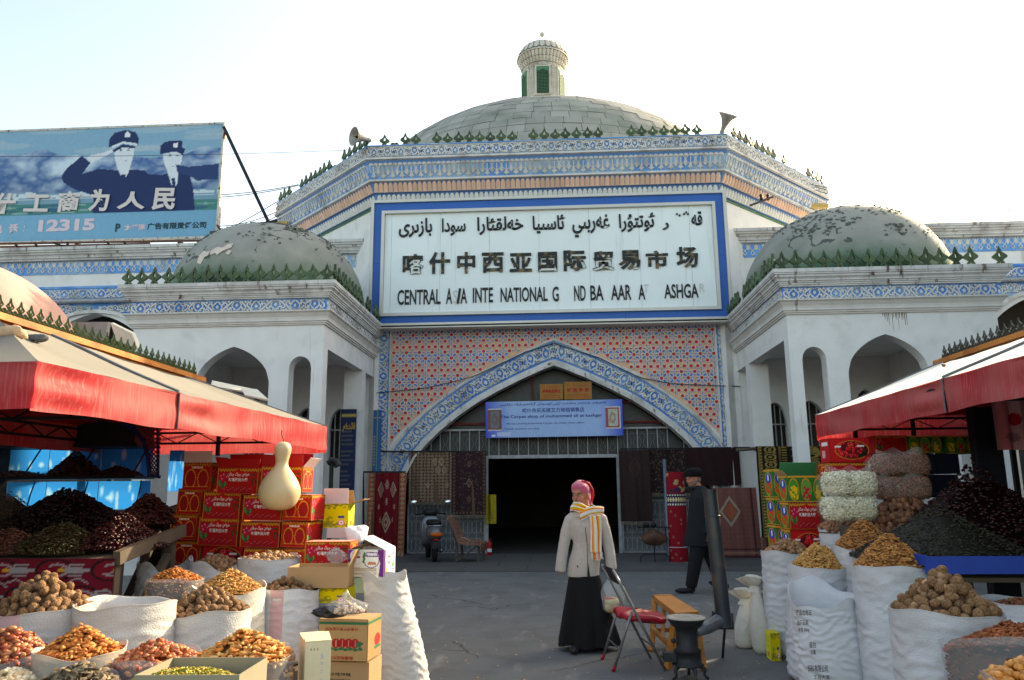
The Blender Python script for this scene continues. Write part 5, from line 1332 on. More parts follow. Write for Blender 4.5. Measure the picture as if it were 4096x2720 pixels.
# ================================================================ cartons
RC, GO, DK = srgb(178, 16, 18), srgb(214, 148, 44), srgb(70, 6, 10)
def jujube(wide=True, seed=0):
    r_ = np.random.RandomState(seed); cv = Cv(72 if wide else 46, 46, RC); n = 14 if wide else 8
    cv.rect(0, .86, 1, 1, srgb(150, 60, 20)); 
    for k in range(n*2): cv.ell((k+.5)/(n*2), .90+.03*(k % 2), .016, .045, GO)
    cv.rect(0, 0, .025, 1, GO, .7); cv.rect(.975, 0, 1, 1, GO, .7); cv.rect(0, 0, 1, .03, GO, .6)
    if wide:
        for k in range(14): cv.ell(.20+.05*k, .16+.05*math.sin(k*2.1), .045, .10, srgb(150+r_.randint(40), 10, 30)); 
        for k in range(14): cv.ell(.20+.05*k-.01, .19+.05*math.sin(k*2.1), .012, .025, srgb(230, 90, 80))
        for (x, y) in ((.10, .66), (.17, .72), (.13, .55), (.24, .62)): cv.ell(x, y, .055, .10, srgb(190, 20, 60)); cv.ell(x-.015, y+.03, .018, .03, srgb(240, 130, 150))
        for (x, y, a) in ((.09, .36, 1), (.15, .28, 0), (.20, .38, 1), (.06, .44, 0)): cv.ell(x, y, .035, .09, srgb(30, 100, 50)); cv.line(x, y-.08, x, y+.08, .004, srgb(120, 170, 110))
        for k in range(9): cv.ell(.80+r_.rand()*.14, .35+r_.rand()*.45, .035, .06, srgb(30, 60, 30)); 
        for k in range(8): cv.ell(.76+r_.rand()*.18, .35+r_.rand()*.45, .025, .045, srgb(200, 14, 30))
        cv.diam(.5, .80, .22, .14, srgb(205, 10, 18))
    else:
        for cx_ in (.28, .72):
            cv.ring(cx_, .42, .19, .34, .12, GO); cv.ell(cx_, .42, .165, .30, srgb(160, 12, 20)); cv.rect(cx_-.2, 0.03, cx_+.2, .14, RC); cv.line(cx_-.19, .14, cx_+.19, .14, .01, GO)
        cv.rect(.3, .78, .7, .84, GO)
    return cv.speck(.14, seed)
def fruitprint(wide=True):
    cv = Cv(72 if wide else 40, 50, srgb(40, 110, 40)); r_ = np.random.RandomState(9)
    cv.rect(0, .93, 1, 1, GO); cv.rect(0, 0, 1, .05, GO)
    n = 3 if wide else 1
    for k in range(n):
        cx_ = (k+.5)/n; w_ = .42/n; cv.ring(cx_, .48, w_, .42, .1, GO); cv.ell(cx_, .48, w_*.88, .38, (srgb(60, 140, 40), srgb(90, 150, 60), srgb(80, 130, 50))[k % 3])
        for q in range(16): cv.ell(cx_+r_.uniform(-.6, .6)*w_, r_.uniform(.14, .6), .045/n*2, .06, (srgb(240, 190, 30), srgb(205, 30, 50), srgb(225, 180, 70))[k % 3] if wide else srgb(220, 60, 30))
        if not wide: cv.ell(.5, .68, .3, .18, srgb(40, 60, 170)); cv.ell(.5, .70, .08, .12, srgb(230, 230, 240))
    return cv.speck(.14, 2)
def redfruit():
    cv = Cv(72, 46, srgb(205, 18, 26)); r_ = np.random.RandomState(5); cv.ell(.55, .5, .42, .38, srgb(90, 8, 14)); cv.ring(.55, .5, .43, .39, .05, GO)
    for k in range(60):
        a = r_.rand()*6.28; q = math.sqrt(r_.rand()); x, y = .5+.34*q*math.cos(a), .5+.32*q*math.sin(a); cv.ell(x, y, .035, .055, srgb(190+r_.randint(50), 14, 24)); cv.ell(x-.01, y+.02, .008, .012, srgb(250, 140, 130))
    for k in range(5): cv.ell(.75+.03*k, .26+.02*k, .06, .08, srgb(20, 30, 18))
    cv.rect(.12, .6, .28, .68, srgb(240, 230, 230)); cv.rect(.68, .62, .86, .70, srgb(240, 230, 230)); return cv.speck(.1)
def yellowprint():
    cv = Cv(50, 50, srgb(222, 196, 20)); r_ = np.random.RandomState(8)
    for k in range(60): cv.ell(r_.rand(), r_.rand()*.3 if k % 2 else .8+r_.rand()*.2, .06, .035, srgb(90, 95, 50), .6)
    for k in range(22): cv.ell(r_.rand()*.4, r_.rand()*.5, .06, .06, srgb(140, 130, 30), .6)
    cv.ell(.74, .22, .13, .14, srgb(230, 130, 150)); cv.ell(.74, .22, .08, .085, srgb(250, 240, 235)); cv.ell(.74, .22, .04, .045, srgb(210, 60, 90)); cv.rect(.6, .40, .86, .50, srgb(60, 70, 130)); return cv.speck(.1)
def yellowside():
    cv = Cv(30, 50, srgb(236, 228, 60))
    for k in range(8): cv.rect(.12, .45+k*.06, .75, .47+k*.06, srgb(150, 150, 60), .7)
    cv.rect(.3, .1, .42, .28, srgb(190, 40, 40)); cv.ring(.6, .19, .1, .09, .4, srgb(190, 40, 40)); return cv
def pecan():
    W_, PU, YE = srgb(236, 232, 222), srgb(118, 40, 128), srgb(232, 200, 90)
    cv = Cv(90, 60, W_); cv.poly([(0, 1), (.35, 1), (.16, .62), (0, .5)], PU); cv.poly([(.82, 1), (1, 1), (1, 0), (.86, 0), (.9, .5)], PU); cv.poly([(0, .5), (.16, .3), (.16, 0), (0, 0)], YE)
    cv.ell(.24, .76, .18, .24, srgb(246, 244, 240)); 
    for k in range(9):
        a = .4+k*.29; cv.line(.24+.07*math.cos(a), .80+.08*math.sin(a), .24+.13*math.cos(a), .80+.15*math.sin(a), .006, srgb(225, 120, 60), .67)
    cv.rect(.14, .68, .35, .76, srgb(210, 70, 80))
    cv.ring(.66, .62, .22, .30, .1, PU); cv.ell(.66, .62, .17, .24, srgb(244, 240, 232)); cv.rect(.50, .74, .84, .90, PU); cv.rect(.54, .78, .80, .86, srgb(244, 240, 240))
    for k in range(7): cv.ell(.58+.03*k, .48+.03*(k % 2), .03, .05, srgb(205, 130, 90))
    for k in range(6): cv.ell(.44+.01*(k % 3), .55+.06*k, .03, .05, srgb(50, 130, 60))
    for r_ in range(7): cv.rect(.16 if r_ > 4 else .10, .06+r_*.045, .36 if r_ == 6 else .80, .085+r_*.045, srgb(180, 150, 120))
    return cv
def pecanside():
    PU = srgb(118, 40, 128); cv = Cv(40, 60, srgb(240, 236, 232)); cv.rect(0, 0, .12, 1, PU); cv.poly([(.12, .6), (.35, 0), (.12, 0)], srgb(240, 170, 60)); cv.ell(.4, .6, .16, .16, srgb(215, 80, 80)); cv.ell(.4, .6, .10, .09, srgb(250, 240, 240)); cv.ring(.78, .5, .18, .34, .18, PU); cv.ell(.78, .38, .1, .1, srgb(90, 150, 60)); return cv
def kraftapple():
    K = srgb(186, 148, 100); cv = Cv(80, 60, K); G = srgb(46, 110, 74); RD = srgb(176, 30, 34); cv.rect(0, .86, 1, .94, G)
    for k in range(4): cv.ell(.36+.13*k, .42, .08, .12, RD); cv.rect(.355+.13*k, .34, .37+.13*k, .5, srgb(206, 150, 120))
    for k in range(7): cv.ell(.26+.1*k, .29-.02*(k % 2), .05, .04, G)
    cv.ell(.85, .42, .07, .04, G); cv.ell(.82, .36, .06, .03, G); return cv.speck(.06)
def kraftside():
    cv = Cv(40, 60, srgb(170, 132, 88)); cv.rect(0, .86, 1, .94, srgb(46, 110, 74)); cv.ell(.7, .42, .22, .15, srgb(176, 30, 34)); cv.ell(.7, .24, .25, .04, srgb(46, 110, 74)); return cv.speck(.06)
def creambox():
    cv = Cv(40, 70, srgb(226, 210, 174)); B_ = srgb(130, 170, 200); r_ = np.random.RandomState(2)
    for q in range(4):
        for k in range(5):
            if r_.rand() > .3: cv.rect(.62, .75-k*.14-q*.02, .68+.06*r_.rand(), .765-k*.14-q*.02, B_)
    for k in range(3): cv.rect(.2+.12*k, .84, .26+.12*k, .88, srgb(110, 100, 90), .7)
    return cv.speck(.03)
PRT = {}
def prt(key, fn, asp):
    if key not in PRT: PRT[key] = fn().data('printed_side', asp, 1.0, PRINT)
    return PRT[key], asp
def cmat(n, c): return mat(n, c, .75, .06, 6, bump=.1)
CARD = cmat('brown_cardboard', srgb(176, 142, 104)); CARDI = cmat('inner_cardboard', srgb(158, 124, 92)); CREDM = cmat('red_carton_board', srgb(168, 18, 20)); CTOP = cmat('pale_red_carton_top', srgb(226, 150, 130)); CGREEN = cmat('green_carton_board', srgb(60, 140, 90))
CPINK = cmat('pinkish_inner_board', srgb(206, 186, 186)); CWH = cmat('white_board', srgb(226, 226, 226)); CDK = cmat('dark_blue_crate', srgb(16, 26, 48)); CYEL = cmat('yellow_carton_board', srgb(226, 205, 40)); CCR = cmat('cream_carton_board', srgb(224, 206, 168)); CPG = cmat('pale_green_board', srgb(190, 214, 190))
WTXT = mat('white_print', srgb(236, 230, 226), .7, 0); BTXT = mat('blue_print', srgb(60, 90, 150), .7, 0); RTXT = mat('red_print', srgb(170, 34, 30), .7, 0); KTXT = mat('dark_print', srgb(60, 56, 52), .7, 0)
UY_J = shape('\u062e\u0648\u062a\u06d5\u0646 \u0686\u0648\u06ad \u0686\u0649\u0644\u0627\u0646')
def carton(label, l, t, r_, b, y, depth, front=None, side=None, body=CREDM, top=None, yaw=-5., roll=0., flaps=None, group=None, text=None, lid=True, cat='carton'):
    """front face seen between pixels l..r, t..b of the photo at distance y"""
    P = at((l+r_)/2, b, y); A = at(l, b, y); B = at(r_, b, y); T = at((l+r_)/2, t, y); W_ = (B.x-A.x)/math.cos(R(yaw)); H_ = T.z-P.z
    c = empty('carton', P, R(yaw), label, cat, group); c.rotation_euler = (0, R(roll), R(yaw))
    mb = MB(); t_ = .004
    if lid: mb.box((-W_/2, 0, 0), (W_/2, depth, H_)); mb.m[1] = 1
    else:
        mb.box((-W_/2, 0, 0), (W_/2, t_, H_)); mb.box((-W_/2, depth-t_, 0), (W_/2, depth, H_)); mb.box((-W_/2, t_, 0), (-W_/2+t_, depth-t_, H_)); mb.box((W_/2-t_, t_, 0), (W_/2, depth-t_, H_)); mb.box((-W_/2+t_, t_, 0), (W_/2-t_, depth-t_, t_))
    mb.build('box_body', [body, top or body], c)
    if front:
        me, asp = front; inst('printed_side', me, c, (-W_/2+.002, -.0025, .002), (0, 0, 0), ((W_-.004)/asp, 1, (H_-.004)))
    if side:
        me, asp = side
        if P.x < 0: inst('printed_side', me, c, (W_/2+.0025, .002, .002), (0, 0, R(90)), ((depth-.004)/asp, 1, H_-.004))
        else: inst('printed_side', me, c, (-W_/2-.0025, depth-.002, .002), (0, 0, R(-90)), ((depth-.004)/asp, 1, H_-.004))
    for q in (text or []):
        body_, u0, v0, u1, v1, m_ = q[:6]
        if len(q) > 6:      # upside down print
            o = lettering('lettering', body_, -(u1-.5)*W_, -v1*H_, -(u0-.5)*W_, -v0*H_, 0, m_, c, .01, .0)
            o.matrix_basis = Matrix.Translation((0, -.0045, 0)) @ Matrix.Rotation(math.pi, 4, 'Y') @ o.matrix_basis
        else: lettering('lettering', body_, (u0-.5)*W_, v0*H_, (u1-.5)*W_, v1*H_, -.0045, m_, c, .02, .0)
    for (sd, ang, ln, m_) in (flaps or []):      # open flaps: angle from the closed position
        a = R(ang); f = MB()
        if sd in 'fb':
            y0_ = 0 if sd == 'f' else depth; s_ = 1 if sd == 'f' else -1
            f.add([(-W_/2, y0_, H_), (W_/2, y0_, H_), (W_/2, y0_+s_*ln*math.cos(a), H_+ln*math.sin(a)), (-W_/2, y0_+s_*ln*math.cos(a), H_+ln*math.sin(a))], [(0, 1, 2, 3)])
        else:
            x0_ = -W_/2 if sd == 'l' else W_/2; s_ = 1 if sd == 'l' else -1
            f.add([(x0_, 0, H_), (x0_, depth, H_), (x0_+s_*ln*math.cos(a), depth, H_+ln*math.sin(a)), (x0_+s_*ln*math.cos(a), 0, H_+ln*math.sin(a))], [(0, 1, 2, 3)])
        n_ = len(f.v); v0 = [Vector(p) for p in f.v]; nn = (v0[1]-v0[0]).cross(v0[3]-v0[0]).normalized()*.004
        f.v += [tuple(p+nn) for p in v0]; f.f += [(7, 6, 5, 4), (0, 4, 5, 1), (1, 5, 6, 2), (2, 6, 7, 3), (3, 7, 4, 0)]; f.m += [0]*5
        f.build('flap', m_, c)
    return c
JW, JN = prt('jw', lambda: jujube(True, 1), 1.5), prt('jn', lambda: jujube(False, 2), 1.0)
JT = [(UY_J, .25, .66, .78, .84, WTXT), ('新疆和田大枣', .28, .48, .74, .62, WTXT)]
G1 = 'red jujube cartons stacked on the left stall'
yl = 6.75
rows_ = [
 ('narrow end red jujube carton with open pinkish flap, topmost at the left of the stack', 725, 1850, 842, 1962, 'n', [('f', 95, .10, CPINK), ('l', 80, .08, CREDM)]),
 ('wide red jujube carton with raised red flaps, top row just left of the gourd', 862, 1872, 1032, 1976, 'w', [('b', 75, .13, CREDM), ('f', 80, .08, CREDM), ('l', 110, .1, CREDM)]),
 ('wide red jujube carton with open flaps, in the top row behind the gourd', 1038, 1866, 1208, 1968, 'w', [('b', 80, .12, CREDM), ('r', 130, .10, CPINK), ('f', 100, .10, CREDM)]),
 ('narrow end red jujube carton with shiny tape, leftmost of the second row from the top', 702, 1954, 803, 2058, 'n', None),
 ('wide red jujube carton, second from the left in the second row from the top', 805, 1968, 958, 2078, 'w', None),
 ('wide red jujube carton half hidden behind the gourd in the second row from the top', 965, 1982, 1127, 2082, 'w', None),
 ('red jujube carton with sunlit side and pale top, rightmost of the second row', 1127, 1978, 1243, 2082, 'n', None),
 ('narrow end red jujube carton, leftmost and farthest out in the third row', 678, 2058, 783, 2160, 'n', None),
 ('wide red jujube carton, second from the left in the third row from the top', 785, 2072, 950, 2184, 'w', None),
 ('wide red jujube carton directly above the pile of walnuts, in the third row', 955, 2088, 1118, 2190, 'w', None),
 ('red jujube carton with sunlit printed side, rightmost of the third row', 1120, 2086, 1225, 2190, 'n', None),
 ('narrow end red jujube carton at the bottom left of the stack, torn at its corner', 682, 2164, 798, 2268, 'n', None),
 ('wide red jujube carton at the bottom of the stack behind the middle walnut sack', 968, 2194, 1128, 2300, 'w', None),
 ('red jujube carton end at the bottom right of the stack behind the walnut sack', 1130, 2194, 1212, 2300, 'n', None)]
for i, (lb, l, t, r_, b, k, fl) in enumerate(rows_):
    wide = k == 'w'; yy = yl-.0006*((l+r_)/2-700)
    carton(lb, l, t, r_, b, yy, .235 if wide else .355, JW if wide else JN, JN if wide else JW, CREDM, CTOP, -4+RS.uniform(-1.5, 1.5), RS.uniform(.4, 1.8), fl, G1, JT if wide else [('新疆和田大枣', .3, .78, .7, .86, WTXT)], lid=fl is None)
carton('red jujube fruit carton squeezed at the bottom of the stack above the tilted walnut sack', 800, 2176, 966, 2290, 6.7, .2, prt('rf', redfruit, 1.5), None, CREDM, None, -4, 1.5, None, G1)
# bottom rows of the stack rest on this low bench
table('low_bench', 'low plank bench hidden under the stack of red cartons', at(680, 2300, 6.9).x, at(1230, 2300, 6.9).x, 6.62, 7.15, at(900, 2302, 6.6).z, at(900, 2302, 6.6).z)
carton('wide red jujube carton with plastic scrap on its front, alone before the stack', 1215, 2166, 1398, 2272, 6.05, .2, JW, JN, CREDM, CTOP, -2, 0, None, None, JT)
carton('yellow printed carton with open pinkish flap beside the red stack', 1291, 2014, 1390, 2112, 6.75, .21, prt('ye', yellowprint, 1.0), prt('ys', yellowside, .6), CYEL, None, 0, 0, [('f', 92, .13, CPINK), ('b', 70, .12, CARD), ('r', 165, .14, CARD)], lid=False)
carton('plain pinkish white carton under the yellow carton', 1306, 2112, 1392, 2152, 6.7, .24, None, None, CPINK, CWH, 2, 0)
rock('foam_box', 'rounded white foam box glowing in the sun beside the pinkish carton', at(1428, 2138, 6.6), (.085, .12, .065), mat('white_foam', srgb(235, 235, 235), .8, .03), 12, 'box')
carton('white and purple pecan carton with half open lid, on the pale green box', 1387, 2198, 1536, 2308, 5.75, .26, prt('pe', pecan, 1.4), prt('ps', pecanside, .7), CWH, None, -6, 0, [('r', 25, .2, CWH), ('l', 20, .12, CARD)], None, [('PECAN', .52, .76, .82, .88, mat('purple_print', srgb(240, 236, 240), .7, 0))], lid=False)
carton('pale green carton under the pecan carton', 1388, 2310, 1475, 2372, 5.78, .24, None, None, CPG, None, -3, 0, None, None, None)
carton('open empty brown cardboard carton with yellow printed sides', 1150, 2268, 1388, 2352, 5.55, .3, None, None, CARD, None, 3, 0, [('r', 110, .12, CARD)], lid=False)
carton('yellow printed carton below the open brown carton', 1278, 2352, 1392, 2412, 5.6, .2, prt('ye', yellowprint, 1.0), None, CYEL, None, 0, 0)
carton('kraft cardboard carton with four printed red dates and green band', 1268, 2476, 1470, 2644, 4.75, .24, prt('ka', kraftapple, 1.3), prt('kas', kraftside, .6), CARD, CARD, -6, 0, None, None, [('新疆和田大枣', .22, .03, .72, .12, RTXT, 1), ('吐曼河干果交易市场', .14, .72, .8, .80, RTXT, 1)])
carton('kraft carton with small dark print, under the printed kraft carton', 1290, 2648, 1475, 2790, 4.78, .24, None, None, CARD, CARD, -5, 0, None, None, [('合格证 净重 产地 检验', .08, .6, .6, .7, KTXT), ('新疆干果有限公司', .08, .42, .6, .52, KTXT), ('电话 地址 日期', .08, .24, .6, .34, KTXT)])
carton('cream cardboard carton with pale blue print, front right of the left stall', 1219, 2566, 1312, 2790, 3.55, .26, prt('cb', creambox, .7), None, CCR, CCR, 24, 0, [('f', 12, .1, CCR)], None, None)
# plastic scrap on the lone carton, tied bag, black bag
def blob(name, label, cat, loc, s, m, seed, rough=.25, nu=40, nv=26, neck=None, freq=6):
    r_ = np.random.RandomState(seed); ph = r_.rand(12)*6.28; mb = MB()
    def g(u, v):
        a = u*2*math.pi; b = (v-.5)*math.pi; q = 1+rough*(.35*math.sin(3*a+ph[0])*math.cos(b*3+ph[1])+.25*math.sin(freq*a+ph[2]+4*b)+.2*math.sin(freq*1.7*a-5*b+ph[3])+.15*math.sin(freq*2.6*a+9*b+ph[4]))
        x, y, z = s[0]*math.cos(a)*math.cos(b)*q, s[1]*math.sin(a)*math.cos(b)*q, s[2]*math.sin(b)*(1+rough*.3*math.sin(4*a+ph[5]))
        if neck and b > .9: k = (b-.9)/.67; x *= (1-k*.3); y *= (1-k*.3); z += neck*k*k
        return (x, y, z)
    mb.grid(g, nu, nv, closeu=True); o = mb.build(name, m, None, True, loc); tag(o, label, cat); return o
blob('plastic_scrap', 'crumpled clear plastic scrap stuck on the lone red carton', 'plastic', at(1345, 2225, 6.0), (.07, .012, .05), PLAST, 3, .6)
tb = blob('nut_bag', 'tied clear plastic bag of pale nuts lying on the kraft carton', 'bag', at(1385, 2430, 4.72), (.125, .09, .048), PLAST, 7, .18, neck=.055, freq=9)
heap('bagged_nuts', 'pale nuts seen through the tied plastic bag', 'nuts', at(1385, 2445, 4.72), .105, .075, .05, 260, .009, 'bean', [srgb(206, 170, 140), srgb(222, 196, 170)], seed=8)
tp = MB().tube([Vector(at(1383, 2405, 4.72)), Vector(at(1382, 2385, 4.72)), Vector(at(1378, 2370, 4.72))], [.006, .012, .016], 8); o = tp.build('knot', PLAST, None, True); o.parent = tb; o.location = -tb.location
blob('black_bag', 'crumpled black plastic bag on the kraft carton', 'bag', at(1322, 2448, 4.70), (.10, .05, .032), mat('black_plastic', srgb(14, 14, 16), .3, .1, 5, spec=.5), 9, .45)
MB().tube([at(1255, 2425, 4.6), at(1262, 2440, 4.6), at(1275, 2446, 4.6)], .012, 6)

# ================================================================ the gourd
gd = empty('gourd', at(1112, 2040, 6.25), label='large pale bottle gourd hanging from the sunlit end of the left awning', cat='gourd')
GM = mat('pale_gourd_skin', srgb(208, 188, 146), .38, .06, 3, spec=.4, col2=srgb(186, 164, 118), c2scale=3, c2lo=.5, c2hi=.8, flake=(srgb(150, 116, 80), 26, .70))
pr = [(.001, 0), (.06, .003), (.11, .02), (.15, .06), (.176, .12), (.178, .18), (.160, .235), (.128, .29), (.095, .335), (.068, .37), (.056, .40), (.056, .43), (.064, .47), (.073, .51), (.073, .545), (.060, .575), (.036, .592), (.001, .598)]
def fine(pr, k=3):
    out = []
    for i in range(len(pr)-1):
        for j in range(k): 
            p0 = pr[max(i-1, 0)]; p1 = pr[i]; p2 = pr[i+1]; p3 = pr[min(i+2, len(pr)-1)]; t = j/k
            out.append(tuple(.5*((2*p1[m])+(-p0[m]+p2[m])*t+(2*p0[m]-5*p1[m]+4*p2[m]-p3[m])*t*t+(-p0[m]+3*p1[m]-3*p2[m]+p3[m])*t**3) for m in (0, 1)))
    return out+[pr[-1]]
MB().lathe(fine(pr), (0, 0, 0), 48, 0, lambda t, z: 1+.012*math.sin(2*t+z*9)).build('gourd_body', GM, gd, True, (0, 0, 0), (0, R(2), 0)); gd.scale = (.92, .92, .92)
MB().tube([(.03, -.005, .59), (.02, -.01, .62), (.0, 0, .66), (-.0, 0, .70)], .004, 6).build('cord', BLACK, gd)

# ================================================================ sacks and heaps, left stall
ALM = [srgb(205, 128, 62), srgb(192, 108, 50), srgb(222, 152, 84), srgb(178, 98, 48)]; KER = [srgb(206, 150, 84), srgb(216, 168, 104), srgb(188, 128, 66)]
DATE = [srgb(176, 86, 44), srgb(196, 108, 60), srgb(150, 66, 36), srgb(206, 130, 84)]; DATED = [srgb(150, 66, 36), srgb(120, 46, 28), srgb(176, 96, 56), srgb(196, 130, 84)]
APR = [srgb(206, 148, 84), srgb(222, 170, 104), srgb(196, 120, 60), srgb(214, 130, 60)]; BEAN = [srgb(222, 196, 162), srgb(210, 180, 140), srgb(232, 214, 186)]
SHD = [srgb(122, 104, 82), srgb(140, 122, 98), srgb(104, 88, 70)]; RAIS = [srgb(140, 140, 40), srgb(110, 120, 34), srgb(176, 160, 60), srgb(196, 150, 40)]
SA = math.radians
def place(px, py, y): p = at(px, py, y); return p.x, p.y, p.z
GW = 'walnuts piled in the '
# L1
x, y, z = place(175, 2428, 4.2); sack('pink striped white sack heaped with walnuts at the left edge before the ikat cloth', x, y, 0, z, .255, .24, seed=1, wr=.016, stripe=(246, 277), m=SACK)
walnuts('tan walnut piled in the pink striped sack at the left edge', (x, y, z-.02), .235, .215, .185, .0235, GW+'pink striped sack at the left edge', 1, 1.25, 84)
# L2
x, y, z = place(502, 2410, 4.2); sack('wide open white sack nearly empty, between two walnut sacks on the left', x, y, 0, z, .258, .235, seed=2, wr=.018, open_depth=.2, wave=.012, m=SACK, belly=.05)
heap('almond_kernels', 'few almonds at the bottom of the nearly empty open white sack', 'almonds', (x, y, z-.10), .235, .215, .035, 500, .011, 'almond', KER, seed=3)
# L3
x, y, z = place(828, 2440, 4.5); sack('white sack with folded rim heaped with walnuts, centre of the left stall', x, y, 0, z, .25, .235, seed=3, wr=.014, m=SACK, wave=.015, belly=.07)
walnuts('pale walnut piled in the folded rim white sack in the centre of the left stall', (x, y, z-.02), .228, .21, .145, .0205, GW+'folded rim sack in the centre of the left stall', 4, 1.2, 84)
# L4
x, y, z = place(1147, 2352, 5.55); sack('grey white sack with broad pink stripe, topped with walnuts, right side of the left stall', x, y, .30, z-.30, .232, .22, seed=4, wr=.014, stripe=(258, 283), m=SACKB, r_bot=.85)
walnuts('walnut piled in the broad striped sack on the right of the left stall', (x, y, z-.02), .21, .20, .085, .0195, GW+'broad striped sack right of the left stall', 6, 1.2, 42)
mb = MB().box((x-.3, y-.28, 0), (x+.32, y+.3, .30)); o = mb.build('crate', WOODT); tag(o, 'wooden crate carrying the grey white sack with the broad pink stripe', 'crate')
# L5, L6
x, y, z = place(1078, 2232, 6.1); sack('white sack of walnuts with rolled rim directly below the red cartons', x, y, 0, z, .238, .22, seed=5, m=SACKB, wr=.008, wave=.006)
heap('walnut_heap', 'brown walnuts heaped in the rolled rim sack directly below the red cartons', 'walnuts', (x, y, z-.02), .215, .20, .055, 190, .0185, 'walnut', [srgb(186, 146, 108), srgb(166, 124, 90)], seed=8, nu=10, nv=7, flat=0)
x, y, z = place(868, 2258, 6.15); sack('slumped white sack with tilted mouth full of brown walnuts', x, y, 0, z, .205, .20, seed=6, m=SACKB, wr=.02, wave=.04, rimtilt=-.1)
heap('walnut_heap', 'brown walnuts heaped in the slumped sack with the tilted mouth', 'walnuts', (x, y, z-.02), .18, .17, .085, 130, .020, 'walnut', [srgb(150, 112, 84), srgb(136, 98, 72)], seed=9, nu=10, nv=7, flat=0)
# L7 clear bag of almonds, L8 grey sack behind
def clearbag(label, x, y, z, r_, h, seed, cols, kind, size, tilt=0.0, n=420, ry=None, lean=(0, 0), wall=PLAST):
    ry = ry or r_
    o = inst('plastic_sack', sack_mesh(r_, ry, h, seed=seed, m=wall, wr=.008, belly=.03, wave=.012, r_bot=.9, rimtilt=tilt, open_depth=.02, nz=30, na=64, name='bag_film', freq=22), None, (x, y, z-h)); tag(o, label, 'sack')
    def fn(n_, rs): 
        a = rs.rand(n_)*6.2832; zz = rs.rand(n_)*min(h, .34); return np.stack([r_*.93*np.cos(a), ry*.93*np.sin(a), -zz-.01+tilt*np.sin(a)*ry], -1)
    heap('packed_goods', 'goods pressed against the film of the '+label[:46].rsplit(' ', 1)[0], 'nuts', (x, y, z), r_, ry, 0, n, size, kind, cols, seed=seed+3, fn=fn, mat_=NM, flat=.3)
    mb = MB().lathe([(.001, -.02), (r_*.88, -.02), (r_*.86, -h+.02), (.001, -h+.02)], (x, y, z), 24); o = mb.build('inner_fill', mat('dark_fill', srgb(96, 66, 46), .9, .3, 20)); o.parent = bpy.data.objects[o.name].parent
    tag(o, 'dense filling inside the '+label[:50].rsplit(' ', 1)[0], 'nuts', kind='stuff')
x, y, z = place(700, 2312, 5.5); clearbag('clear plastic sack of orange almonds behind the walnut sacks on the left', x, y, z, .195, .42, 11, KER, 'almond', .011, 0, 700)
heap('almonds', 'orange almonds heaped in the clear sack below the slumped walnut sack', 'almonds', (x, y, z-.015), .175, .165, .085, 900, .0115, 'almond', ALM, seed=12, nu=6, nv=4)
x, y, z = place(660, 2268, 6.05); sack('crumpled grey sack with wide folded mouth behind the clear almond sack', x, y, 0, z, .20, .2, seed=13, m=SACKB, wr=.03, wave=.05, open_depth=.16)
# L9
x, y, z = place(918, 2352, 5.2); sack('cream sack heaped with golden almond kernels, behind the central walnut sack', x, y, 0, z, .235, .225, seed=14, m=SACKC, wr=.012, wave=.02)
heap('almond_kernels', 'golden almond kernels heaped in the cream sack left of the pink striped grey sack', 'almonds', (x, y, z-.02), .222, .21, .135, 1700, .0125, 'almond', KER, seed=15, nu=6, nv=4)
# front row
x, y, z = place(322, 2600, 3.55); clearbag('milky plastic sack full of orange almonds in the front row on the left', x, y, z, .19, .5, 16, ALM, 'almond', .016, 0, 260, wall=mat('milky_plastic', srgb(214, 208, 198), .3, .04, 4, alpha=.55, spec=.6, bump=.3, bscale=20))
heap('almonds', 'large orange shelled almonds heaped in the front row on the left', 'almonds', (x, y, z-.02), .18, .165, .118, 800, .0165, 'almond', ALM, seed=17, nu=8, nv=6, pw=1.15)
x, y, z = place(50, 2612, 3.7); clearbag('clear plastic sack of dark dried dates at the left edge of the front row', x, y, z, .185, .5, 18, DATED, 'date', .018, 0, 220)
heap('dates', 'dark glossy dried dates heaped at the left edge of the front row', 'dates', (x, y, z-.02), .172, .16, .125, 430, .0185, 'date', DATED, seed=19, nu=8, nv=6, mat_=NMG, pw=1.15)
x, y, z = place(628, 2624, 3.5); clearbag('clear plastic sack of wrinkled light dates, third in the front row', x, y, z, .183, .5, 20, DATE, 'date', .016, 0, 240)
heap('dates', 'wrinkled reddish light dates heaped third in the front row', 'dates', (x, y, z-.02), .17, .158, .085, 420, .0165, 'date', DATE, seed=21, nu=8, nv=6, mat_=NMG, pw=1.1)
x, y, z = place(980, 2612, 3.5); clearbag('shiny clear plastic sack of apricot stones at the right end of the front row', x, y, z, .215, .5, 22, APR, 'almond', .017, 0, 300)
heap('apricot_stones', 'golden apricot stones heaped at the right end of the front row', 'nuts', (x, y, z-.02), .205, .18, .115, 640, .0175, 'almond', APR, seed=23, nu=8, nv=6, pw=1.2)
x, y, z = place(45, 2722, 3.35); clearbag('plastic sack of pale round nuts in the bottom left corner', x, y, z, .115, .4, 24, BEAN, 'bean', .012, 0, 120)
heap('hazelnuts', 'pale round nuts heaped in the bottom left corner', 'nuts', (x, y, z-.01), .11, .10, .055, 260, .0125, 'bean', BEAN, seed=25, nu=8, nv=6)
x, y, z = place(312, 2728, 3.2); clearbag('plastic sack of grey bark shards at the bottom left', x, y, z, .155, .4, 26, SHD, 'shard', .018, 0, 120)
heap('bark_shards', 'grey brown broken bark shards heaped at the bottom left', 'spice', (x, y, z-.02), .145, .14, .085, 420, .0215, 'shard', SHD, seed=27, nu=7, nv=4, flat=.8, pw=1.1)
x, y, z = place(735, 2700, 3.0); carton('grey cardboard tray filled with green raisins at the bottom of the left stall', 528, 2700, 945, 2860, 2.86, .30, None, None, cmat('grey_board', srgb(150, 140, 118)), None, 2, 0, lid=False)
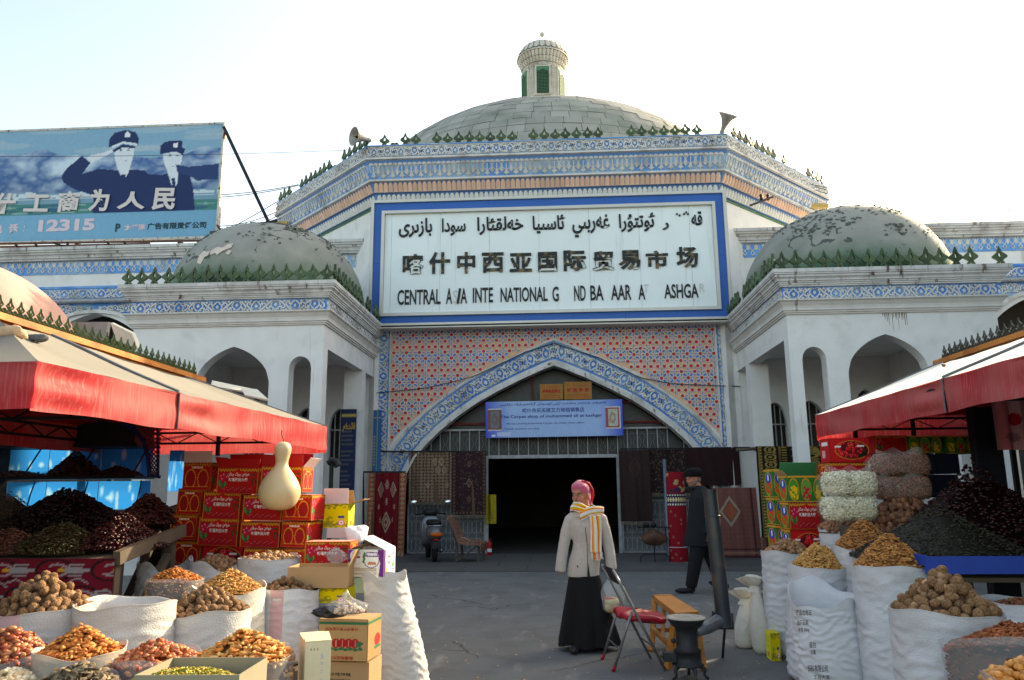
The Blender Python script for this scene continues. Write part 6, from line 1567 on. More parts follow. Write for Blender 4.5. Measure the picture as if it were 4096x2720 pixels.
heap('green_raisins', 'green and yellow raisins filling the grey cardboard tray', 'raisins', (x, 3.01, z-.03), .22, .145, .045, 2200, .0085, 'raisin', RAIS, seed=28, nu=6, nv=3, pw=2.0, mat_=NMG)
tb_ = MB().box((-3.2, 2.7, 0), (-.95, 3.95, .26)); o = tb_.build('display_platform', WOODT); tag(o, 'low wooden platform under the front row of plastic nut sacks', 'platform')
# tall white sack leaning
o = inst('sack', sack_mesh(.185, .15, .86, seed=31, wr=.02, belly=.05, wave=.03, lean=(-.19, .02), r_bot=1.02, top=.86, m=SACK, open_depth=.05, freq=95, na=100, nz=80), None, (at(1632, 2700, 5.6).x, 5.6, 0)); tag(o, 'tall full white sack with flattened top standing beside the cartons, leaning left', 'sack')
# heaps on the sloping table, awning shade put into their darker colours
def tz(y): return 1.0+.30*(y-5.30)/2.05
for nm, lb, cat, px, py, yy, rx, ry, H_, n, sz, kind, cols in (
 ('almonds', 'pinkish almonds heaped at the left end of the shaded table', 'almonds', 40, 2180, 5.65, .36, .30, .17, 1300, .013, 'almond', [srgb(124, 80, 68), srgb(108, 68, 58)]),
 ('green_raisins', 'shade-darkened green raisins heaped in the middle of the shaded table', 'raisins', 250, 2200, 5.65, .42, .30, .22, 1900, .0105, 'raisin', [srgb(66, 62, 38), srgb(80, 75, 46)]),
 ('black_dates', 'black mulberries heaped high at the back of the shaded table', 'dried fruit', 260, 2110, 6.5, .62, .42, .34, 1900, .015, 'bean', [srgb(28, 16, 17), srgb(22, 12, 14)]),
 ('red_dates', 'shade-darkened red jujubes heaped at the right end of the shaded table', 'dates', 480, 2190, 5.80, .34, .36, .24, 1400, .015, 'date', [srgb(60, 16, 16), srgb(78, 24, 22), srgb(46, 12, 14)]),
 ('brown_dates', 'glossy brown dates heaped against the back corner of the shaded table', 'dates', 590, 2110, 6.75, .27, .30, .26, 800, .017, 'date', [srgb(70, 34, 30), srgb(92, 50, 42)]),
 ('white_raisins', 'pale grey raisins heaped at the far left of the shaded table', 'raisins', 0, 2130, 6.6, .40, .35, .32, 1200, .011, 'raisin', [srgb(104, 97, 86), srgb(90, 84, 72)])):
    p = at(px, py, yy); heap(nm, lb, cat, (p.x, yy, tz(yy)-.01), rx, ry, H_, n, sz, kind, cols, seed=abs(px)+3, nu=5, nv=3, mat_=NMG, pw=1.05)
for nm, lb, px, r_, H_ in (('dark_raisins', 'dark raisins heaped on the glass shelf in the middle of the blue cabinet', 300, .30, .26), ('cabinet_dates', 'shiny dates lying low on the right of the cabinet shelf', 470, .26, .10), ('cabinet_nuts', 'low scatter of brown nuts on the left of the cabinet shelf', 70, .28, .05)):
    p = at(px, 1905, 7.45); heap(nm, lb, 'dried fruit', (p.x, 7.44, p.z), r_, .12, H_, 500, .018, 'date', [srgb(50, 26, 24), srgb(66, 36, 30)], seed=px, nu=6, nv=4, mat_=NMG, pw=.9)
# ================================================================ right stall
x, y, z = place(3782, 2436, 4.15); sack('large white sack heaped with big walnuts in the front of the right stall', x, y, 0, z, .262, .25, seed=41, m=SACKB, wr=.018, belly=.05, freq=88)
walnuts('big tan walnut piled in the large front sack of the right stall', (x, y, z-.02), .24, .225, .205, .0255, GW+'large front sack of the right stall', 31, 1.15, 86)
x, y, z = place(3312, 2378, 5.75); o = inst('sack', sack_mesh(.225, .17, z, seed=42, m=SACKB, wr=.024, wave=.035, open_depth=.2, freq=88, lean=(-.04, 0), belly=.08, rimtilt=.42), None, (x, y, 0)); tag(o, 'open empty white sack with black printed characters, front left of the right stall', 'sack')
sk = o
for body_, u0, v0, u1, v1 in (('产品合格证', 3185, 2438, 3245, 2462), ('出厂日期', 3190, 2480, 3232, 2502), ('净重 80kg', 3192, 2510, 3236, 2530), ('蛋白', 3238, 2568, 3262, 2592), ('含量', 3242, 2598, 3262, 2618), ('饲料有限公司', 3232, 2660, 3310, 2690), ('工业大道', 3255, 2700, 3318, 2718)):
    a, b = at(u0, v1, 5.55), at(u1, v0, 5.55)
    q = lettering('sack_print', body_, a.x-x, a.z, b.x-x, b.z, -.20, KTXT, sk, .012, .0)
x, y, z = place(3250, 2262, 6.4); sack('white sack with flared foot heaped with cracked almonds, left front of the right stall', x, y, 0, z, .235, .22, seed=43, m=SACKB, wr=.02, lean=(.05, 0), r_bot=1.06, freq=88)
heap('cracked_almonds', 'cracked tan almonds heaped in the flared sack of the right stall', 'almonds', (x+.05, y, z-.02), .222, .21, .19, 1700, .0135, 'almond', KER, seed=44, nu=6, nv=4, pw=1.2)
x, y, z = place(3150, 2205, 7.35); sack('tall white sack of walnuts at the far left corner of the right stall', x, y, 0, z, .235, .22, seed=45, m=SACKB, wr=.018, freq=80)
heap('walnut_heap', 'small brown walnuts heaped at the far left corner of the right stall', 'walnuts', (x, y, z-.02), .215, .20, .115, 230, .0195, 'walnut', [srgb(168, 124, 88), srgb(150, 108, 76)], seed=46, nu=10, nv=7, flat=0)
x, y, z = place(3462, 2188, 6.35); sack('white sack heaped with golden almonds behind the front right almond sack', x, y, 0, z, .25, .23, seed=47, m=SACKB, wr=.016, freq=76)
heap('almonds', 'golden brown almonds heaped in the rear sack under the bean bags', 'almonds', (x, y, z-.02), .24, .22, .225, 1900, .013, 'almond', [srgb(178, 116, 62), srgb(196, 136, 80), srgb(158, 98, 50)], seed=48, nu=6, nv=4)
x, y, z = place(3566, 2262, 5.6); sack('wide white sack heaped with brown almonds in the middle of the right stall', x, y, 0, z, .262, .24, seed=49, m=SACKB, wr=.018, freq=80)
heap('almonds', 'brown almonds heaped in the wide middle sack of the right stall', 'almonds', (x, y, z-.02), .25, .23, .225, 2000, .013, 'almond', [srgb(186, 124, 66), srgb(204, 146, 88), srgb(164, 104, 54)], seed=50, nu=6, nv=4)
x, y, z = place(3372, 2112, 7.4); sack('bluish white sack of walnuts standing behind under the white bean bags', x, y, 0, z, .21, .2, seed=51, m=SACKB, wr=.02)
heap('walnut_heap', 'brown walnuts heaped directly under the white bean bags', 'walnuts', (x, y, z-.02), .22, .2, .13, 220, .0215, 'walnut', [srgb(140, 96, 70), srgb(156, 110, 80)], seed=52, nu=10, nv=7, flat=0)
x, y, z = place(4100, 2400, 5.2); sack('white sack of almond shells at the right edge of the frame', x, y, 0, z, .262, .25, seed=53, m=SACKB, wr=.014)
heap('almond_shells', 'reddish almond kernels in the sack at the right edge', 'almonds', (x, y, z-.06), .24, .23, .07, 900, .0135, 'almond', [srgb(150, 92, 66), srgb(170, 112, 84)], seed=54, nu=6, nv=4)
x, y, z = place(4065, 2572, 3.65); clearbag('clear plastic sack of brown almonds in the lower right corner', x, y, z, .30, .6, 55, [srgb(120, 62, 36), srgb(140, 78, 48)], 'almond', .013, -.28, 700, ry=.25)
heap('almonds', 'dark brown almonds heaped in the clear sack in the lower right corner', 'almonds', (x, y, z-.02), .285, .235, .10, 1900, .0145, 'almond', [srgb(150, 78, 42), srgb(170, 92, 50), srgb(130, 66, 36)], seed=56, nu=7, nv=5, tilt=-.28)
x, y, z = place(4110, 2712, 3.1); clearbag('clear sack of dried apricots in the bottom right corner', x, y, z, .15, .4, 57, APR, 'bean', .016, 0, 120)
heap('dried_apricots', 'orange dried apricots heaped in the bottom right corner', 'dried fruit', (x, y, z-.02), .15, .14, .08, 240, .019, 'date', [srgb(206, 130, 60), srgb(222, 150, 76)], seed=58, nu=8, nv=6, mat_=NMG)
# two small cream bags and yellow box
for lb, l, r_, t, b, yy, ln, sd_ in (('small cream bag with crumpled neck, leftmost of the two bags beside the right stall', 2932, 3022, 2395, 2578, 7.7, .04, 61), ('small cream bag with open folded mouth, against the tall walnut sack', 3004, 3098, 2345, 2600, 7.45, -.03, 62)):
    a, b_ = at(l, b, yy), at(r_, b, yy); top_ = at((l+r_)/2, t, yy).z
    o = inst('bag', sack_mesh((b_.x-a.x)/2*.95, .13, top_, seed=sd_, m=SACKC, wr=.012, belly=.26, r_bot=.8, top=.44, wave=.004, lean=(ln, 0), open_depth=.03, nz=40, na=60), None, ((a.x+b_.x)/2, yy, 0)); tag(o, lb, 'bag')
    rn = np.random.RandomState(sd_); ph = rn.rand(8)*6.28; tp = MB()
    def g(u, v, top_=top_, ph=ph):        # gathered neck opening into a crumpled collar
        a_ = u*6.2832; k = .075-.035*math.exp(-((v-.35)/.18)**2)+.045*max(0, v-.5)*2; k *= 1+.14*math.sin(5*a_+ph[0])*v+.10*math.sin(9*a_+ph[1]+3*v)*v
        return (k*math.cos(a_)-.035*v, k*.75*math.sin(a_), top_-.05+.13*v+.016*math.sin(2*a_+ph[2])*v)
    tp.grid(g, 40, 12, closeu=True); q = tp.build('bag_neck', SACKC, o, True); q.location = (ln, 0, 0)
carton('small yellow carton standing on the ground at the foot of the tall walnut sack', 3088, 2532, 3126, 2645, 7.1, .16, prt('ye', yellowprint, 1.0), prt('ys', yellowside, .6), CYEL, None, 0, 0)
# cartons
FW, FN = prt('fw', lambda: fruitprint(True), 1.45), prt('fn', lambda: fruitprint(False), .8)
carton('green fruit printed carton with open green lid at the left corner of the right stall', 3153, 1902, 3305, 2008, 7.7, .25, FW, FN, CGREEN, None, 3, 0, [('b', 55, .16, CGREEN), ('l', 130, .06, CARD)], None, None, lid=False)
carton('red jujube carton under the green fruit carton of the right stall', 3160, 2010, 3305, 2118, 7.7, .25, JW, FN, CREDM, None, 3, 0, None, None, JT)
carton('lower red jujube carton behind the far walnut sack', 3168, 2120, 3305, 2230, 7.72, .25, prt('rf', redfruit, 1.5), FN, CREDM, None, 3, 0)
carton('narrow green fruit carton, topmost and farthest left behind the open one', 3096, 1876, 3140, 1990, 8.15, .3, FN, FN, CGREEN, CARD, 2, 0)
carton('narrow green fruit carton, middle one at the far left of the right stall', 3106, 1992, 3146, 2100, 8.15, .3, FN, FN, CGREEN, None, 2, 0)
carton('narrow green fruit carton, lowest at the far left of the right stall', 3112, 2102, 3150, 2215, 8.15, .3, FN, FN, CGREEN, None, 2, 0)
carton('bright red carton printed with a heap of red fruit, highest on the right stall', 3322, 1752, 3486, 1848, 7.45, .22, prt('rf', redfruit, 1.5), prt('rs', lambda: Cv(30, 46, srgb(180, 16, 24)).rect(.2, .7, .8, .85, srgb(230, 220, 220)).rect(.2, .2, .5, .5, srgb(220, 200, 200), .6), .7), CREDM, CREDM, 4, 0)
carton('red jujube carton just under the bright red fruit carton', 3318, 1850, 3490, 1945, 7.45, .22, JW, JN, CREDM, None, 4, 0)
for lb, l, r_, t, b, fr, bd, g_ in (('shaded red date carton hanging under the right awning, leftmost of three', 3506, 3632, 1742, 1812, JW, CREDM, 1), ('shaded green fruit carton under the right awning, middle of three', 3636, 3772, 1742, 1812, FW, CGREEN, 1), ('shaded green fruit carton under the right awning, rightmost of three', 3788, 3906, 1742, 1814, FW, CGREEN, 1),
    ('dark blue crate above another, left of the dark crates under the right awning', 3640, 3745, 1816, 1895, None, CDK, 2), ('dark blue crate at the bottom left of the dark crates under the right awning', 3640, 3745, 1898, 1990, None, CDK, 2), ('dark blue crate above another, right of the dark crates under the right awning', 3748, 3842, 1816, 1895, None, CDK, 2), ('dark blue crate at the bottom right of the dark crates under the right awning', 3748, 3842, 1898, 1990, None, CDK, 2)):
    carton(lb, l, t, r_, b, 8.0, .25, fr, None, bd, None, 0, 0, None, None, None, cat='carton' if g_ == 1 else 'crate')
for k in range(3):
    a = at(3506+k*136, 1740, 8.0)
# table and tray of the right stall
table('display_table', 'sloping wooden table under the right awning piled with dried fruit', 2.55, 4.75, 5.45, 7.9, .86, 1.12)
tr = empty('fruit_tray', label='long blue painted tray holding green raisins on the right stall', cat='tray')
BT = mat('blue_painted_tray', srgb(20, 66, 160), .45, .12, 4)
p = at(3705, 2262, 5.35); zt_ = p.z; mb = MB(); x0_, x1_ = p.x-.02, p.x+1.6
mb.box((x0_, 5.30, zt_-.05), (x1_, 5.33, zt_+.06)); mb.build('front_board', BT, tr)
MB().box((x0_, 5.331, zt_-.0), (x0_+.025, 6.9, zt_+.065)).build('side_board', BT, tr); MB().box((x0_+.026, 5.331, zt_-.04), (x1_, 6.9, zt_-.02)).build('bottom_board', BT, tr)
heap('green_raisins', 'shade-darkened green raisins heaped in the blue tray of the right stall', 'raisins', (at(3780, 2230, 5.9).x, 5.95, zt_+.01), .62, .60, .36, 3200, .0115, 'raisin', [srgb(54, 50, 38), srgb(68, 64, 46), srgb(42, 40, 33)], seed=71, nu=5, nv=3, pw=.95)  # this heap and the next carry awning shade in darker colours
heap('red_dates', 'shade-darkened red jujubes heaped high on the right of the right stall', 'dates', (at(3990, 2230, 6.4).x, 6.6, zt_-.02), .85, .6, .72, 2600, .0175, 'date', [srgb(40, 12, 13), srgb(56, 17, 17), srgb(30, 9, 11)], seed=72, nu=5, nv=3, mat_=NMG, pw=.9)
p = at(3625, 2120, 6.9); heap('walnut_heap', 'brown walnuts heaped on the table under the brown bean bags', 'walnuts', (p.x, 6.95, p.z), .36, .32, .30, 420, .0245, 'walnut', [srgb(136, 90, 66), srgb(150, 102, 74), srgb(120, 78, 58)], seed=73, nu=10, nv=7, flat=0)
MB().box((p.x-.38, 6.62, 0), (p.x+.36, 7.3, p.z)).build('stall_counter', WOODT); tag(bpy.data.objects['stall_counter'], 'wooden counter block under the walnut heap of the right stall', 'counter')
# pillow bags of beans
def beanbag(label, l, r_, t, b, y, cols, seed, sag=.0):
    A, B = at(l, b, y), at(r_, t, y); W_, H_ = B.x-A.x, B.z-A.z; rs = np.random.RandomState(seed)
    c = empty('bean_bag', ((A.x+B.x)/2, y, (A.z+B.z)/2), label=label, cat='bag')
    def srf(a, bb): 
        ca, sa, cb, sb = np.cos(a), np.sin(a), np.cos(bb), np.sin(bb); f = lambda v, e: np.sign(v)*np.abs(v)**e
        x = W_/2*f(ca, .45)*f(cb, .5); yy = .16*f(sa, .6)*f(cb, .5); z = H_/2*f(sb, .62)*(1+.05*np.sin(3*a+seed)); return x, yy, z
    n = 1500; a = -rs.rand(n)*math.pi; bb = np.arcsin(rs.uniform(-1, 1, n)); x, yy, z = srf(a, bb); P = np.stack([x*.97, yy*.97, z*.97], -1)
    x = rs.uniform(-.95, .95, n)*W_/2; z = rs.uniform(-.9, .9, n)*H_/2; yy = -.155*(1-np.abs(x/(W_/2))**4)**.5*(1-np.abs(z/(H_/2))**3.2)**.5; P[:n//2] = np.stack([x, yy, z], -1)[:n//2]
    bv, bf = nutmesh('bean', 6, 3); M = rotmats(n, rs, 0); sc = .0115*rs.uniform(.8, 1.2, n); V = (np.einsum('nij,vj->nvi', M, bv*np.array([1, .8, 1.25]))*sc[:, None, None]+P[:, None]).reshape(-1, 3); F = (bf[None]+np.arange(n)[:, None, None]*len(bv)).reshape(-1, 4)
    cc = np.repeat(np.array(cols)[rs.randint(0, len(cols), n)]*rs.uniform(.8, 1.15, (n, 1)), len(bv), 0); tag(inst('beans', np_mesh('beans', V, F, [NM], cc, True), c), kind='stuff')
    for nm, k, m_ in (('film', 1.04, mat('clear_film', srgb(230, 232, 236), .12, 0, alpha=.07, spec=.9, bump=.8, bscale=16)), ('inner_mass', .93, mat('bean_mass', tuple(np.array(cols[0])*.5), .9, .2, 20))):  # inner mass darkened to stand for shade between the beans
        mb = MB()
        def g(u, v, k=k): x, yy, z = srf(np.float64(u*6.28318), np.float64((v-.5)*math.pi)); return (x*k, yy*k, z*k)
        mb.grid(g, 40, 20, closeu=True); mb.build(nm, m_, c, True)
    mb = MB(); mb.grid(lambda u, v: (-W_/2*.9+u*W_*.8, -.10+.03*math.sin(u*9+seed)-.02*v, H_/2*.86+.05*v*(1+.4*math.sin(u*13+seed))), 20, 4); mb.build('film_edge', PLAST, c, True)
WB = [srgb(214, 206, 176), srgb(200, 190, 156), srgb(224, 220, 200)]; BB = [srgb(140, 96, 76), srgb(160, 112, 90), srgb(120, 80, 64)]
beanbag('clear bag of white beans on top of another on the right stall', 3285, 3492, 1885, 1985, 6.75, WB, 1)
beanbag('clear bag of white beans, the lower one lying on the walnut heap', 3282, 3490, 1982, 2082, 6.75, WB, 2)
beanbag('clear bag of brown beans on top of another beside the dark crates', 3480, 3700, 1815, 1905, 7.0, BB, 3)
beanbag('clear bag of brown beans, the lower one above the walnut pile', 3495, 3705, 1902, 2000, 7.0, BB, 4)
# things hanging at the far right of the stall
o = inst('hanging_towel', Cv(24, 40, srgb(206, 160, 166)).rect(.1, 0, .5, 1, srgb(190, 70, 86), .6).ell(.6, .6, .2, .12, srgb(180, 30, 50)).ell(.5, .25, .2, .1, srgb(60, 50, 50), .5).speck(.2).data('hanging_towel', .30, .46, CLOTHP, lambda u, v: .02*np.sin(u*14)), None, at(3990, 1800, 7.3)); tag(o, 'pinkish patterned towel hanging in the shade at the right edge under the awning', 'towel')
mb = MB(); 
for k in range(6): mb.bar((at(3955, 1650, 7.5).x+.02*k, 7.5, 1.2), (at(3955, 1650, 7.5).x+.02*k, 7.5, 1.98), .006)
p = at(3960, 1800, 7.6); st = empty('stall_post', (p.x, 7.6, 0), label='dark wrapped post holding up the right awning beside the hanging towel', cat='post'); MB().box((-.12, 0, 0), (.12, .12, 2.2)).build('post_body', mat('dark_wrap', srgb(26, 30, 44), .7, .3, 3), st)

o = MB().box((-4.0, 7.38, 0), (-3.02, 7.42, 1.28)).build('gap_shade_board', mat('shade_dark_board', srgb(44, 36, 32), .85, .25, 4)); tag(o, 'added dark board for shade in the gap between left tables and red cartons', 'board')  # dark board added so the bright gap reads as shaded
o = MB().box((-3.0, 7.22, 0), (-2.4, 7.26, 1.0)).build('gap_shade_board', MATS['shade_dark_board']); tag(o, 'added low dark board standing behind the stack of red cartons', 'board')  # second added board in the same dark tone, behind the cartons
# ================================================================ billboard on the left roof
BY = 20.0; bb = empty('billboard', (-9.5, BY, 8.5), label='large faded blue billboard with two uniformed officers, one saluting, above the left wing', cat='billboard')
def bput(o): o.location = Vector(o.location)-Vector(bb.location); return o
bx0, bx1, bz0, bz1 = -18.2, -9.43, 8.5, 11.89
CW, CH = 330, 128
cv = Cv(CW, CH, srgb(120, 165, 190)); r_ = np.random.RandomState(4)
def bp(cx_, cy_): p = at(cx_*.6378, 400+cy_*.6378, BY); return ((p.x-bx0)/(bx1-bx0), (p.z-bz0)/(bz1-bz0))
def bpoly(pts, col, k=1.0): cv.poly([bp(*p) for p in pts], col, k)
for k in range(14): u = r_.rand(); cv.ell(u, .75+r_.rand()*.25, .10, .03, srgb(175, 190, 195), .35)
u0, v0 = bp(0, 430); base = v0
hgt = np.zeros(CW)
for k in range(1, 9): hgt += np.sin(np.arange(CW)/CW*k*9+r_.rand()*6)/k*.035
def fbm(sx, sy, oct_=5):                 # soft layered noise for the printed mountain picture
    out = np.zeros((CH, CW))
    for o_ in range(oct_):
        gx, gy = int(sx*2**o_)+2, int(sy*2**o_)+2; G_ = r_.rand(gy+1, gx+1); yy = np.linspace(0, gy-1e-6, CH); xx = np.linspace(0, gx-1e-6, CW); iy, ix = yy.astype(int), xx.astype(int); fy, fx_ = (yy-iy)[:, None], (xx-ix)[None]
        out += ((G_[iy][:, ix]*(1-fx_)+G_[iy][:, ix+1]*fx_)*(1-fy)+(G_[iy+1][:, ix]*(1-fx_)+G_[iy+1][:, ix+1]*fx_)*fy)/1.7**o_
    return out/out.max()
q_ = fbm(7, 4); sm = np.abs(q_-np.median(q_))*3.2+.25*(fbm(14, 8)-.5); k0 = np.clip(sm*1.1, 0, 1)[..., None]
M_ = (cv.Y < base+.10+hgt[None, :]) & (cv.Y > .36); mtn = (np.array(srgb(58, 100, 152))*(1-k0)+np.array(srgb(188, 208, 222))*k0).astype(np.float32); hb = np.clip((cv.Y-.36)/.3, 0, 1)[..., None]; mtn = mtn*(.75+.25*hb); cv.a[M_] = mtn[M_]
cv.rect(0, .30, 1, .42, srgb(110, 150, 170)); 
for k in range(30): u = r_.rand(); cv.rect(u, .37, u+.02+.03*r_.rand(), .37+.05*r_.rand()+.02, srgb(190, 205, 212)); cv.rect(u, .375, u+.03, .38, srgb(60, 110, 150))
cv.rect(0, .235, 1, .33, srgb(60, 125, 120)); 
for k in range(26): cv.ell(r_.rand(), .24+.08*r_.rand(), .04, .012, srgb(40, 95, 120), .7); cv.ell(r_.rand(), .24+.08*r_.rand(), .03, .008, srgb(150, 180, 180), .6)
NV = srgb(26, 48, 92); FC = srgb(205, 214, 222)
bpoly([(385, 480), (420, 430), (515, 352), (568, 395), (515, 465), (620, 432), (715, 440), (900, 440), (930, 465), (1010, 470), (1110, 455), (1190, 480), (1210, 550), (1220, 700), (580, 728), (585, 600), (470, 560), (400, 520)], NV)
bpoly([(545, 375), (560, 350), (640, 335), (700, 310), (715, 325), (640, 365), (570, 395)], FC)
bpoly([(715, 318), (760, 292), (840, 300), (838, 345), (822, 400), (800, 470), (770, 500), (735, 430), (720, 370)], FC); bpoly([(758, 470), (788, 470), (790, 500), (775, 520), (762, 500)], NV)
bpoly([(680, 300), (683, 250), (720, 208), (790, 190), (850, 205), (872, 245), (865, 285), (770, 262), (715, 285)], NV); bpoly([(700, 292), (770, 263), (862, 275), (858, 288), (770, 275), (705, 305)], srgb(210, 216, 222)); bpoly([(705, 318), (770, 280), (850, 292), (845, 306), (770, 298), (715, 330)], NV)
bpoly([(780, 215), (800, 200), (815, 215), (812, 238), (785, 238)], srgb(220, 222, 226))
bpoly([(1020, 345), (1060, 328), (1140, 330), (1140, 380), (1118, 430), (1112, 520), (1090, 560), (1070, 520), (1045, 440), (1025, 390)], FC); bpoly([(1072, 488), (1094, 488), (1104, 560), (1085, 560)], NV)
bpoly([(1000, 345), (1003, 290), (1040, 262), (1140, 258), (1143, 300), (1160, 310), (1145, 348), (1100, 325), (1020, 338)], NV); bpoly([(1085, 275), (1112, 270), (1115, 298), (1088, 300)], srgb(220, 222, 226))
for x, y in ((757, 318), (805, 318), (1065, 352), (1110, 352)): u, v = bp(x, y); cv.ell(u, v, .0035, .006, srgb(70, 90, 120)); cv.rect(u-.004, v+.012, u+.004, v+.017, srgb(100, 115, 135))
for x, y in ((785, 385), (1085, 415)): u, v = bp(x, y); cv.ell(u, v, .005, .004, srgb(150, 140, 150))
bpoly([(1100, 405), (1180, 420), (1370, 400), (1365, 500), (1230, 505), (1195, 480), (1110, 455)], srgb(34, 62, 108))
cv.rect(0, 0, 1, .235, srgb(104, 160, 190)); cv.speck(.08)
for k in range(16): u = r_.rand(); cv.rect(u, .02, u+.004, .02+.1*r_.rand(), srgb(120, 160, 170), .5)
bput(inst('printed_panel', cv.data('printed_panel', bx1-bx0, bz1-bz0, PRINT), bb, (bx0, BY-.004, bz0)))
bput(MB().box((bx0, BY, bz0), (bx1, BY+.06, bz1)).build('backing', TRIM, bb))
mb = MB(); frame(mb, bx0, bz0-.05, bx1+.06, bz1+.05, .06, BY-.02, BY+.14); bput(mb.build('steel_edge', mat('rusty_white_steel', srgb(190, 186, 180), .7, .2, 6, flake=(srgb(110, 70, 50), 9, .6)), bb))
GT = mat('faded_gold_letter', srgb(204, 196, 194), .7, .05, 4); PT = mat('faded_pink_letter', srgb(200, 186, 196), .7, .05, 4); DT = mat('dark_teal_letter', srgb(20, 56, 66), .6, .1, 4)
def bt(body, x0, y0, x1, y1, m, bold=.02, skew=0.):
    a = at(x0*.6378, 400+y1*.6378, BY); b = at(x1*.6378, 400+y0*.6378, BY); bput_ = lettering('lettering', body, a.x, a.z, b.x, b.z, 0, m, bb, bold, .004, skew)
    bput_.matrix_basis = Matrix.Translation((-bb.location.x, -.012, -bb.location.z)) @ bput_.matrix_basis
for ch, x0, y0, x1, y1 in (('什', -50, 580, 110, 715), ('工', 145, 590, 318, 700), ('商', 352, 568, 508, 705), ('为', 550, 556, 692, 698), ('人', 730, 570, 922, 685), ('民', 948, 548, 1108, 690)): bt(ch, x0, y0, x1, y1, GT, .035, .12)
for ch, x0, y0, x1, y1 in (('电', -50, 780, 22, 838), ('话', 55, 775, 118, 838), (':', 148, 790, 158, 828), ('12315', 238, 742, 600, 828)): bt(ch, x0, y0, x1, y1, PT, .05)
bt('太平洋', 778, 778, 912, 822, PT, .05); bt('广告有限责任公司', 922, 762, 1296, 815, DT, .03); bt('P', 722, 775, 758, 828, DT, .04)
MBs = mat('black_steel_strut', srgb(30, 32, 40), .6, .2, 6)
bput(MB().bar(at(895, 508, BY), at(1085, 912, BY+.4), .09).build('strut', MBs, bb)); bput(MB().bar(at(870, 955, BY), at(1110, 880, BY+.4), .07).build('strut', MBs, bb))
RUST = mat('rusty_angle_iron', srgb(88, 62, 52), .8, .3, 8)
for a, b in (((0, 975), (860, 962)), ((0, 988), (600, 975)), ((60, 975), (85, 1005)), ((140, 972), (158, 1003)), ((215, 972), (300, 1000)), ((270, 968), (272, 1003)), ((430, 968), (446, 995)), ((495, 965), (512, 992)), ((300, 985), (310, 1000)), ((840, 930), (880, 925)), ((868, 900), (885, 925))):
    bput(MB().bar(at(*a, BY-.1), at(*b, BY-.1), .05).build('support_bar', RUST, bb))
for x in (-16.5, -13.5, -10.5): bput(MB().box((x-.06, BY+.1, 7.7), (x+.06, BY+.2, 11.7)).build('post', RUST, bb))

# ================================================================ wires, brackets
def wire(pts, y, sag=.0, label='thin black overhead wire crossing the pale sky', r=.011, grp='overhead wires'):
    P = [at(px, py, yy) for (px, py), yy in zip(pts, y)]; out = []
    for i in range(len(P)-1):
        for k in range(8):
            t = k/8; q = P[i].lerp(P[i+1], t); q.z -= sag*4*t*(1-t); out.append(q)
    out.append(P[-1]); o = MB().tube(out, r, 5).build('overhead_wire', BLACK); tag(o, label, 'wire', grp); return o
GL = 'wires between the billboard and the octagon'
for a, b, s_ in (((870, 905), (1105, 848), .1), ((868, 912), (1120, 858), .18), ((872, 930), (1125, 872), .1), ((868, 780), (1195, 738), .05), ((868, 790), (1195, 742), .05), ((880, 935), (1120, 800), .02), ((830, 960), (1118, 905), .1)):
    wire([a, b], [20, 20.2], s_, 'thin black wire running between the billboard edge and the left corner of the octagon', .012, GL)
wire([(-40, 626), (1410, 600)], [16, 17.4], .05, 'very thin wire crossing in front of the billboard to the left loudspeaker', .006, None)
for a, b, s_ in (((3235, 735), (4200, 800), .25), ((3260, 748), (4200, 845), .2), ((3262, 760), (3790, 850), .12), ((3500, 825), (4200, 812), .25)): wire([a, b], [20.5, 15], s_, 'thin black wire sagging to the right from the octagon corner', .010, 'wires right of the octagon')
wire([(2990, 640), (3420, 850)], [19, 15.5], .02, 'single black wire from the octagon cornice down to the top of the right dome', .010, None)
wire([(1497, 1572), (1700, 1552), (1885, 1508), (2000, 1456), (2100, 1408), (2215, 1372)], [18.1]*6, .01, 'old cable running over the red tiles and the left half of the arch', .010, None)
wire([(2215, 1372), (2400, 1432), (2560, 1510), (2700, 1535), (2960, 1545)], [18.1]*5, .01, 'old cable running along the right half of the arch to the right band', .010, None)
t = empty('insulator_bracket', at(3045, 812, 17.9), label='wooden bracket with two dark insulators on the right slanting wall under the cornice', cat='bracket')
MB().bar((-.28, 0, -.06), (.25, -.2, .08), .04).build('arm', WOODT, t)
for x in (-.02, .14): MB().lathe([(.001, 0), (.035, .0), (.045, .05), (.03, .08), (.045, .12), (.02, .16), (.001, .17)], (x, -.1, .03), 10).build('insulator', BLACK, t, True)
for nm, a, lb in (('l', (1105, 893), 'short wooden beam end sticking out of the left corner of the octagon'), ('r', (3268, 822), 'short wooden beam end sticking out of the right corner of the octagon')):
    p = at(*a, 20.6); o = MB().box((-.32, 0, -.06), (.32, .12, .06)).build('beam_end', mat('yellow_wood', srgb(190, 160, 100), .8, .2, 5), None, False, p); tag(o, lb, 'beam')

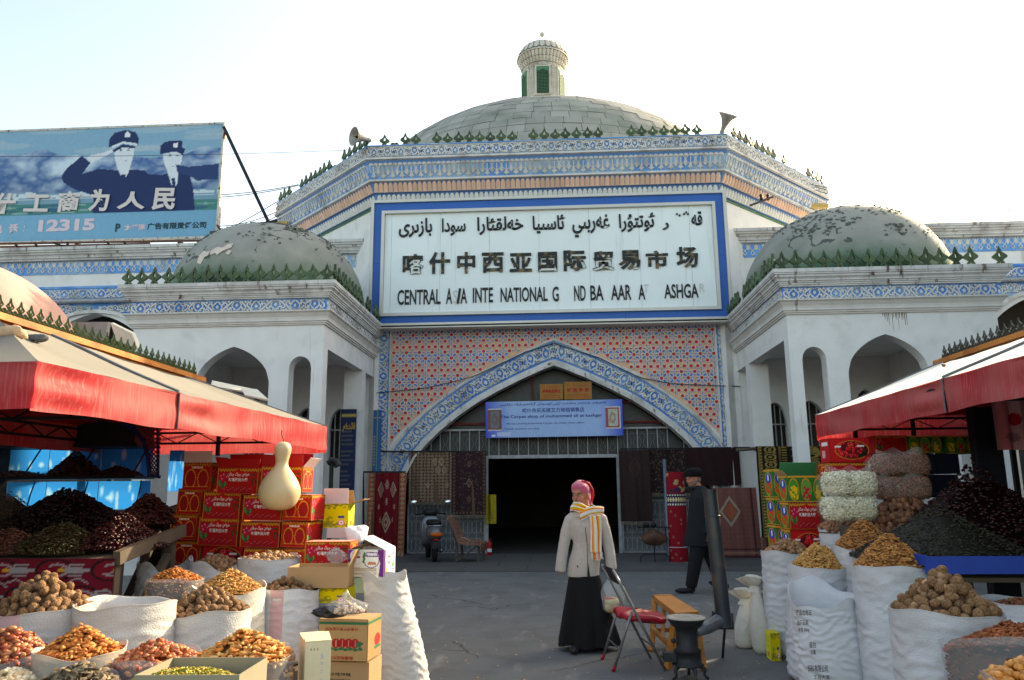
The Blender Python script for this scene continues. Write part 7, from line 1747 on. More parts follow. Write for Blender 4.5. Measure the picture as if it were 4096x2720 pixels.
# ================================================================ carpets and the shop front
def carpet(label, l, t, r_, b, y, cv, depth_wave=.03, rx=0, fringe=True, name='carpet', slant=0.0):
    A, B = at(l, b, y), at(r_, t, y); W_, H_ = B.x-A.x, B.z-A.z; ph = RS.rand()*6
    me = cv.data(name, W_, H_, CLOTHP, lambda u, v: -depth_wave*np.sin(u*11+ph)*(1-v*.8)-depth_wave*.5*np.sin(u*27+v*3))
    c = empty(name, A, 0, label, 'carpet'); c.rotation_euler = (R(rx), 0, 0)
    inst('pile', me, c); MB().box((0.01, .03, .005), (W_-.01, .045, H_-.004)).build('carpet_back', mat('carpet_back', srgb(96, 74, 62), .95, .1, 20), c)
    if fringe:
        mb = MB(); n = int(W_/.03)
        for k in range(n): x = (k+.5)*W_/n; mb.bar((x, -.0, .004), (x+RS.uniform(-.008, .008), -.005, -.07-.02*RS.rand()), .008)
        tag(mb.build('fringe', mat('wool_fringe', srgb(150, 138, 118), .9, .2, 9), c), kind='stuff')
    return c
def cpt(w_, h_, base, motifs, border=None, seed=1, lattice=None, dots=None):
    cv = Cv(w_, h_, base); r_ = np.random.RandomState(seed)
    if lattice:
        for i in range(12):
            for j in range(16): cv.diam((i+.5)/12, (j+.5)/16, .04, .03, lattice, .55); cv.diam((i+.5)/12, (j+.5)/16, .018, .014, base, .8)
    if dots:
        for k in range(260): cv.ell(r_.rand(), r_.rand(), .010, .007, dots, .6)
    for (x, y, rx, ry, c) in motifs: cv.diam(x, y, rx, ry, c); cv.diam(x, y, rx*.75, ry*.75, base); cv.diam(x, y, rx*.55, ry*.55, c, .7); cv.ell(x, y, rx*.2, ry*.2, base)
    if border:
        bw, bc, mc = border; cv.rect(0, 0, bw, 1, bc); cv.rect(1-bw, 0, 1, 1, bc); cv.rect(0, 0, 1, bw*.6, bc)
        for k in range(18):
            for x in (bw/2, 1-bw/2): cv.diam(x, (k+.5)/18, bw*.32, .02, mc); cv.ell(x, (k+.5)/18, bw*.1, .008, bc)
        for k in range(10): cv.diam((k+.5)/10, bw*.3, .03, bw*.18, mc)
        for x in (bw, 1-bw): cv.rect(x-.008, 0, x+.008, 1, srgb(40, 24, 24))
    return cv.speck(.28, seed)
OR, CRM, DR_ = srgb(150, 82, 54), srgb(170, 150, 128), srgb(110, 12, 26)
carpet('deep red carpet with cream medallions and orange border hanging left of the arch', 1462, 1890, 1622, 2236, 17.75, cpt(80, 150, DR_, [(.34, .80, .08, .10, CRM), (.66, .80, .08, .10, CRM), (.5, .86, .05, .06, CRM), (.5, .42, .12, .13, CRM), (.3, .6, .03, .03, CRM), (.7, .6, .03, .03, CRM), (.35, .45, .02, .04, CRM), (.66, .45, .02, .04, CRM), (.5, .66, .03, .05, CRM), (.42, .22, .03, .03, CRM)], (.2, OR, CRM), 2), .03, -3)
t = empty('carpet_rack', at(1450, 2236, 17.9), label='dark iron rack holding the deep red carpet', cat='rack'); q = at(1440, 1888, 17.9)-t.location; q2 = at(1622, 1888, 17.9)-t.location
MB().bar(q, q2, .04).build('rail', BLACK, t); MB().bar((.03, 0, -.02), (q.x+.08, 0, q.z), .035).build('upright', BLACK, t)
carpet('brown carpet with pale lattice pattern hanging left of the doorway', 1634, 1806, 1808, 2006, 18.05, cpt(90, 100, srgb(84, 60, 50), [(.45, .33, .05, .06, CRM), (.88, .33, .05, .06, CRM), (.6, .8, .06, .08, CRM), (.75, .8, .06, .08, CRM), (.68, .62, .06, .08, CRM), (.82, .62, .06, .08, CRM)], (.06, srgb(96, 72, 58), CRM), 3, srgb(170, 150, 122)))
carpet('dark navy and rust floral carpet hanging beside the left door frame', 1808, 1806, 1944, 2060, 18.0, cpt(70, 120, srgb(48, 30, 34), [(.5, .8, .06, .06, srgb(120, 90, 80)), (.5, .5, .09, .08, srgb(130, 100, 86)), (.5, .25, .06, .06, srgb(120, 90, 80))], (.12, srgb(58, 34, 34), srgb(110, 84, 72)), 4, None, srgb(140, 108, 92)))
carpet('plain dark brown carpet hanging right of the doorway, longest of the right ones', 2484, 1800, 2598, 2086, 17.95, cpt(50, 110, srgb(46, 30, 30), [(.5, .75, .2, .16, srgb(60, 42, 40))], None, 5, None, srgb(60, 40, 38)), .02)
carpet('black carpet with small cream dots hanging right of the doorway', 2597, 1797, 2752, 1972, 18.05, cpt(80, 90, srgb(34, 20, 22), [], None, 6, None, srgb(150, 120, 96)), .02)
carpet('very dark maroon carpet hanging at the right end of the arch', 2750, 1792, 2956, 1942, 18.0, cpt(60, 60, srgb(40, 16, 18), [], None, 7), .015, 0, False)
carpet('faded pinkish carpet with a pale diamond medallion leaning below the dark hanging carpets', 2868, 1948, 3064, 2236, 17.0, cpt(100, 140, srgb(120, 74, 66), [(.32, .66, .20, .22, srgb(150, 132, 112))], (.0, srgb(96, 60, 52), CRM), 8, srgb(104, 62, 58)).rect(.72, 0, .76, 1, srgb(70, 40, 42)).rect(.84, 0, .87, 1, srgb(160, 120, 100), .6).rect(.93, 0, .96, 1, srgb(70, 40, 42)).rect(0, .0, 1, .05, srgb(70, 40, 42)).rect(0, .07, 1, .10, srgb(150, 110, 92), .6).rect(0, .12, 1, .14, srgb(70, 40, 42)).diam(.32, .66, .12, .13, srgb(150, 80, 56)), .02, -6, False)
def gilt(w_, h_, seed):
    cv = Cv(w_, h_, srgb(26, 22, 18)); G_ = srgb(150, 124, 66); r_ = np.random.RandomState(seed)
    cv.rect(.10, 0, .16, 1, G_, .6)
    for k in range(30): cv.ell(.22, (k+.5)/30, .05, .012, G_)
    for k in range(12): cv.ring(.62, (k+.5)/12, .26, .035, .3, G_); cv.ell(.62, (k+.5)/12, .09, .014, G_, .8); cv.ell(.45, (k+1)/12, .08, .012, G_, .6); cv.ell(.8, (k+1)/12, .08, .012, G_, .6)
    return cv.speck(.3, seed)
carpet('black and gold ornate carpet hanging between the pavilion columns, narrow left one', 3048, 1784, 3112, 2150, 16.6, gilt(30, 140, 3), .02, 0, False)
carpet('black and gold carpet with round medallion glimpsed behind the right corner column', 3112, 1784, 3300, 2100, 16.9, gilt(70, 120, 4).ring(.75, .75, .28, .22, .25, srgb(140, 116, 66)).ell(.75, .75, .12, .10, srgb(120, 98, 56)), .02, 0, False)
# horizontal poles the carpets hang from
for lb, a, b in (('thin pole carrying the two dark carpets left of the doorway', (1497, 1806), (1948, 1806)), ('thin pole carrying the dark carpets right of the doorway', (2480, 1796), (3000, 1790))):
    o = MB().tube([at(*a, 18.03), at(*b, 18.03)], .018, 8).build('carpet_pole', BLACK); tag(o, lb, 'pole')
o = MB().tube([at(2945, 1800, 17.0), at(3045, 1793, 17.0)], .035, 8).build('log_pole', WOODT, None, True); tag(o, 'short wooden log pole tied across the white rear column of the right pavilion', 'pole')
# rolled red carpet standing
def rolled():
    rc = empty('rolled_carpet', (at(2715, 2253, 16.35).x, 16.35, 0), label='rolled up bright red flowered carpet standing beside the walking man', cat='carpet')
    cv = Cv(96, 150, srgb(140, 12, 30)); r_ = np.random.RandomState(3); 
    for k in range(34): x, y = r_.rand(), r_.rand()*.6; cv.ell(x, y, .016, .012, srgb(150, 110, 90)); cv.ell(x, y, .007, .005, srgb(110, 12, 30))
    for k in range(70): x, y = r_.rand(), .78+r_.rand()*.2; cv.ell(x, y, .035, .02, (srgb(170, 140, 100), srgb(50, 34, 60), srgb(130, 30, 40))[k % 3])
    cv.rect(0, .62, 1, .76, srgb(54, 40, 66))
    for k in range(24): cv.diam((k+.5)/24, .69, .018, .03, srgb(225, 205, 150)); cv.rect(k/24, .63, k/24+.02, .645, srgb(230, 220, 200)); cv.rect(k/24, .735, k/24+.02, .75, srgb(230, 220, 200))
    cv.rect(0, .17, 1, .175, srgb(200, 200, 210)); cv.speck(.2)
    n, m_ = cv.w, cv.h; V = []; 
    for j in range(m_):
        for i in range(n):
            a = i/(n-1)*2*math.pi+1.6; rr = .205+.01*math.sin(a*2); V.append((rr*math.cos(a), rr*math.sin(a), 1.80*j/(m_-1)))
    i = np.arange(n-1)[None, :]+np.arange(m_-1)[:, None]*n; f = np.stack([i, i+1, i+1+n, i+n], -1).reshape(-1, 4)
    inst('pile', np_mesh('pile', V, f, [CLOTHP], cv.a.reshape(-1, 3), True), rc)
    mb = MB(); mb.tube([(.19*math.cos(t*.55)*(1-t/26), .19*math.sin(t*.55)*(1-t/26), 1.79) for t in range(24)], .012, 5); mb.lathe([(.001, 1.775), (.195, 1.775)], n=24); mb.build('spiral_end', mat('red_wool', srgb(180, 20, 40), .9, .2, 9), rc)
rolled()
o = MB().lathe([(.035, 0), (.035, 2.06), (.001, 2.07)], (at(2664, 1990, 16.3).x, 16.3, 0), 14).build('grey_post', mat('galvanised_post', srgb(96, 108, 118), .45, .15, 5, metal=.4), None, True); tag(o, 'tall grey metal post beside the rolled red carpet', 'post')
t = empty('goods_stand', (at(2620, 2255, 16.2).x, 16.2, 0), label='thin black iron stand with a brown saddle bag and two dark knobs on top', cat='stand')
for sx in (-.28, 0, .28):
    MB().tube([(sx, -.05*(sx == 0), 0), (sx, 0, .12), (sx*.8, 0, .16), (0, 0, .17)], .012, 6).build('leg', BLACK, t)
MB().tube([(0, 0, .1), (0, 0, .50)], .014, 6).build('upright', BLACK, t); MB().tube([(-.32, 0, .70), (.32, 0, .70)], .012, 6).build('top_bar', BLACK, t); MB().tube([(-.20, 0, .70), (-.20, 0, .45), (.22, 0, .45), (.24, 0, .70)], .010, 6).build('basket_frame', BLACK, t)
mb = MB(); 
def g(u, v): a = u*6.2832; b = (v-.5)*math.pi; k = 1-.6*max(0, math.sin(b)); return (.27*math.cos(a)*math.cos(b)*k, .13*math.sin(a)*math.cos(b), .50+.14*math.sin(b)+.03*math.sin(a*3))
mb.grid(g, 24, 14, closeu=True); mb.build('saddle_bag', mat('brown_leather_bag', srgb(92, 62, 48), .7, .25, 6, bump=.4), t, True)
for sx in (-.14, .0): MB().lathe([(.001, .70), (.05, .71), (.06, .75), (.04, .79), (.001, .80)], (sx, 0, 0), 12).build('knob', BLACK, t, True)
# banner and plaques
ban = empty('shop_banner', (-1.68, 18.08, 2.70), label='blue and white carpet shop banner hung across the arch', cat='banner'); A, B = at(1943, 1752, 18.08), at(2489, 1600, 18.08); W_, H_ = B.x-A.x, B.z-A.z; ban.location = (A.x, 18.08, A.z); ban.rotation_euler = (0, R(-.35), 0)
cv = Cv(150, 44, srgb(150, 180, 222)); g_ = np.clip(np.minimum(cv.X/.16, (1-cv.X)/.14)*.75+.1*cv.Y+.12*np.abs(cv.Y-.5), 0, 1)[..., None]; cv.a = (np.array(srgb(34, 60, 190))*(1-g_)+cv.a*g_).astype(np.float32)
k_ = np.clip((cv.Y-.55)*1.2, 0, .5)[..., None]*np.clip((cv.X-.3)*2, 0, 1)[..., None]; cv.a = (cv.a*(1-k_*.6)+np.array(srgb(60, 110, 200))*k_*.6).astype(np.float32)
for x0, c_, c2 in ((.018, srgb(120, 80, 80), srgb(110, 120, 124)), (.872, srgb(160, 80, 76), srgb(180, 190, 170))):
    cv.rect(x0, .20, x0+.105, .80, srgb(220, 214, 206)); cv.rect(x0+.004, .22, x0+.10, .78, c_); cv.rect(x0+.02, .28, x0+.085, .72, c2); cv.ell(x0+.052, .5, .025, .16, c_, .6); cv.ell(x0+.052, .5, .010, .07, c2)
    for q in range(40): cv.ell(x0+.02+.065*RS.rand(), .28+.44*RS.rand(), .003, .01, srgb(90, 80, 80), .6)
cv.rect(.045, .04, .075, .09, srgb(220, 225, 235)); cv.rect(.09, .05, .19, .15, srgb(190, 205, 230), .7)
inst('printed_sheet', cv.data('printed_sheet', W_, H_, PRINT), ban); MB().box((0, .004, 0), (W_, .02, H_)).build('banner_board', ALU, ban)
BT1 = mat('dark_blue_print', srgb(30, 62, 130), .7, 0)
def bl(body, x0, y0, x1, y1, bold=0.0, m=BT1):
    a = at(2080+x0*.18636, 1580+y1*.18636, 18.08)-A; b = at(2080+x1*.18636, 1580+y0*.18636, 18.08)-A; sh = .0061*(a.x+b.x)/2*0
    o = lettering('lettering', body, a.x, a.z+sh, b.x, b.z+sh, -.006, m, ban, bold, .0)
bl(shape('\u0642\u06d5\u0634\u0642\u06d5\u0631 \u0634\u06d5\u06be\u06d5\u0631 \u0645\u06d5\u0645\u06d5\u062a \u0626\u06d0\u0644\u0649 \u0626\u0648\u0633\u0645\u0627\u0646 \u06af\u0649\u0644\u06d5\u0645\u0686\u0649\u0644\u0649\u0643 \u062f\u06c7\u0643\u0649\u0646\u0649'), -430, 140, 1850, 250, .012)
bl('喀什市买买提艾力地毯销售店', 55, 272, 1385, 388, .008); bl('The Carpet shop of muhemmed ali at kashgar', -420, 410, 1770, 525, .012); bl('We have all kinds of handmade Carpets, silk carpets ,Hotan ,afghan,', -290, 580, 1390, 650, 0); bl('Turkish carpets in our shop', -330, 700, 415, 762, 0)
BR_ = mat('brass_plaque', srgb(150, 100, 46), .55, .2, 4, metal=.15)
for lb, l, t_, r_, b, tx in (('left brass plaque with red characters above the blue banner', 2160, 1535, 2251, 1599, ('قەشقەر شەھەرلىك', '消费者信得过')), ('right brass plaque with red characters above the blue banner', 2257, 1526, 2366, 1598, ('خالىس سودا', '诚 信 单 位'))):
    a, b_ = at(l, b, 18.1), at(r_, t_, 18.1); W2, H2 = b_.x-a.x, b_.z-a.z; p = empty('brass_plaque', a, 0, lb, 'plaque'); MB().box((0, 0, 0), (W2, .02, H2)).build('plate', BR_, p)
    lettering('lettering', tx[1], W2*.1, H2*.42, W2*.9, H2*.66, -.003, RTXT, p, .03, .001); lettering('lettering', shape(tx[0]), W2*.3, H2*.74, W2*.85, H2*.88, -.003, RTXT, p, .0, .001)
    lettering('lettering', '喀什市工商行政管理局', W2*.15, H2*.22, W2*.85, H2*.30, -.003, RTXT, p, 0, .001); lettering('lettering', '二〇〇八年三月', W2*.15, H2*.10, W2*.85, H2*.18, -.003, RTXT, p, 0, .001)
    mb = MB(); mb.ribbon([(W2*.16+.03*math.cos(t), H2*.82+.03*math.sin(t)) for t in [i*.5236 for i in range(13)]], .008, XZ(0), 0, .003); mb.build('emblem_ring', RTXT, p)
# blue text boards of the left pavilion
YT = mat('yellow_board_print', srgb(190, 150, 60), .7, .1, 4)
def textboard(lb, l, t_, r_, b, y, teal=False):
    a, b_ = at(l, b, y), at(r_, t_, y); W2, H2 = b_.x-a.x, b_.z-a.z; p = empty('text_board', a, 0, lb, 'board')
    cv = Cv(24, 80, srgb(18, 38, 74)); cv.rect(0, .0, 1, .25, srgb(50, 60, 60), .5); cv.rect(0, .93, 1, .945, srgb(170, 150, 80))
    for k in range(20): cv.rect(.06, .12+k*.035, .5+.42*RS.rand(), .13+k*.035, srgb(120, 110, 80), .5)
    if teal: cv = Cv(24, 80, srgb(24, 96, 150)); cv.rect(.44, 0, .6, 1, srgb(140, 140, 90), .8); cv.rect(0, .86, 1, .875, srgb(170, 160, 100)); [cv.rect(.1, .1+k*.05, .35, .12+k*.05, srgb(150, 150, 90)) for k in range(10)]
    inst('printed_sheet', cv.data('printed_sheet', W2, H2, PRINT), p); MB().box((0, .004, 0), (W2, .03, H2)).build('board', FB, p)
    if not teal: lettering('lettering', shape('\u0642\u0627\u0626\u0649\u062f\u0649\u0644\u06d5\u0631'), W2*.08, H2*.80, W2*.95, H2*.88, -.004, YT, p, .03, .001)
textboard('tall dark blue board with yellow heading inside the left pavilion', 1352, 1636, 1426, 2090, 16.9); textboard('narrow teal blue board with gold stripes left of the arch band', 1488, 1640, 1526, 1886, 17.9, True)
t = empty('hooded_pipe', (at(1323, 1950, 12.3).x, 12.3, 0), label='dark vertical pipe with a curved hood beside the left pavilion column', cat='pipe'); MB().tube([(0, 0, 0), (0, 0, 1.9)], .035, 10).build('pipe', BLACK, t)
mb = MB().tube([(-.06, .0, 1.9), (.0, 0, 1.95), (.07, 0, 1.93), (.11, 0, 1.86)], [.05, .06, .06, .065], 10); mb.build('hood', BLACK, t)
# fire extinguisher, yellow cloth, draped chair
t = empty('fire_extinguisher', (at(1958, 2222, 17.9).x, 17.9, 0), label='small red fire extinguisher with white label by the left door frame', cat='extinguisher')
MB().lathe([(.001, 0), (.052, .005), (.055, .02), (.055, .27), (.045, .31), (.02, .33), (.02, .36), (.001, .36)], n=20).build('cylinder', mat('red_enamel', srgb(170, 24, 28), .3, .05, 3), t, True); MB().lathe([(.0565, .10), (.0565, .17)], n=20).build('paper_label', CWH, t, True); MB().bar((-.03, 0, .37), (.05, 0, .39), .02).build('handle', BLACK, t); MB().tube([(.02, 0, .37), (.07, 0, .33), (.065, 0, .15)], .009, 6).build('hose', BLACK, t)
o = inst('yellow_cloth', Cv(20, 40, srgb(170, 150, 40)).rect(.2, .1, .5, .7, srgb(120, 104, 30), .5).line(.2, .9, .6, .2, .03, srgb(90, 80, 20)).speck(.3).data('yellow_cloth', .24, .66, CLOTHP, lambda u, v: .05*np.sin(u*9)), None, at(1944, 2095, 18.2)); tag(o, 'mustard yellow cloth hanging on the left door frame edge', 'cloth')
t = empty('draped_chair', (at(1880, 2252, 16.6).x, 16.5, 0), R(-8), 'low wooden chair covered with a worn brownish rug, beside the scooter', 'chair')
cvr = cpt(60, 60, srgb(110, 70, 60), [(.5, .5, .1, .1, CRM), (.3, .7, .06, .06, srgb(150, 60, 50))], None, 12, srgb(140, 112, 92))
P_ = [(-.42, .95), (-.38, .93), (-.27, .72), (-.18, .5), (-.02, .44), (.25, .43), (.32, .40), (.30, .22)]; xs_ = [p[0] for p in P_]; n = cvr.w
V = []
for j in range(cvr.h):
    s_ = j/(cvr.h-1)*(len(P_)-1); k = min(int(s_), len(P_)-2); u = s_-k
    for i in range(n): 
        w_ = i/(n-1)-.5; x = P_[k][0]*(1-u)+P_[k+1][0]*u; z = P_[k][1]*(1-u)+P_[k+1][1]*u; V.append((x+.01*math.sin(w_*20), w_*.62-.0, z-.10*max(0, abs(w_)-.36)*6+.012*math.sin(w_*26+j*.2)))
i = np.arange(n-1)[None, :]+np.arange(cvr.h-1)[:, None]*n; inst('rug', np_mesh('rug', V, np.stack([i, i+1, i+1+n, i+n], -1).reshape(-1, 4), [CLOTHP], cvr.a.reshape(-1, 3), True), t)
for x, y in ((-.22, -.22), (.25, -.22), (-.22, .22), (.25, .22)): MB().bar((x, y, 0), (x, y, .42), .045).build('leg', WOODT, t)
MB().box((-.25, -.24, .38), (.28, .24, .415)).build('seat', WOODT, t); MB().bar((-.22, -.2, .4), (-.38, -.2, .9), .04).build('back_post', WOODT, t); MB().bar((-.22, .2, .4), (-.38, .2, .9), .04).build('back_post', WOODT, t); MB().bar((-.22, -.235, .03), (.25, -.235, .36), .03).build('brace', WOODT, t)
# scooter seen from behind
t = empty('motor_scooter', (-2.58, 16.35, 0), R(16), 'silver and black motor scooter parked in front of the left gate, seen from behind', 'scooter')
SIL = mat('silver_scooter_paint', srgb(120, 122, 128), .3, .08, 3, metal=.5); RUB = mat('black_rubber', srgb(22, 22, 23), .8, .1, 9); CHR = mat('chrome', srgb(190, 195, 200), .12, .03, 3, metal=1.0)
def wheel(nm, y):
    w_ = empty(nm, (0, y, .22), parent=t); mb = MB()
    mb.grid(lambda u, v: ((.045*math.cos(v*6.2832)), (.175+.045*math.sin(v*6.2832))*math.cos(u*6.2832), (.175+.045*math.sin(v*6.2832))*math.sin(u*6.2832)), 32, 10, closeu=True); mb.build('tyre', RUB, w_, True)
    mb = MB(); mb.grid(lambda u, v: (.03*(v-.5), .13*math.cos(u*6.2832), .13*math.sin(u*6.2832)), 24, 2, closeu=True)
    for k in range(5): mb.bar((0, 0, 0), (0, .13*math.cos(k*1.257), .13*math.sin(k*1.257)), .03)
    mb.build('rim', SIL, w_)
wheel('rear_wheel', 0.0); wheel('front_wheel', 1.15)
def el(mb, c, s, n=20, m_=12, pw=1.0):
    f = lambda v: math.copysign(abs(v)**pw, v); mb.grid(lambda u, v: (c[0]+s[0]*f(math.cos(u*6.2832))*f(math.cos((v-.5)*math.pi)), c[1]+s[1]*f(math.sin(u*6.2832))*f(math.cos((v-.5)*math.pi)), c[2]+s[2]*f(math.sin((v-.5)*math.pi))), n, m_, closeu=True); return mb
el(MB(), (0, .12, .60), (.17, .38, .16), pw=.75).build('tail_body', SIL, t, True); el(MB(), (0, .25, .80), (.15, .38, .07), pw=.7).build('seat', mat('black_vinyl', srgb(24, 24, 26), .45, .1, 5), t, True)
el(MB(), (0, -.24, .58), (.13, .05, .045), pw=.7).build('tail_lamp', mat('orange_lens', srgb(200, 90, 20), .25, .1, 5), t, True); el(MB(), (0, -.22, .47), (.05, .02, .018), pw=.7).build('reflector', mat('red_lens', srgb(210, 20, 16), .25, .1, 5), t, True)
MB().box((-.10, -.25, .30), (.10, -.24, .44)).build('number_plate_holder', mat('dark_mudguard', srgb(40, 42, 46), .6, .1, 5), t); MB().tube([(-.13, -.2, .72), (-.16, -.30, .76), (.16, -.30, .76), (.13, -.2, .72)], .013, 8).build('grab_rail', CHR, t, True)
for k in range(5): MB().bar((-.12+k*.06, -.20, .73), (-.12+k*.06, -.29, .755), .010).build('rack_bar', CHR, t)
el(MB(), (0, .8, .62), (.22, .10, .32), pw=.7).build('leg_shield', SIL, t, True); MB().box((-.16, .35, .28), (.16, .85, .34)).build('footboard', RUB, t); el(MB(), (.12, .1, .26), (.06, .26, .07)).build('exhaust', CHR, t, True)
el(MB(), (0, .82, 1.0), (.17, .10, .08), pw=.8).build('handlebar_cowl', mat('black_vinyl', (0, 0, 0)), t, True); MB().tube([(-.34, .72, .96), (0, .82, 1.0), (.34, .72, .96)], .016, 8).build('handlebar', RUB, t, True)
for sx in (-1, 1):
    MB().tube([(sx*.22, .78, 1.0), (sx*.34, .72, 1.18)], .007, 6).build('mirror_stem', CHR, t); el(MB(), (sx*.37, .70, 1.22), (.065, .015, .045), 18, 10).build('mirror', mat('mirror_glass', srgb(225, 235, 245), .03, 0, metal=1.0), t, True)
MB().tube([(0, 1.15, .25), (0, .88, .95)], .03, 8).build('fork', SIL, t, True)

# ================================================================ folding chair, bench, stove
t = empty('folding_chair', (0, 0, 0), label='metal folding chair with torn red vinyl seat in front of the woman', cat='chair')
STL = mat('worn_chrome_tube', srgb(130, 130, 134), .35, .2, 7, metal=.7); VIN = mat('red_vinyl', srgb(150, 16, 34), .35, .15, 6, flake=(srgb(120, 110, 104), 14, .66))
ya, yb = 6.68, 7.12
q = lambda y: (7.12-y)*.15
for y in (ya, yb):
    MB().tube([(.775+q(y), y, .012), (.60+q(y), y, .36), (.44+q(y), y, .68), (.375+q(y), y, .80)], .0115, 8).build('back_tube', STL, t, True)
    MB().tube([(.36+q(y), y, .012), (.47+q(y), y, .33), (.525+q(y), y, .47)], .0115, 8).build('leg', STL, t, True); MB().tube([(.352+q(y), y, 0), (.372+q(y), y, .045)], .015, 8).build('foot_cap', VIN, t, True)
MB().tube([(.415+q(ya), ya, .17), (.415, yb, .17)], .007, 6).build('stretcher', STL, t); MB().tube([(.69+q(ya), ya, .19), (.69, yb, .19)], .007, 6).build('stretcher', STL, t)
mb = MB()
def g(u, v):
    a = u*6.2832; b = (v-.5)*math.pi; f = lambda q, e: math.copysign(abs(q)**e, q); return (.635+q((ya+yb)/2+.215*math.sin(a))+.205*f(math.cos(a), .45)*f(math.cos(b), .4), (ya+yb)/2+.215*f(math.sin(a), .45)*f(math.cos(b), .4), .425-.06*((math.cos(a))*.5+.5)*.7+.032*f(math.sin(b), .6)+.008*math.sin(a*7))
mb.grid(g, 48, 14, closeu=True); mb.build('seat', VIN, t, True)
mb = MB(); mb.grid(lambda u, v: (.375+q(ya+(yb-ya)*u)+(.075*(1-v))-.012*math.sin(math.pi*u), ya-.0+(yb-ya)*u, .80-.13*(1-v)), 14, 4); m2 = MB(); m2.v = [(p[0]+.012, p[1], p[2]+.004) for p in mb.v]; mb.add(m2.v, [f[::-1] for f in mb.f]); mb.build('backrest', mat('dark_backrest', srgb(54, 50, 54), .4, .15, 6), t, True)
# bench
BW = mat('worn_orange_wood', srgb(184, 120, 56), .55, .2, 5, bump=.3, bscale=20, col2=srgb(96, 60, 34), c2scale=3.5, c2lo=.55, c2hi=.75)
t = empty('wooden_bench', (0, 0, 0), label='low orange wooden bench standing behind the stove', cat='bench'); zt_ = .44
c = [gnd(2609, 2379, zt_), gnd(2682, 2376, zt_), gnd(2794, 2446, zt_), gnd(2703, 2452, zt_)]
mb = MB(); mb.add(c+[p-Vector((0, 0, .05)) for p in c], [(0, 3, 2, 1)[::-1], (4, 5, 6, 7)[::-1], (0, 1, 5, 4), (1, 2, 6, 5), (2, 3, 7, 6), (3, 0, 4, 7)]); mb.build('seat_plank', BW, t)
lf = [gnd(2605, 2606), gnd(2700, 2600), gnd(2815, 2684), gnd(2670, 2678)]
for k in range(4):
    top = c[k]*.88+((c[0]+c[2])/2)*.12; top.z = zt_-.04; MB().bar(lf[k], top, .05, .045).build('leg', BW, t)
mid = lambda a, b, u: a+(b-a)*u
MB().bar(mid(lf[0], c[0], .35)+Vector((0, 0, 0)), mid(lf[1], c[1], .35), .035).build('cross_rail', BW, t); MB().bar(mid(lf[3], c[3], .35), mid(lf[2], c[2], .35), .035).build('cross_rail', BW, t); MB().bar(mid(lf[0], c[0], .4), mid(lf[3], c[3], .4), .035).build('side_rail', BW, t); MB().bar(mid(c[0], c[3], .3)-Vector((-.05, 0, .06)), mid(mid(lf[0], c[0], .4), mid(lf[3], c[3], .4), .6), .03).build('brace', BW, t)
# stove
SY_ = 6.45; sx_ = at(2748, 2560, SY_).x; t = empty('iron_stove', (sx_, SY_, 0), label='small black cast iron stove with wide bowl top and ornate legs', cat='stove')
CI = mat('sooty_cast_iron', srgb(44, 46, 50), .5, .3, 7, bump=.3, bscale=40, metal=.3, col2=srgb(90, 92, 94), c2scale=6, c2lo=.6, c2hi=.7); CI2 = mat('pale_ash_plate', srgb(168, 160, 148), .7, .15, 6)
zz = lambda py: at(2748, py, SY_).z
z0, z1, z2, z3, z4, z5 = zz(2662), zz(2605), zz(2590), zz(2530), zz(2510), zz(2468)
MB().lathe([(.001, z0), (.115, z0), (.125, z0+.01), (.105, z0+.02), (.10, z1), (.11, z1+.005), (.085, z2), (.082, z3), (.09, z4), (.12, z4+.02), (.145, z5-.015), (.152, z5)], n=40).build('stove_body', CI, t, True)
MB().lathe([(.001, z5-.004), (.03, z5-.002), (.032, z5+.004), (.06, z5+.004), (.062, z5), (.09, z5), (.092, z5+.005), (.15, z5+.003), (.154, z5-.006)], n=40).build('hot_plate', CI2, t, True)
MB().box((-.19, -.05, z0+.035), (-.095, .05, z1-.005)).build('ash_drawer', CI, t); MB().tube([(-.19, 0, (z0+z1)/2+.015), (-.215, 0, (z0+z1)/2+.015)], .010, 8).build('drawer_knob', CI, t); el(MB(), (-.11, -.03, (z2+z3)/2), (.02, .03, .02)).build('latch', CI, t, True)
for a in (-150, -75, -15, 80):
    ca, sa = math.cos(R(a)), math.sin(R(a)); MB().tube([(.085*ca, .085*sa, z0+.01), (.13*ca, .13*sa, z0*.75), (.12*ca, .12*sa, z0*.35), (.15*ca, .15*sa, .006)], [.018, .016, .010, .014], 8).build('leg', CI, t, True)
SP = mat('blued_stovepipe', srgb(64, 68, 74), .38, .25, 4, metal=.6, col2=srgb(96, 84, 74), c2scale=3)
st = empty('stovepipe', (0, 0, 0), label='tall dark metal stovepipe leaning up from the iron stove', cat='pipe')
a = Vector((sx_+.07, SY_, zz(2525))); b = at(2880, 2480, 6.75)+Vector((0, 0, -.0)); MB().tube([a, a.lerp(b, .5)+Vector((0, 0, -.01)), b, b+Vector((.03, .02, .02))], [.045, .052, .055, .055], 18).build('elbow_pipe', mat('grey_pipe_tin', srgb(110, 114, 120), .4, .2, 5, metal=.5), st, True)
p0_, p1_ = at(2898, 2508, 6.75), at(2838, 1958, 6.75)
m2 = MB(); P = [p0_.lerp(p1_, k/10) for k in range(11)]; m2.tube(P, [.062]*9+[.060, .060], 24, cap=False); m2.tube([p.lerp(p1_, 0) for p in P], [.057]*11, 24, cap=False); m2.build('upright_pipe', SP, st, True)
for k in (.08, .42, .80, .985): q = p0_.lerp(p1_, k); q2 = p0_.lerp(p1_, k+.006); MB().tube([q, q2], .0655, 24).build('joint_ring', SP, st, True) if k < .98 else MB().tube([p0_.lerp(p1_, .985), p1_], .0645, 24, cap=False).build('joint_ring', SP, st, True)
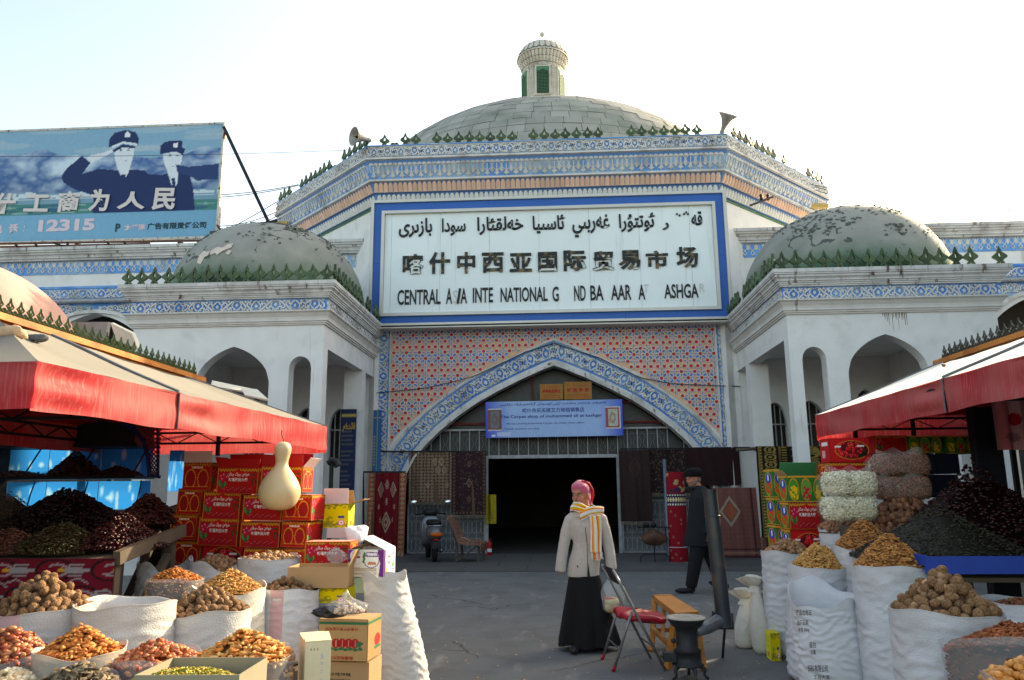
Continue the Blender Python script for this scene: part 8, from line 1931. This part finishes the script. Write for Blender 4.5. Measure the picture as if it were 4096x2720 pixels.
MB().bar(p0_+Vector((.0, 0, -.02)), gnd(2900, 2640)+Vector((0, .1, 0)), .02).build('pipe_support', CI, st)
MB().box((p0_.x-.06, p0_.y+.06, p0_.z-.03), (p0_.x+.09, p0_.y+.2, p0_.z+.10)).build('soot_box', CI, st)

# ================================================================ people
SKIN = mat('weathered_skin', srgb(176, 112, 88), .55, .06, 9, bump=.1, bscale=60, spec=.35); LIP = mat('lip_skin', srgb(150, 78, 70), .5, .05, 9); EYE = mat('eye_white', srgb(200, 196, 190), .3, 0); IRIS = mat('dark_iris', srgb(26, 18, 14), .2, 0); BROW = mat('dark_brow', srgb(40, 28, 24), .8, .1, 9)
def head_frame(c, yaw, pitch=0): return Matrix.Translation(c) @ Matrix.Rotation(R(yaw), 4, 'Z') @ Matrix.Rotation(R(pitch), 4, 'X')
def emb(mb, M, c, s, n=16, m_=10):
    q = el(MB(), (0, 0, 0), s, n, m_); mb.add([M @ (Vector(v)+Vector(c)) for v in q.v], q.f); return mb
def head_mesh(mb, M, k=1.0):
    S_ = lambda *a: tuple(v*k for v in a)
    for c, s in (((0, .012, .03), (.072, .088, .085)), ((0, -.02, -.03), (.060, .070, .078)), ((0, -.048, -.078), (.032, .032, .024)), ((0, -.083, .03), (.045, .018, .014)), ((.034, -.062, -.025), (.024, .022, .024)), ((-.034, -.062, -.025), (.024, .022, .024)),
                 ((0, -.092, .0), (.010, .016, .026)), ((0, -.104, -.018), (.013, .014, .011)), ((0, -.086, -.046), (.024, .012, .013)), ((.072, .015, -.005), (.012, .02, .03)), ((-.072, .015, -.005), (.012, .02, .03)), ((0, -.028, .055), (.060, .062, .045))):
        emb(mb, M, S_(*c), S_(*s))
def face_parts(par, M, k=1.0, brow=BROW):
    for sx in (-1, 1):
        mb = MB(); emb(mb, M, (sx*.029*k, -.0835*k, .008*k), (.0125*k, .007*k, .0065*k), 10, 8); mb.build('eye', EYE, par, True); mb = MB(); emb(mb, M, (sx*.029*k-.002, -.0885*k, .008*k), (.0055*k, .004*k, .0058*k), 8, 6); mb.build('iris', IRIS, par, True)
        mb = MB(); emb(mb, M, (sx*.03*k, -.0935*k, .028*k), (.020*k, .006*k, .0035*k), 8, 6); mb.build('eyebrow', brow, par, True); mb = MB(); emb(mb, M, (sx*.029*k, -.086*k, .0155*k), (.015*k, .007*k, .0028*k), 8, 6); mb.build('eyelid', SKIN, par, True)
    mb = MB(); emb(mb, M, (0, -.0965*k, -.041*k), (.020*k, .006*k, .0035*k), 10, 6); emb(mb, M, (0, -.0955*k, -.049*k), (.017*k, .006*k, .004*k), 10, 6); mb.build('lips', LIP, par, True)
def limb(mb, pts, rr, n=12): return mb.tube(pts, rr, n)
def hand(mb, w, d, side, k=1.0):
    """hanging hand from wrist w, pointing down, fingers curled round a handle"""
    w = Vector(w); emb(mb, Matrix.Translation(w), (0, -.0, -.040*k), (.020*k, .038*k, .045*k))
    for i, (dy, L) in enumerate(((-.030, .9), (-.010, 1.0), (.010, .95), (.028, .75))):
        p = w+Vector((side*.004, dy*k, -.075*k)); mb.tube([p+Vector((0, 0, .02)), p, p+Vector((-side*.006, 0, -.026*L*k)), p+Vector((-side*.028*k, 0, -.040*L*k)), p+Vector((-side*.038*k, 0, -.018*k))], [.0095*k, .009*k, .0085*k, .0078*k, .006*k], 8)
    p = w+Vector((-side*.008, -.034*k, -.03*k)); mb.tube([p+Vector((0, .02, .015)), p, p+Vector((-side*.018*k, -.012*k, -.028*k)), p+Vector((-side*.026*k, 0, -.050*k))], [.013*k, .012*k, .010*k, .007*k], 8)
# ---- woman
Y0 = 7.54; wo = empty('person', (.23, Y0, 0), label='woman in pink headscarf, striped orange and white scarf, beige coat and long black skirt', cat='person'); off = Vector((-.23, -Y0, 0))
def wb(o): o.location = off; return o
MH = head_frame((.212, Y0-.0, 1.405), -26, 6)
mb = MB(); head_mesh(mb, MH, 1.0); limb(mb, [(.245, Y0+.01, 1.36), (.255, Y0+.02, 1.22)], [.048, .052]); limb(mb, [(.255, Y0+.02, 1.26), (.26, Y0+.01, 1.0), (.235, Y0, .66)], [.09, .10, .11])
limb(mb, [(.13, Y0, 1.18), (.06, Y0-.01, .95), (.012, Y0-.03, .735)], [.038, .034, .024]); limb(mb, [(.40, Y0, 1.19), (.455, Y0-.01, .96), (.487, Y0-.04, .76)], [.038, .034, .025])
limb(mb, [(.20, Y0, .66), (.17, Y0-.04, .36), (.14, Y0-.06, .05)], [.075, .055, .04]); limb(mb, [(.29, Y0, .66), (.34, Y0+.05, .36), (.38, Y0+.10, .06)], [.075, .055, .04])
hand(mb, (.487, Y0-.045, .765), 0, 1); hand(mb, (.012, Y0-.03, .77), 0, 1, .8)
wb(remesh(mb, 'body', SKIN, wo, .0075, 2)); 
fp = empty('face', (0, 0, 0), parent=wo); fp.location = off; face_parts(fp, MH)
WOOL = mat('beige_wool_coat', srgb(182, 171, 162), .95, .07, 30, bump=.5, bscale=120, sheen=.4, flake=(srgb(120, 108, 104), 7, .74)); BLK = mat('black_skirt_cloth', srgb(16, 15, 18), .85, .15, 5, bump=.2)
mb = MB(); prof = [(.222, .150, .112, .655), (.225, .150, .112, .72), (.238, .146, .108, .80), (.255, .130, .098, .90), (.262, .128, .096, .96), (.262, .142, .104, 1.05), (.260, .156, .108, 1.13), (.258, .165, .100, 1.19), (.257, .145, .085, 1.235), (.255, .09, .07, 1.265), (.252, .055, .055, 1.29)]
n = 40; V = []; Fs = []
for cx_, rx, ry, z in prof:
    for k in range(n): a = k/n*6.2832; V.append((cx_+rx*math.cos(a)*(1+.015*math.sin(a*5)), Y0+ry*math.sin(a)-(.012 if math.sin(a) < 0 and 1.0 < z < 1.17 else 0), z))
for j in range(len(prof)-1):
    for k in range(n): k2 = (k+1) % n; Fs.append((j*n+k, j*n+k2, (j+1)*n+k2, (j+1)*n+k))
Fs.append(tuple(range(n))[::-1]); Fs.append(tuple((len(prof)-1)*n+k for k in range(n))); mb.add(V, Fs)
limb(mb, [(.155, Y0, 1.215), (.115, Y0, 1.17), (.072, Y0-.005, 1.06), (.045, Y0-.01, .94), (.022, Y0-.025, .82), (.006, Y0-.03, .70)], [.05, .062, .056, .052, .050, .052], 16)
limb(mb, [(.36, Y0, 1.225), (.40, Y0, 1.18), (.435, Y0-.005, 1.07), (.462, Y0-.01, .95), (.478, Y0-.03, .84), (.487, Y0-.04, .722)], [.05, .062, .056, .053, .050, .050], 16)
coat = wb(remesh(mb, 'coat', WOOL, wo, .009, 2))
mb = MB(); mb.tube([(.243, Y0-.098, 1.20), (.250, Y0-.122, 1.08), (.262, Y0-.108, .95), (.262, Y0-.114, .86), (.262, Y0-.121, .70)], .0022, 5); mb.poly([(.262, .80), (.254, .655), (.281, .655)], XZ(Y0-.113), 0, .008); wb(mb.build('coat_opening', mat('dark_gap', srgb(40, 36, 36), .9, .1, 5), wo))
for sx, xs_ in ((-1, .175), (1, .33)): mb = MB(); mb.poly([(xs_-.03, 1.212), (xs_+.035, 1.222), (xs_+.03*(-sx)+.0, 1.195)], XZ(Y0-.096), 0, .012); wb(mb.build('collar', WOOL, wo))
mb = MB(); emb(mb, Matrix.Identity(4), (.168, Y0-.112, .755), (.006, .004, .010), 8, 6); wb(mb.build('button', BROW, wo, True))
mb = MB(); 
def g(u, v):
    a = u*6.2832; z = .69-(.69-.052)*v; k = v**.9; pl = 1+.07*v*math.sin(a*7+1+.8*v)+.045*v*math.sin(a*13+2+v)+.02*math.sin(a*23+v*3)*v; return (.228+.024*k+(.135+.142*k)*math.cos(a)*pl, Y0+.02*k+(.105+.115*k)*math.sin(a)*pl, z+.012*v**6*math.sin(a*5))
mb.grid(g, 96, 34, closeu=True); wb(mb.build('skirt', BLK, wo, True))
SHOE = mat('dark_worn_shoe', srgb(34, 34, 38), .6, .15, 9)
for x, y, a in ((.13, Y0-.12, -10), (.37, Y0+.06, 10)):
    mb = MB(); M = Matrix.Translation((x, y, 0)) @ Matrix.Rotation(R(a), 4, 'Z'); emb(mb, M, (0, -.03, .035), (.045, .11, .038)); emb(mb, M, (0, .05, .06), (.042, .055, .055)); mb2 = MB(); wb(remesh(mb, 'shoe', SHOE, wo, .006, 2))
PINKS = mat('pink_headscarf', srgb(196, 88, 122), .65, .1, 14, bump=.35, bscale=22, col2=srgb(176, 70, 96), c2scale=9, c2lo=.45, c2hi=.6, sheen=.3)
mb = MB(); emb(mb, MH, (0, .022, .058), (.086, .104, .082), 24, 16); emb(mb, MH, (0, -.004, .078), (.078, .088, .052), 20, 12); emb(mb, MH, (.0, .055, .0), (.080, .085, .085), 20, 12); emb(mb, MH, (.0, .105, -.04), (.052, .045, .075), 16, 10); emb(mb, MH, (.03, .12, -.10), (.036, .030, .05), 14, 10); emb(mb, MH, (.064, .045, -.01), (.020, .045, .055), 14, 10); emb(mb, MH, (-.064, .045, -.01), (.020, .045, .055), 14, 10)
wb(remesh(mb, 'headscarf', PINKS, wo, .006, 2))
mb = MB(); P = [MH @ Vector(p) for p in ((.05, .0, .128), (.075, .045, .10), (.085, .085, .045), (.075, .118, -.02), (.055, .135, -.08))]; mb.tube(P, [.010, .016, .018, .016, .010], 10); wb(mb.build('scarf_red_hem', mat('red_scarf_hem', srgb(190, 24, 44), .7, .2, 9), wo, True))
mb = MB(); P = [MH @ Vector(p) for p in ((.03, -.01, .134), (.062, .035, .115), (.08, .07, .07), (.078, .09, .02))]; mb.tube(P, [.007, .010, .010, .007], 8); wb(mb.build('scarf_dark_band', BROW, wo, True))
# striped scarf
STR = [srgb(216, 212, 204), srgb(216, 212, 204), srgb(246, 110, 20), srgb(214, 176, 20), srgb(216, 212, 204), srgb(216, 212, 204), srgb(246, 110, 20), srgb(214, 176, 20), srgb(216, 212, 204), srgb(216, 212, 204)]
def strip_mesh(name, fn, nu, nv=40, th=.008):
    W2 = 40; v = []; c = []
    for j in range(nu+1):
        for i in range(W2): w_ = i/(W2-1); v.append(fn(j/nu, w_)); c.append(STR[min(9, int(w_*10))])
    i = np.arange(W2-1)[None, :]+np.arange(nu)[:, None]*W2; f = np.stack([i, i+1, i+1+W2, i+W2], -1).reshape(-1, 4)
    me = np_mesh(name, v, f, [CLOTHP], np.array(c), True); o = inst(name, me, wo); so = o.modifiers.new('t', 'SOLIDIFY'); so.thickness = th; wb(o); return o
def wrap(u, w_):        # band round the neck, rising towards the mouth
    a = -math.pi/2-.6+u*2*math.pi*1.0; rr = .085+.035*(1-w_)+.012*math.sin(w_*math.pi); ex = 1.0+.25*max(0, math.cos(a))
    z = 1.235+.085*w_-.012*math.cos(a)+.012*math.sin(a*2)+.006*math.sin(w_*14+a*2)-.02*max(0, math.cos(a)); return (.238+rr*math.cos(a)*ex, Y0-.005+rr*1.02*math.sin(a), z)
strip_mesh('neck_scarf', wrap, 60)
def drape(u, w_):        # fold lying over the shoulder on the right of the picture
    x = .20+.225*u; y = Y0-.105+.075*u**2; z = 1.195+.040*math.sin(u*2.2)+(.075*w_)*(1-.15*u); return (x, y-.02*math.sin(w_*math.pi)-.012, z-.035*(1-w_)*(1-u)+.005*math.sin(w_*12))
strip_mesh('scarf_fold', drape, 30)
def tail(u, w_): return (.287+.105*w_+.008*u+.004*math.sin(u*5), Y0-.128+.012*math.sin(w_*7+u*2)+.018*u*(1-u)*2, 1.215-.335*u)
strip_mesh('scarf_tail', tail, 40)
mb = MB(); fc = []
for k in range(30):
    x = .297+.105*k/29; mb.tube([(x, Y0-.118, .882), (x+RS.uniform(-.008, .008), Y0-.121, .85), (x+RS.uniform(-.014, .014), Y0-.122, .815+RS.uniform(-.01, .02))], .0026, 4)
    q = STR[min(9, int(k/29*10))]; fc += [q]*12
me = mb.data('scarf_fringe', CLOTHP); 
a_ = me.color_attributes.new('Col', 'FLOAT_COLOR', 'POINT'); cc = np.ones((len(me.vertices), 4), np.float32); cc[:, :3] = np.array(fc)[:len(me.vertices)]; a_.data.foreach_set('color', cc.ravel()); o = inst('scarf_fringe', me, wo); tag(o, kind='stuff'); wb(o)
# carried bag
bg_ = empty('carrier_bag', (.475, Y0-.05, .33), label='thin white plastic carrier bag with yellow and red goods held by the woman', cat='bag')
TB = mat('thin_carrier_plastic', srgb(206, 208, 212), .3, .05, 8, alpha=.3, spec=.6, bump=.6, bscale=25)
mb = MB()
def g(u, v):
    a = u*6.2832; r_ = .004+.115*math.sin(min(1, (1-v)*1.55)*math.pi/2)**1.1*(1 if v > .12 else math.sqrt(max(0, v/.12))*.9+.1); q = 1+.05*math.sin(a*5+v*4)+.03*math.sin(a*11); return (-.005+r_*math.cos(a)*q+.02*v, .55*r_*math.sin(a)*q, .365*v)
mb.grid(g, 40, 30, closeu=True); mb.build('bag_film', TB, bg_, True)
r_ = np.random.RandomState(2)
for k, (c_, p, s_) in enumerate(((srgb(226, 196, 90), (-.04, 0, .06), (.05, .04, .05)), (srgb(220, 160, 60), (.04, .01, .055), (.05, .04, .045)), (srgb(232, 214, 150), (0, -.01, .11), (.07, .045, .04)), (srgb(210, 40, 30), (-.02, -.02, .135), (.065, .03, .012)), (srgb(190, 130, 50), (0, .0, .03), (.06, .04, .03)))):
    mb = MB(); emb(mb, Matrix.Identity(4), p, s_); mb.build('packet', mat('packet_colour_%s' % ('yellow', 'orange', 'cream', 'red', 'brown')[k], c_, .5, .15, 9), bg_, True)
for sx in (-1, 1): MB().tube([(.012+sx*.01, 0, .36), (.014+sx*.012, -.01*sx, .385), (.012, 0, .40)], .004, 5).build('handle', TB, bg_)
# ---- man walking away to the left
Y1 = 11.6; mx = 2.05; ma = empty('person', (mx, Y1, 0), label='bearded man in black fur hat and long dark coat walking left behind the stovepipe', cat='person'); off2 = Vector((-mx, -Y1, 0))
def mbd(o): o.location = off2; return o
MH2 = head_frame((1.99, Y1, 1.595), -74, 4); BEARD = mat('grey_beard', srgb(120, 112, 106), .9, .2, 40, bump=.5, bscale=90); FUR = mat('black_fur', srgb(9, 9, 10), .95, .3, 30, bump=1.0, bscale=60); DCOAT = mat('dark_coat_cloth', srgb(25, 28, 32), .85, .12, 6, bump=.3, bscale=70); DTRS = mat('black_trouser_cloth', srgb(22, 22, 26), .85, .12, 6)
mb = MB(); head_mesh(mb, MH2, 1.06); limb(mb, [(2.02, Y1, 1.54), (2.08, Y1, 1.42)], [.055, .06]); limb(mb, [(2.09, Y1, 1.44), (2.09, Y1, 1.1), (2.06, Y1, .9)], [.11, .13, .12])
limb(mb, [(2.05, Y1-.05, .92), (1.94, Y1-.08, .48), (1.86, Y1-.10, .10)], [.09, .065, .045]); limb(mb, [(2.08, Y1+.06, .92), (2.20, Y1+.10, .48), (2.32, Y1+.14, .12)], [.09, .065, .045])
limb(mb, [(2.16, Y1-.17, 1.36), (2.20, Y1-.20, 1.08), (2.12, Y1-.20, .83)], [.045, .04, .03]); limb(mb, [(2.05, Y1+.18, 1.36), (1.98, Y1+.2, 1.08), (1.92, Y1+.2, .83)], [.045, .04, .03]); hand(mb, (2.12, Y1-.20, .84), 0, 1); hand(mb, (1.92, Y1+.2, .84), 0, 1)
mbd(remesh(mb, 'body', SKIN, ma, .011, 1)); fp = empty('face', (0, 0, 0), parent=ma); fp.location = off2; face_parts(fp, MH2, 1.06, BEARD)
mb = MB(); emb(mb, MH2, (0, -.050, -.075), (.045, .040, .040)); emb(mb, MH2, (.05, -.01, -.045), (.020, .04, .04)); emb(mb, MH2, (-.05, -.01, -.045), (.020, .04, .04)); emb(mb, MH2, (0, -.095, -.040), (.03, .010, .006)); mbd(remesh(mb, 'beard', BEARD, ma, .007, 1))
mb = MB(); emb(mb, MH2, (0, .055, -.01), (.075, .055, .055)); mbd(remesh(mb, 'hair', BEARD, ma, .008, 1))
mb = MB(); q = MB().lathe([(.001, .165), (.07, .16), (.105, .145), (.125, .11), (.13, .07), (.12, .045), (.09, .035), (.001, .035)], n=40, rf=lambda t, z: 1+.03*math.sin(t*9+z*60)+.02*math.sin(t*17)); mb.add([MH2 @ (Vector(v)+Vector((0, .012, .0))) for v in q.v], q.f); mbd(mb.build('fur_hat', FUR, ma, True))
mb = MB(); prof = [(2.03, .235, .20, .645), (2.045, .225, .195, .80), (2.07, .20, .18, 1.0), (2.095, .20, .19, 1.18), (2.11, .195, .21, 1.32), (2.11, .165, .19, 1.40), (2.085, .10, .11, 1.46), (2.06, .07, .07, 1.50)]
V = []; Fs = []
for cx_, rx, ry, z in prof:
    for k in range(n): a = k/n*6.2832; V.append((cx_+rx*math.cos(a)*(1+.02*math.sin(a*4)), Y1+ry*math.sin(a), z))
for j in range(len(prof)-1):
    for k in range(n): k2 = (k+1) % n; Fs.append((j*n+k, j*n+k2, (j+1)*n+k2, (j+1)*n+k))
Fs.append(tuple(range(n))[::-1]); Fs.append(tuple((len(prof)-1)*n+k for k in range(n))); mb.add(V, Fs)
limb(mb, [(2.14, Y1-.13, 1.40), (2.18, Y1-.19, 1.34), (2.22, Y1-.21, 1.10), (2.16, Y1-.21, .92), (2.12, Y1-.20, .82)], [.06, .075, .066, .062, .062], 16); limb(mb, [(2.05, Y1+.13, 1.40), (2.03, Y1+.18, 1.34), (1.98, Y1+.2, 1.08), (1.93, Y1+.2, .82)], [.06, .075, .066, .06], 16)
mb.tube([(1.985+.075*math.cos(t), Y1+.075*math.sin(t), 1.475+.015*math.cos(t)) for t in [i*.5236+.0 for i in range(13)]], .022, 8); mbd(remesh(mb, 'coat', DCOAT, ma, .012, 2))
mb = MB(); limb(mb, [(2.03, Y1-.05, .80), (1.95, Y1-.08, .48), (1.865, Y1-.10, .12), (1.86, Y1-.10, .085)], [.125, .10, .082, .078], 16); limb(mb, [(2.10, Y1+.06, .80), (2.20, Y1+.10, .48), (2.32, Y1+.14, .14), (2.33, Y1+.14, .10)], [.125, .10, .080, .075], 16); mbd(remesh(mb, 'trousers', DTRS, ma, .012, 2))
for x, y, r2 in ((1.80, Y1-.10, 0), (2.30, Y1+.14, 22)):
    mb = MB(); M = Matrix.Translation((x, y, .0 if r2 == 0 else .03)) @ Matrix.Rotation(R(r2), 4, 'Y'); emb(mb, M, (-.05, 0, .04), (.13, .048, .038)); emb(mb, M, (.06, 0, .065), (.06, .045, .065)); mbd(remesh(mb, 'shoe', SHOE, ma, .008, 2))
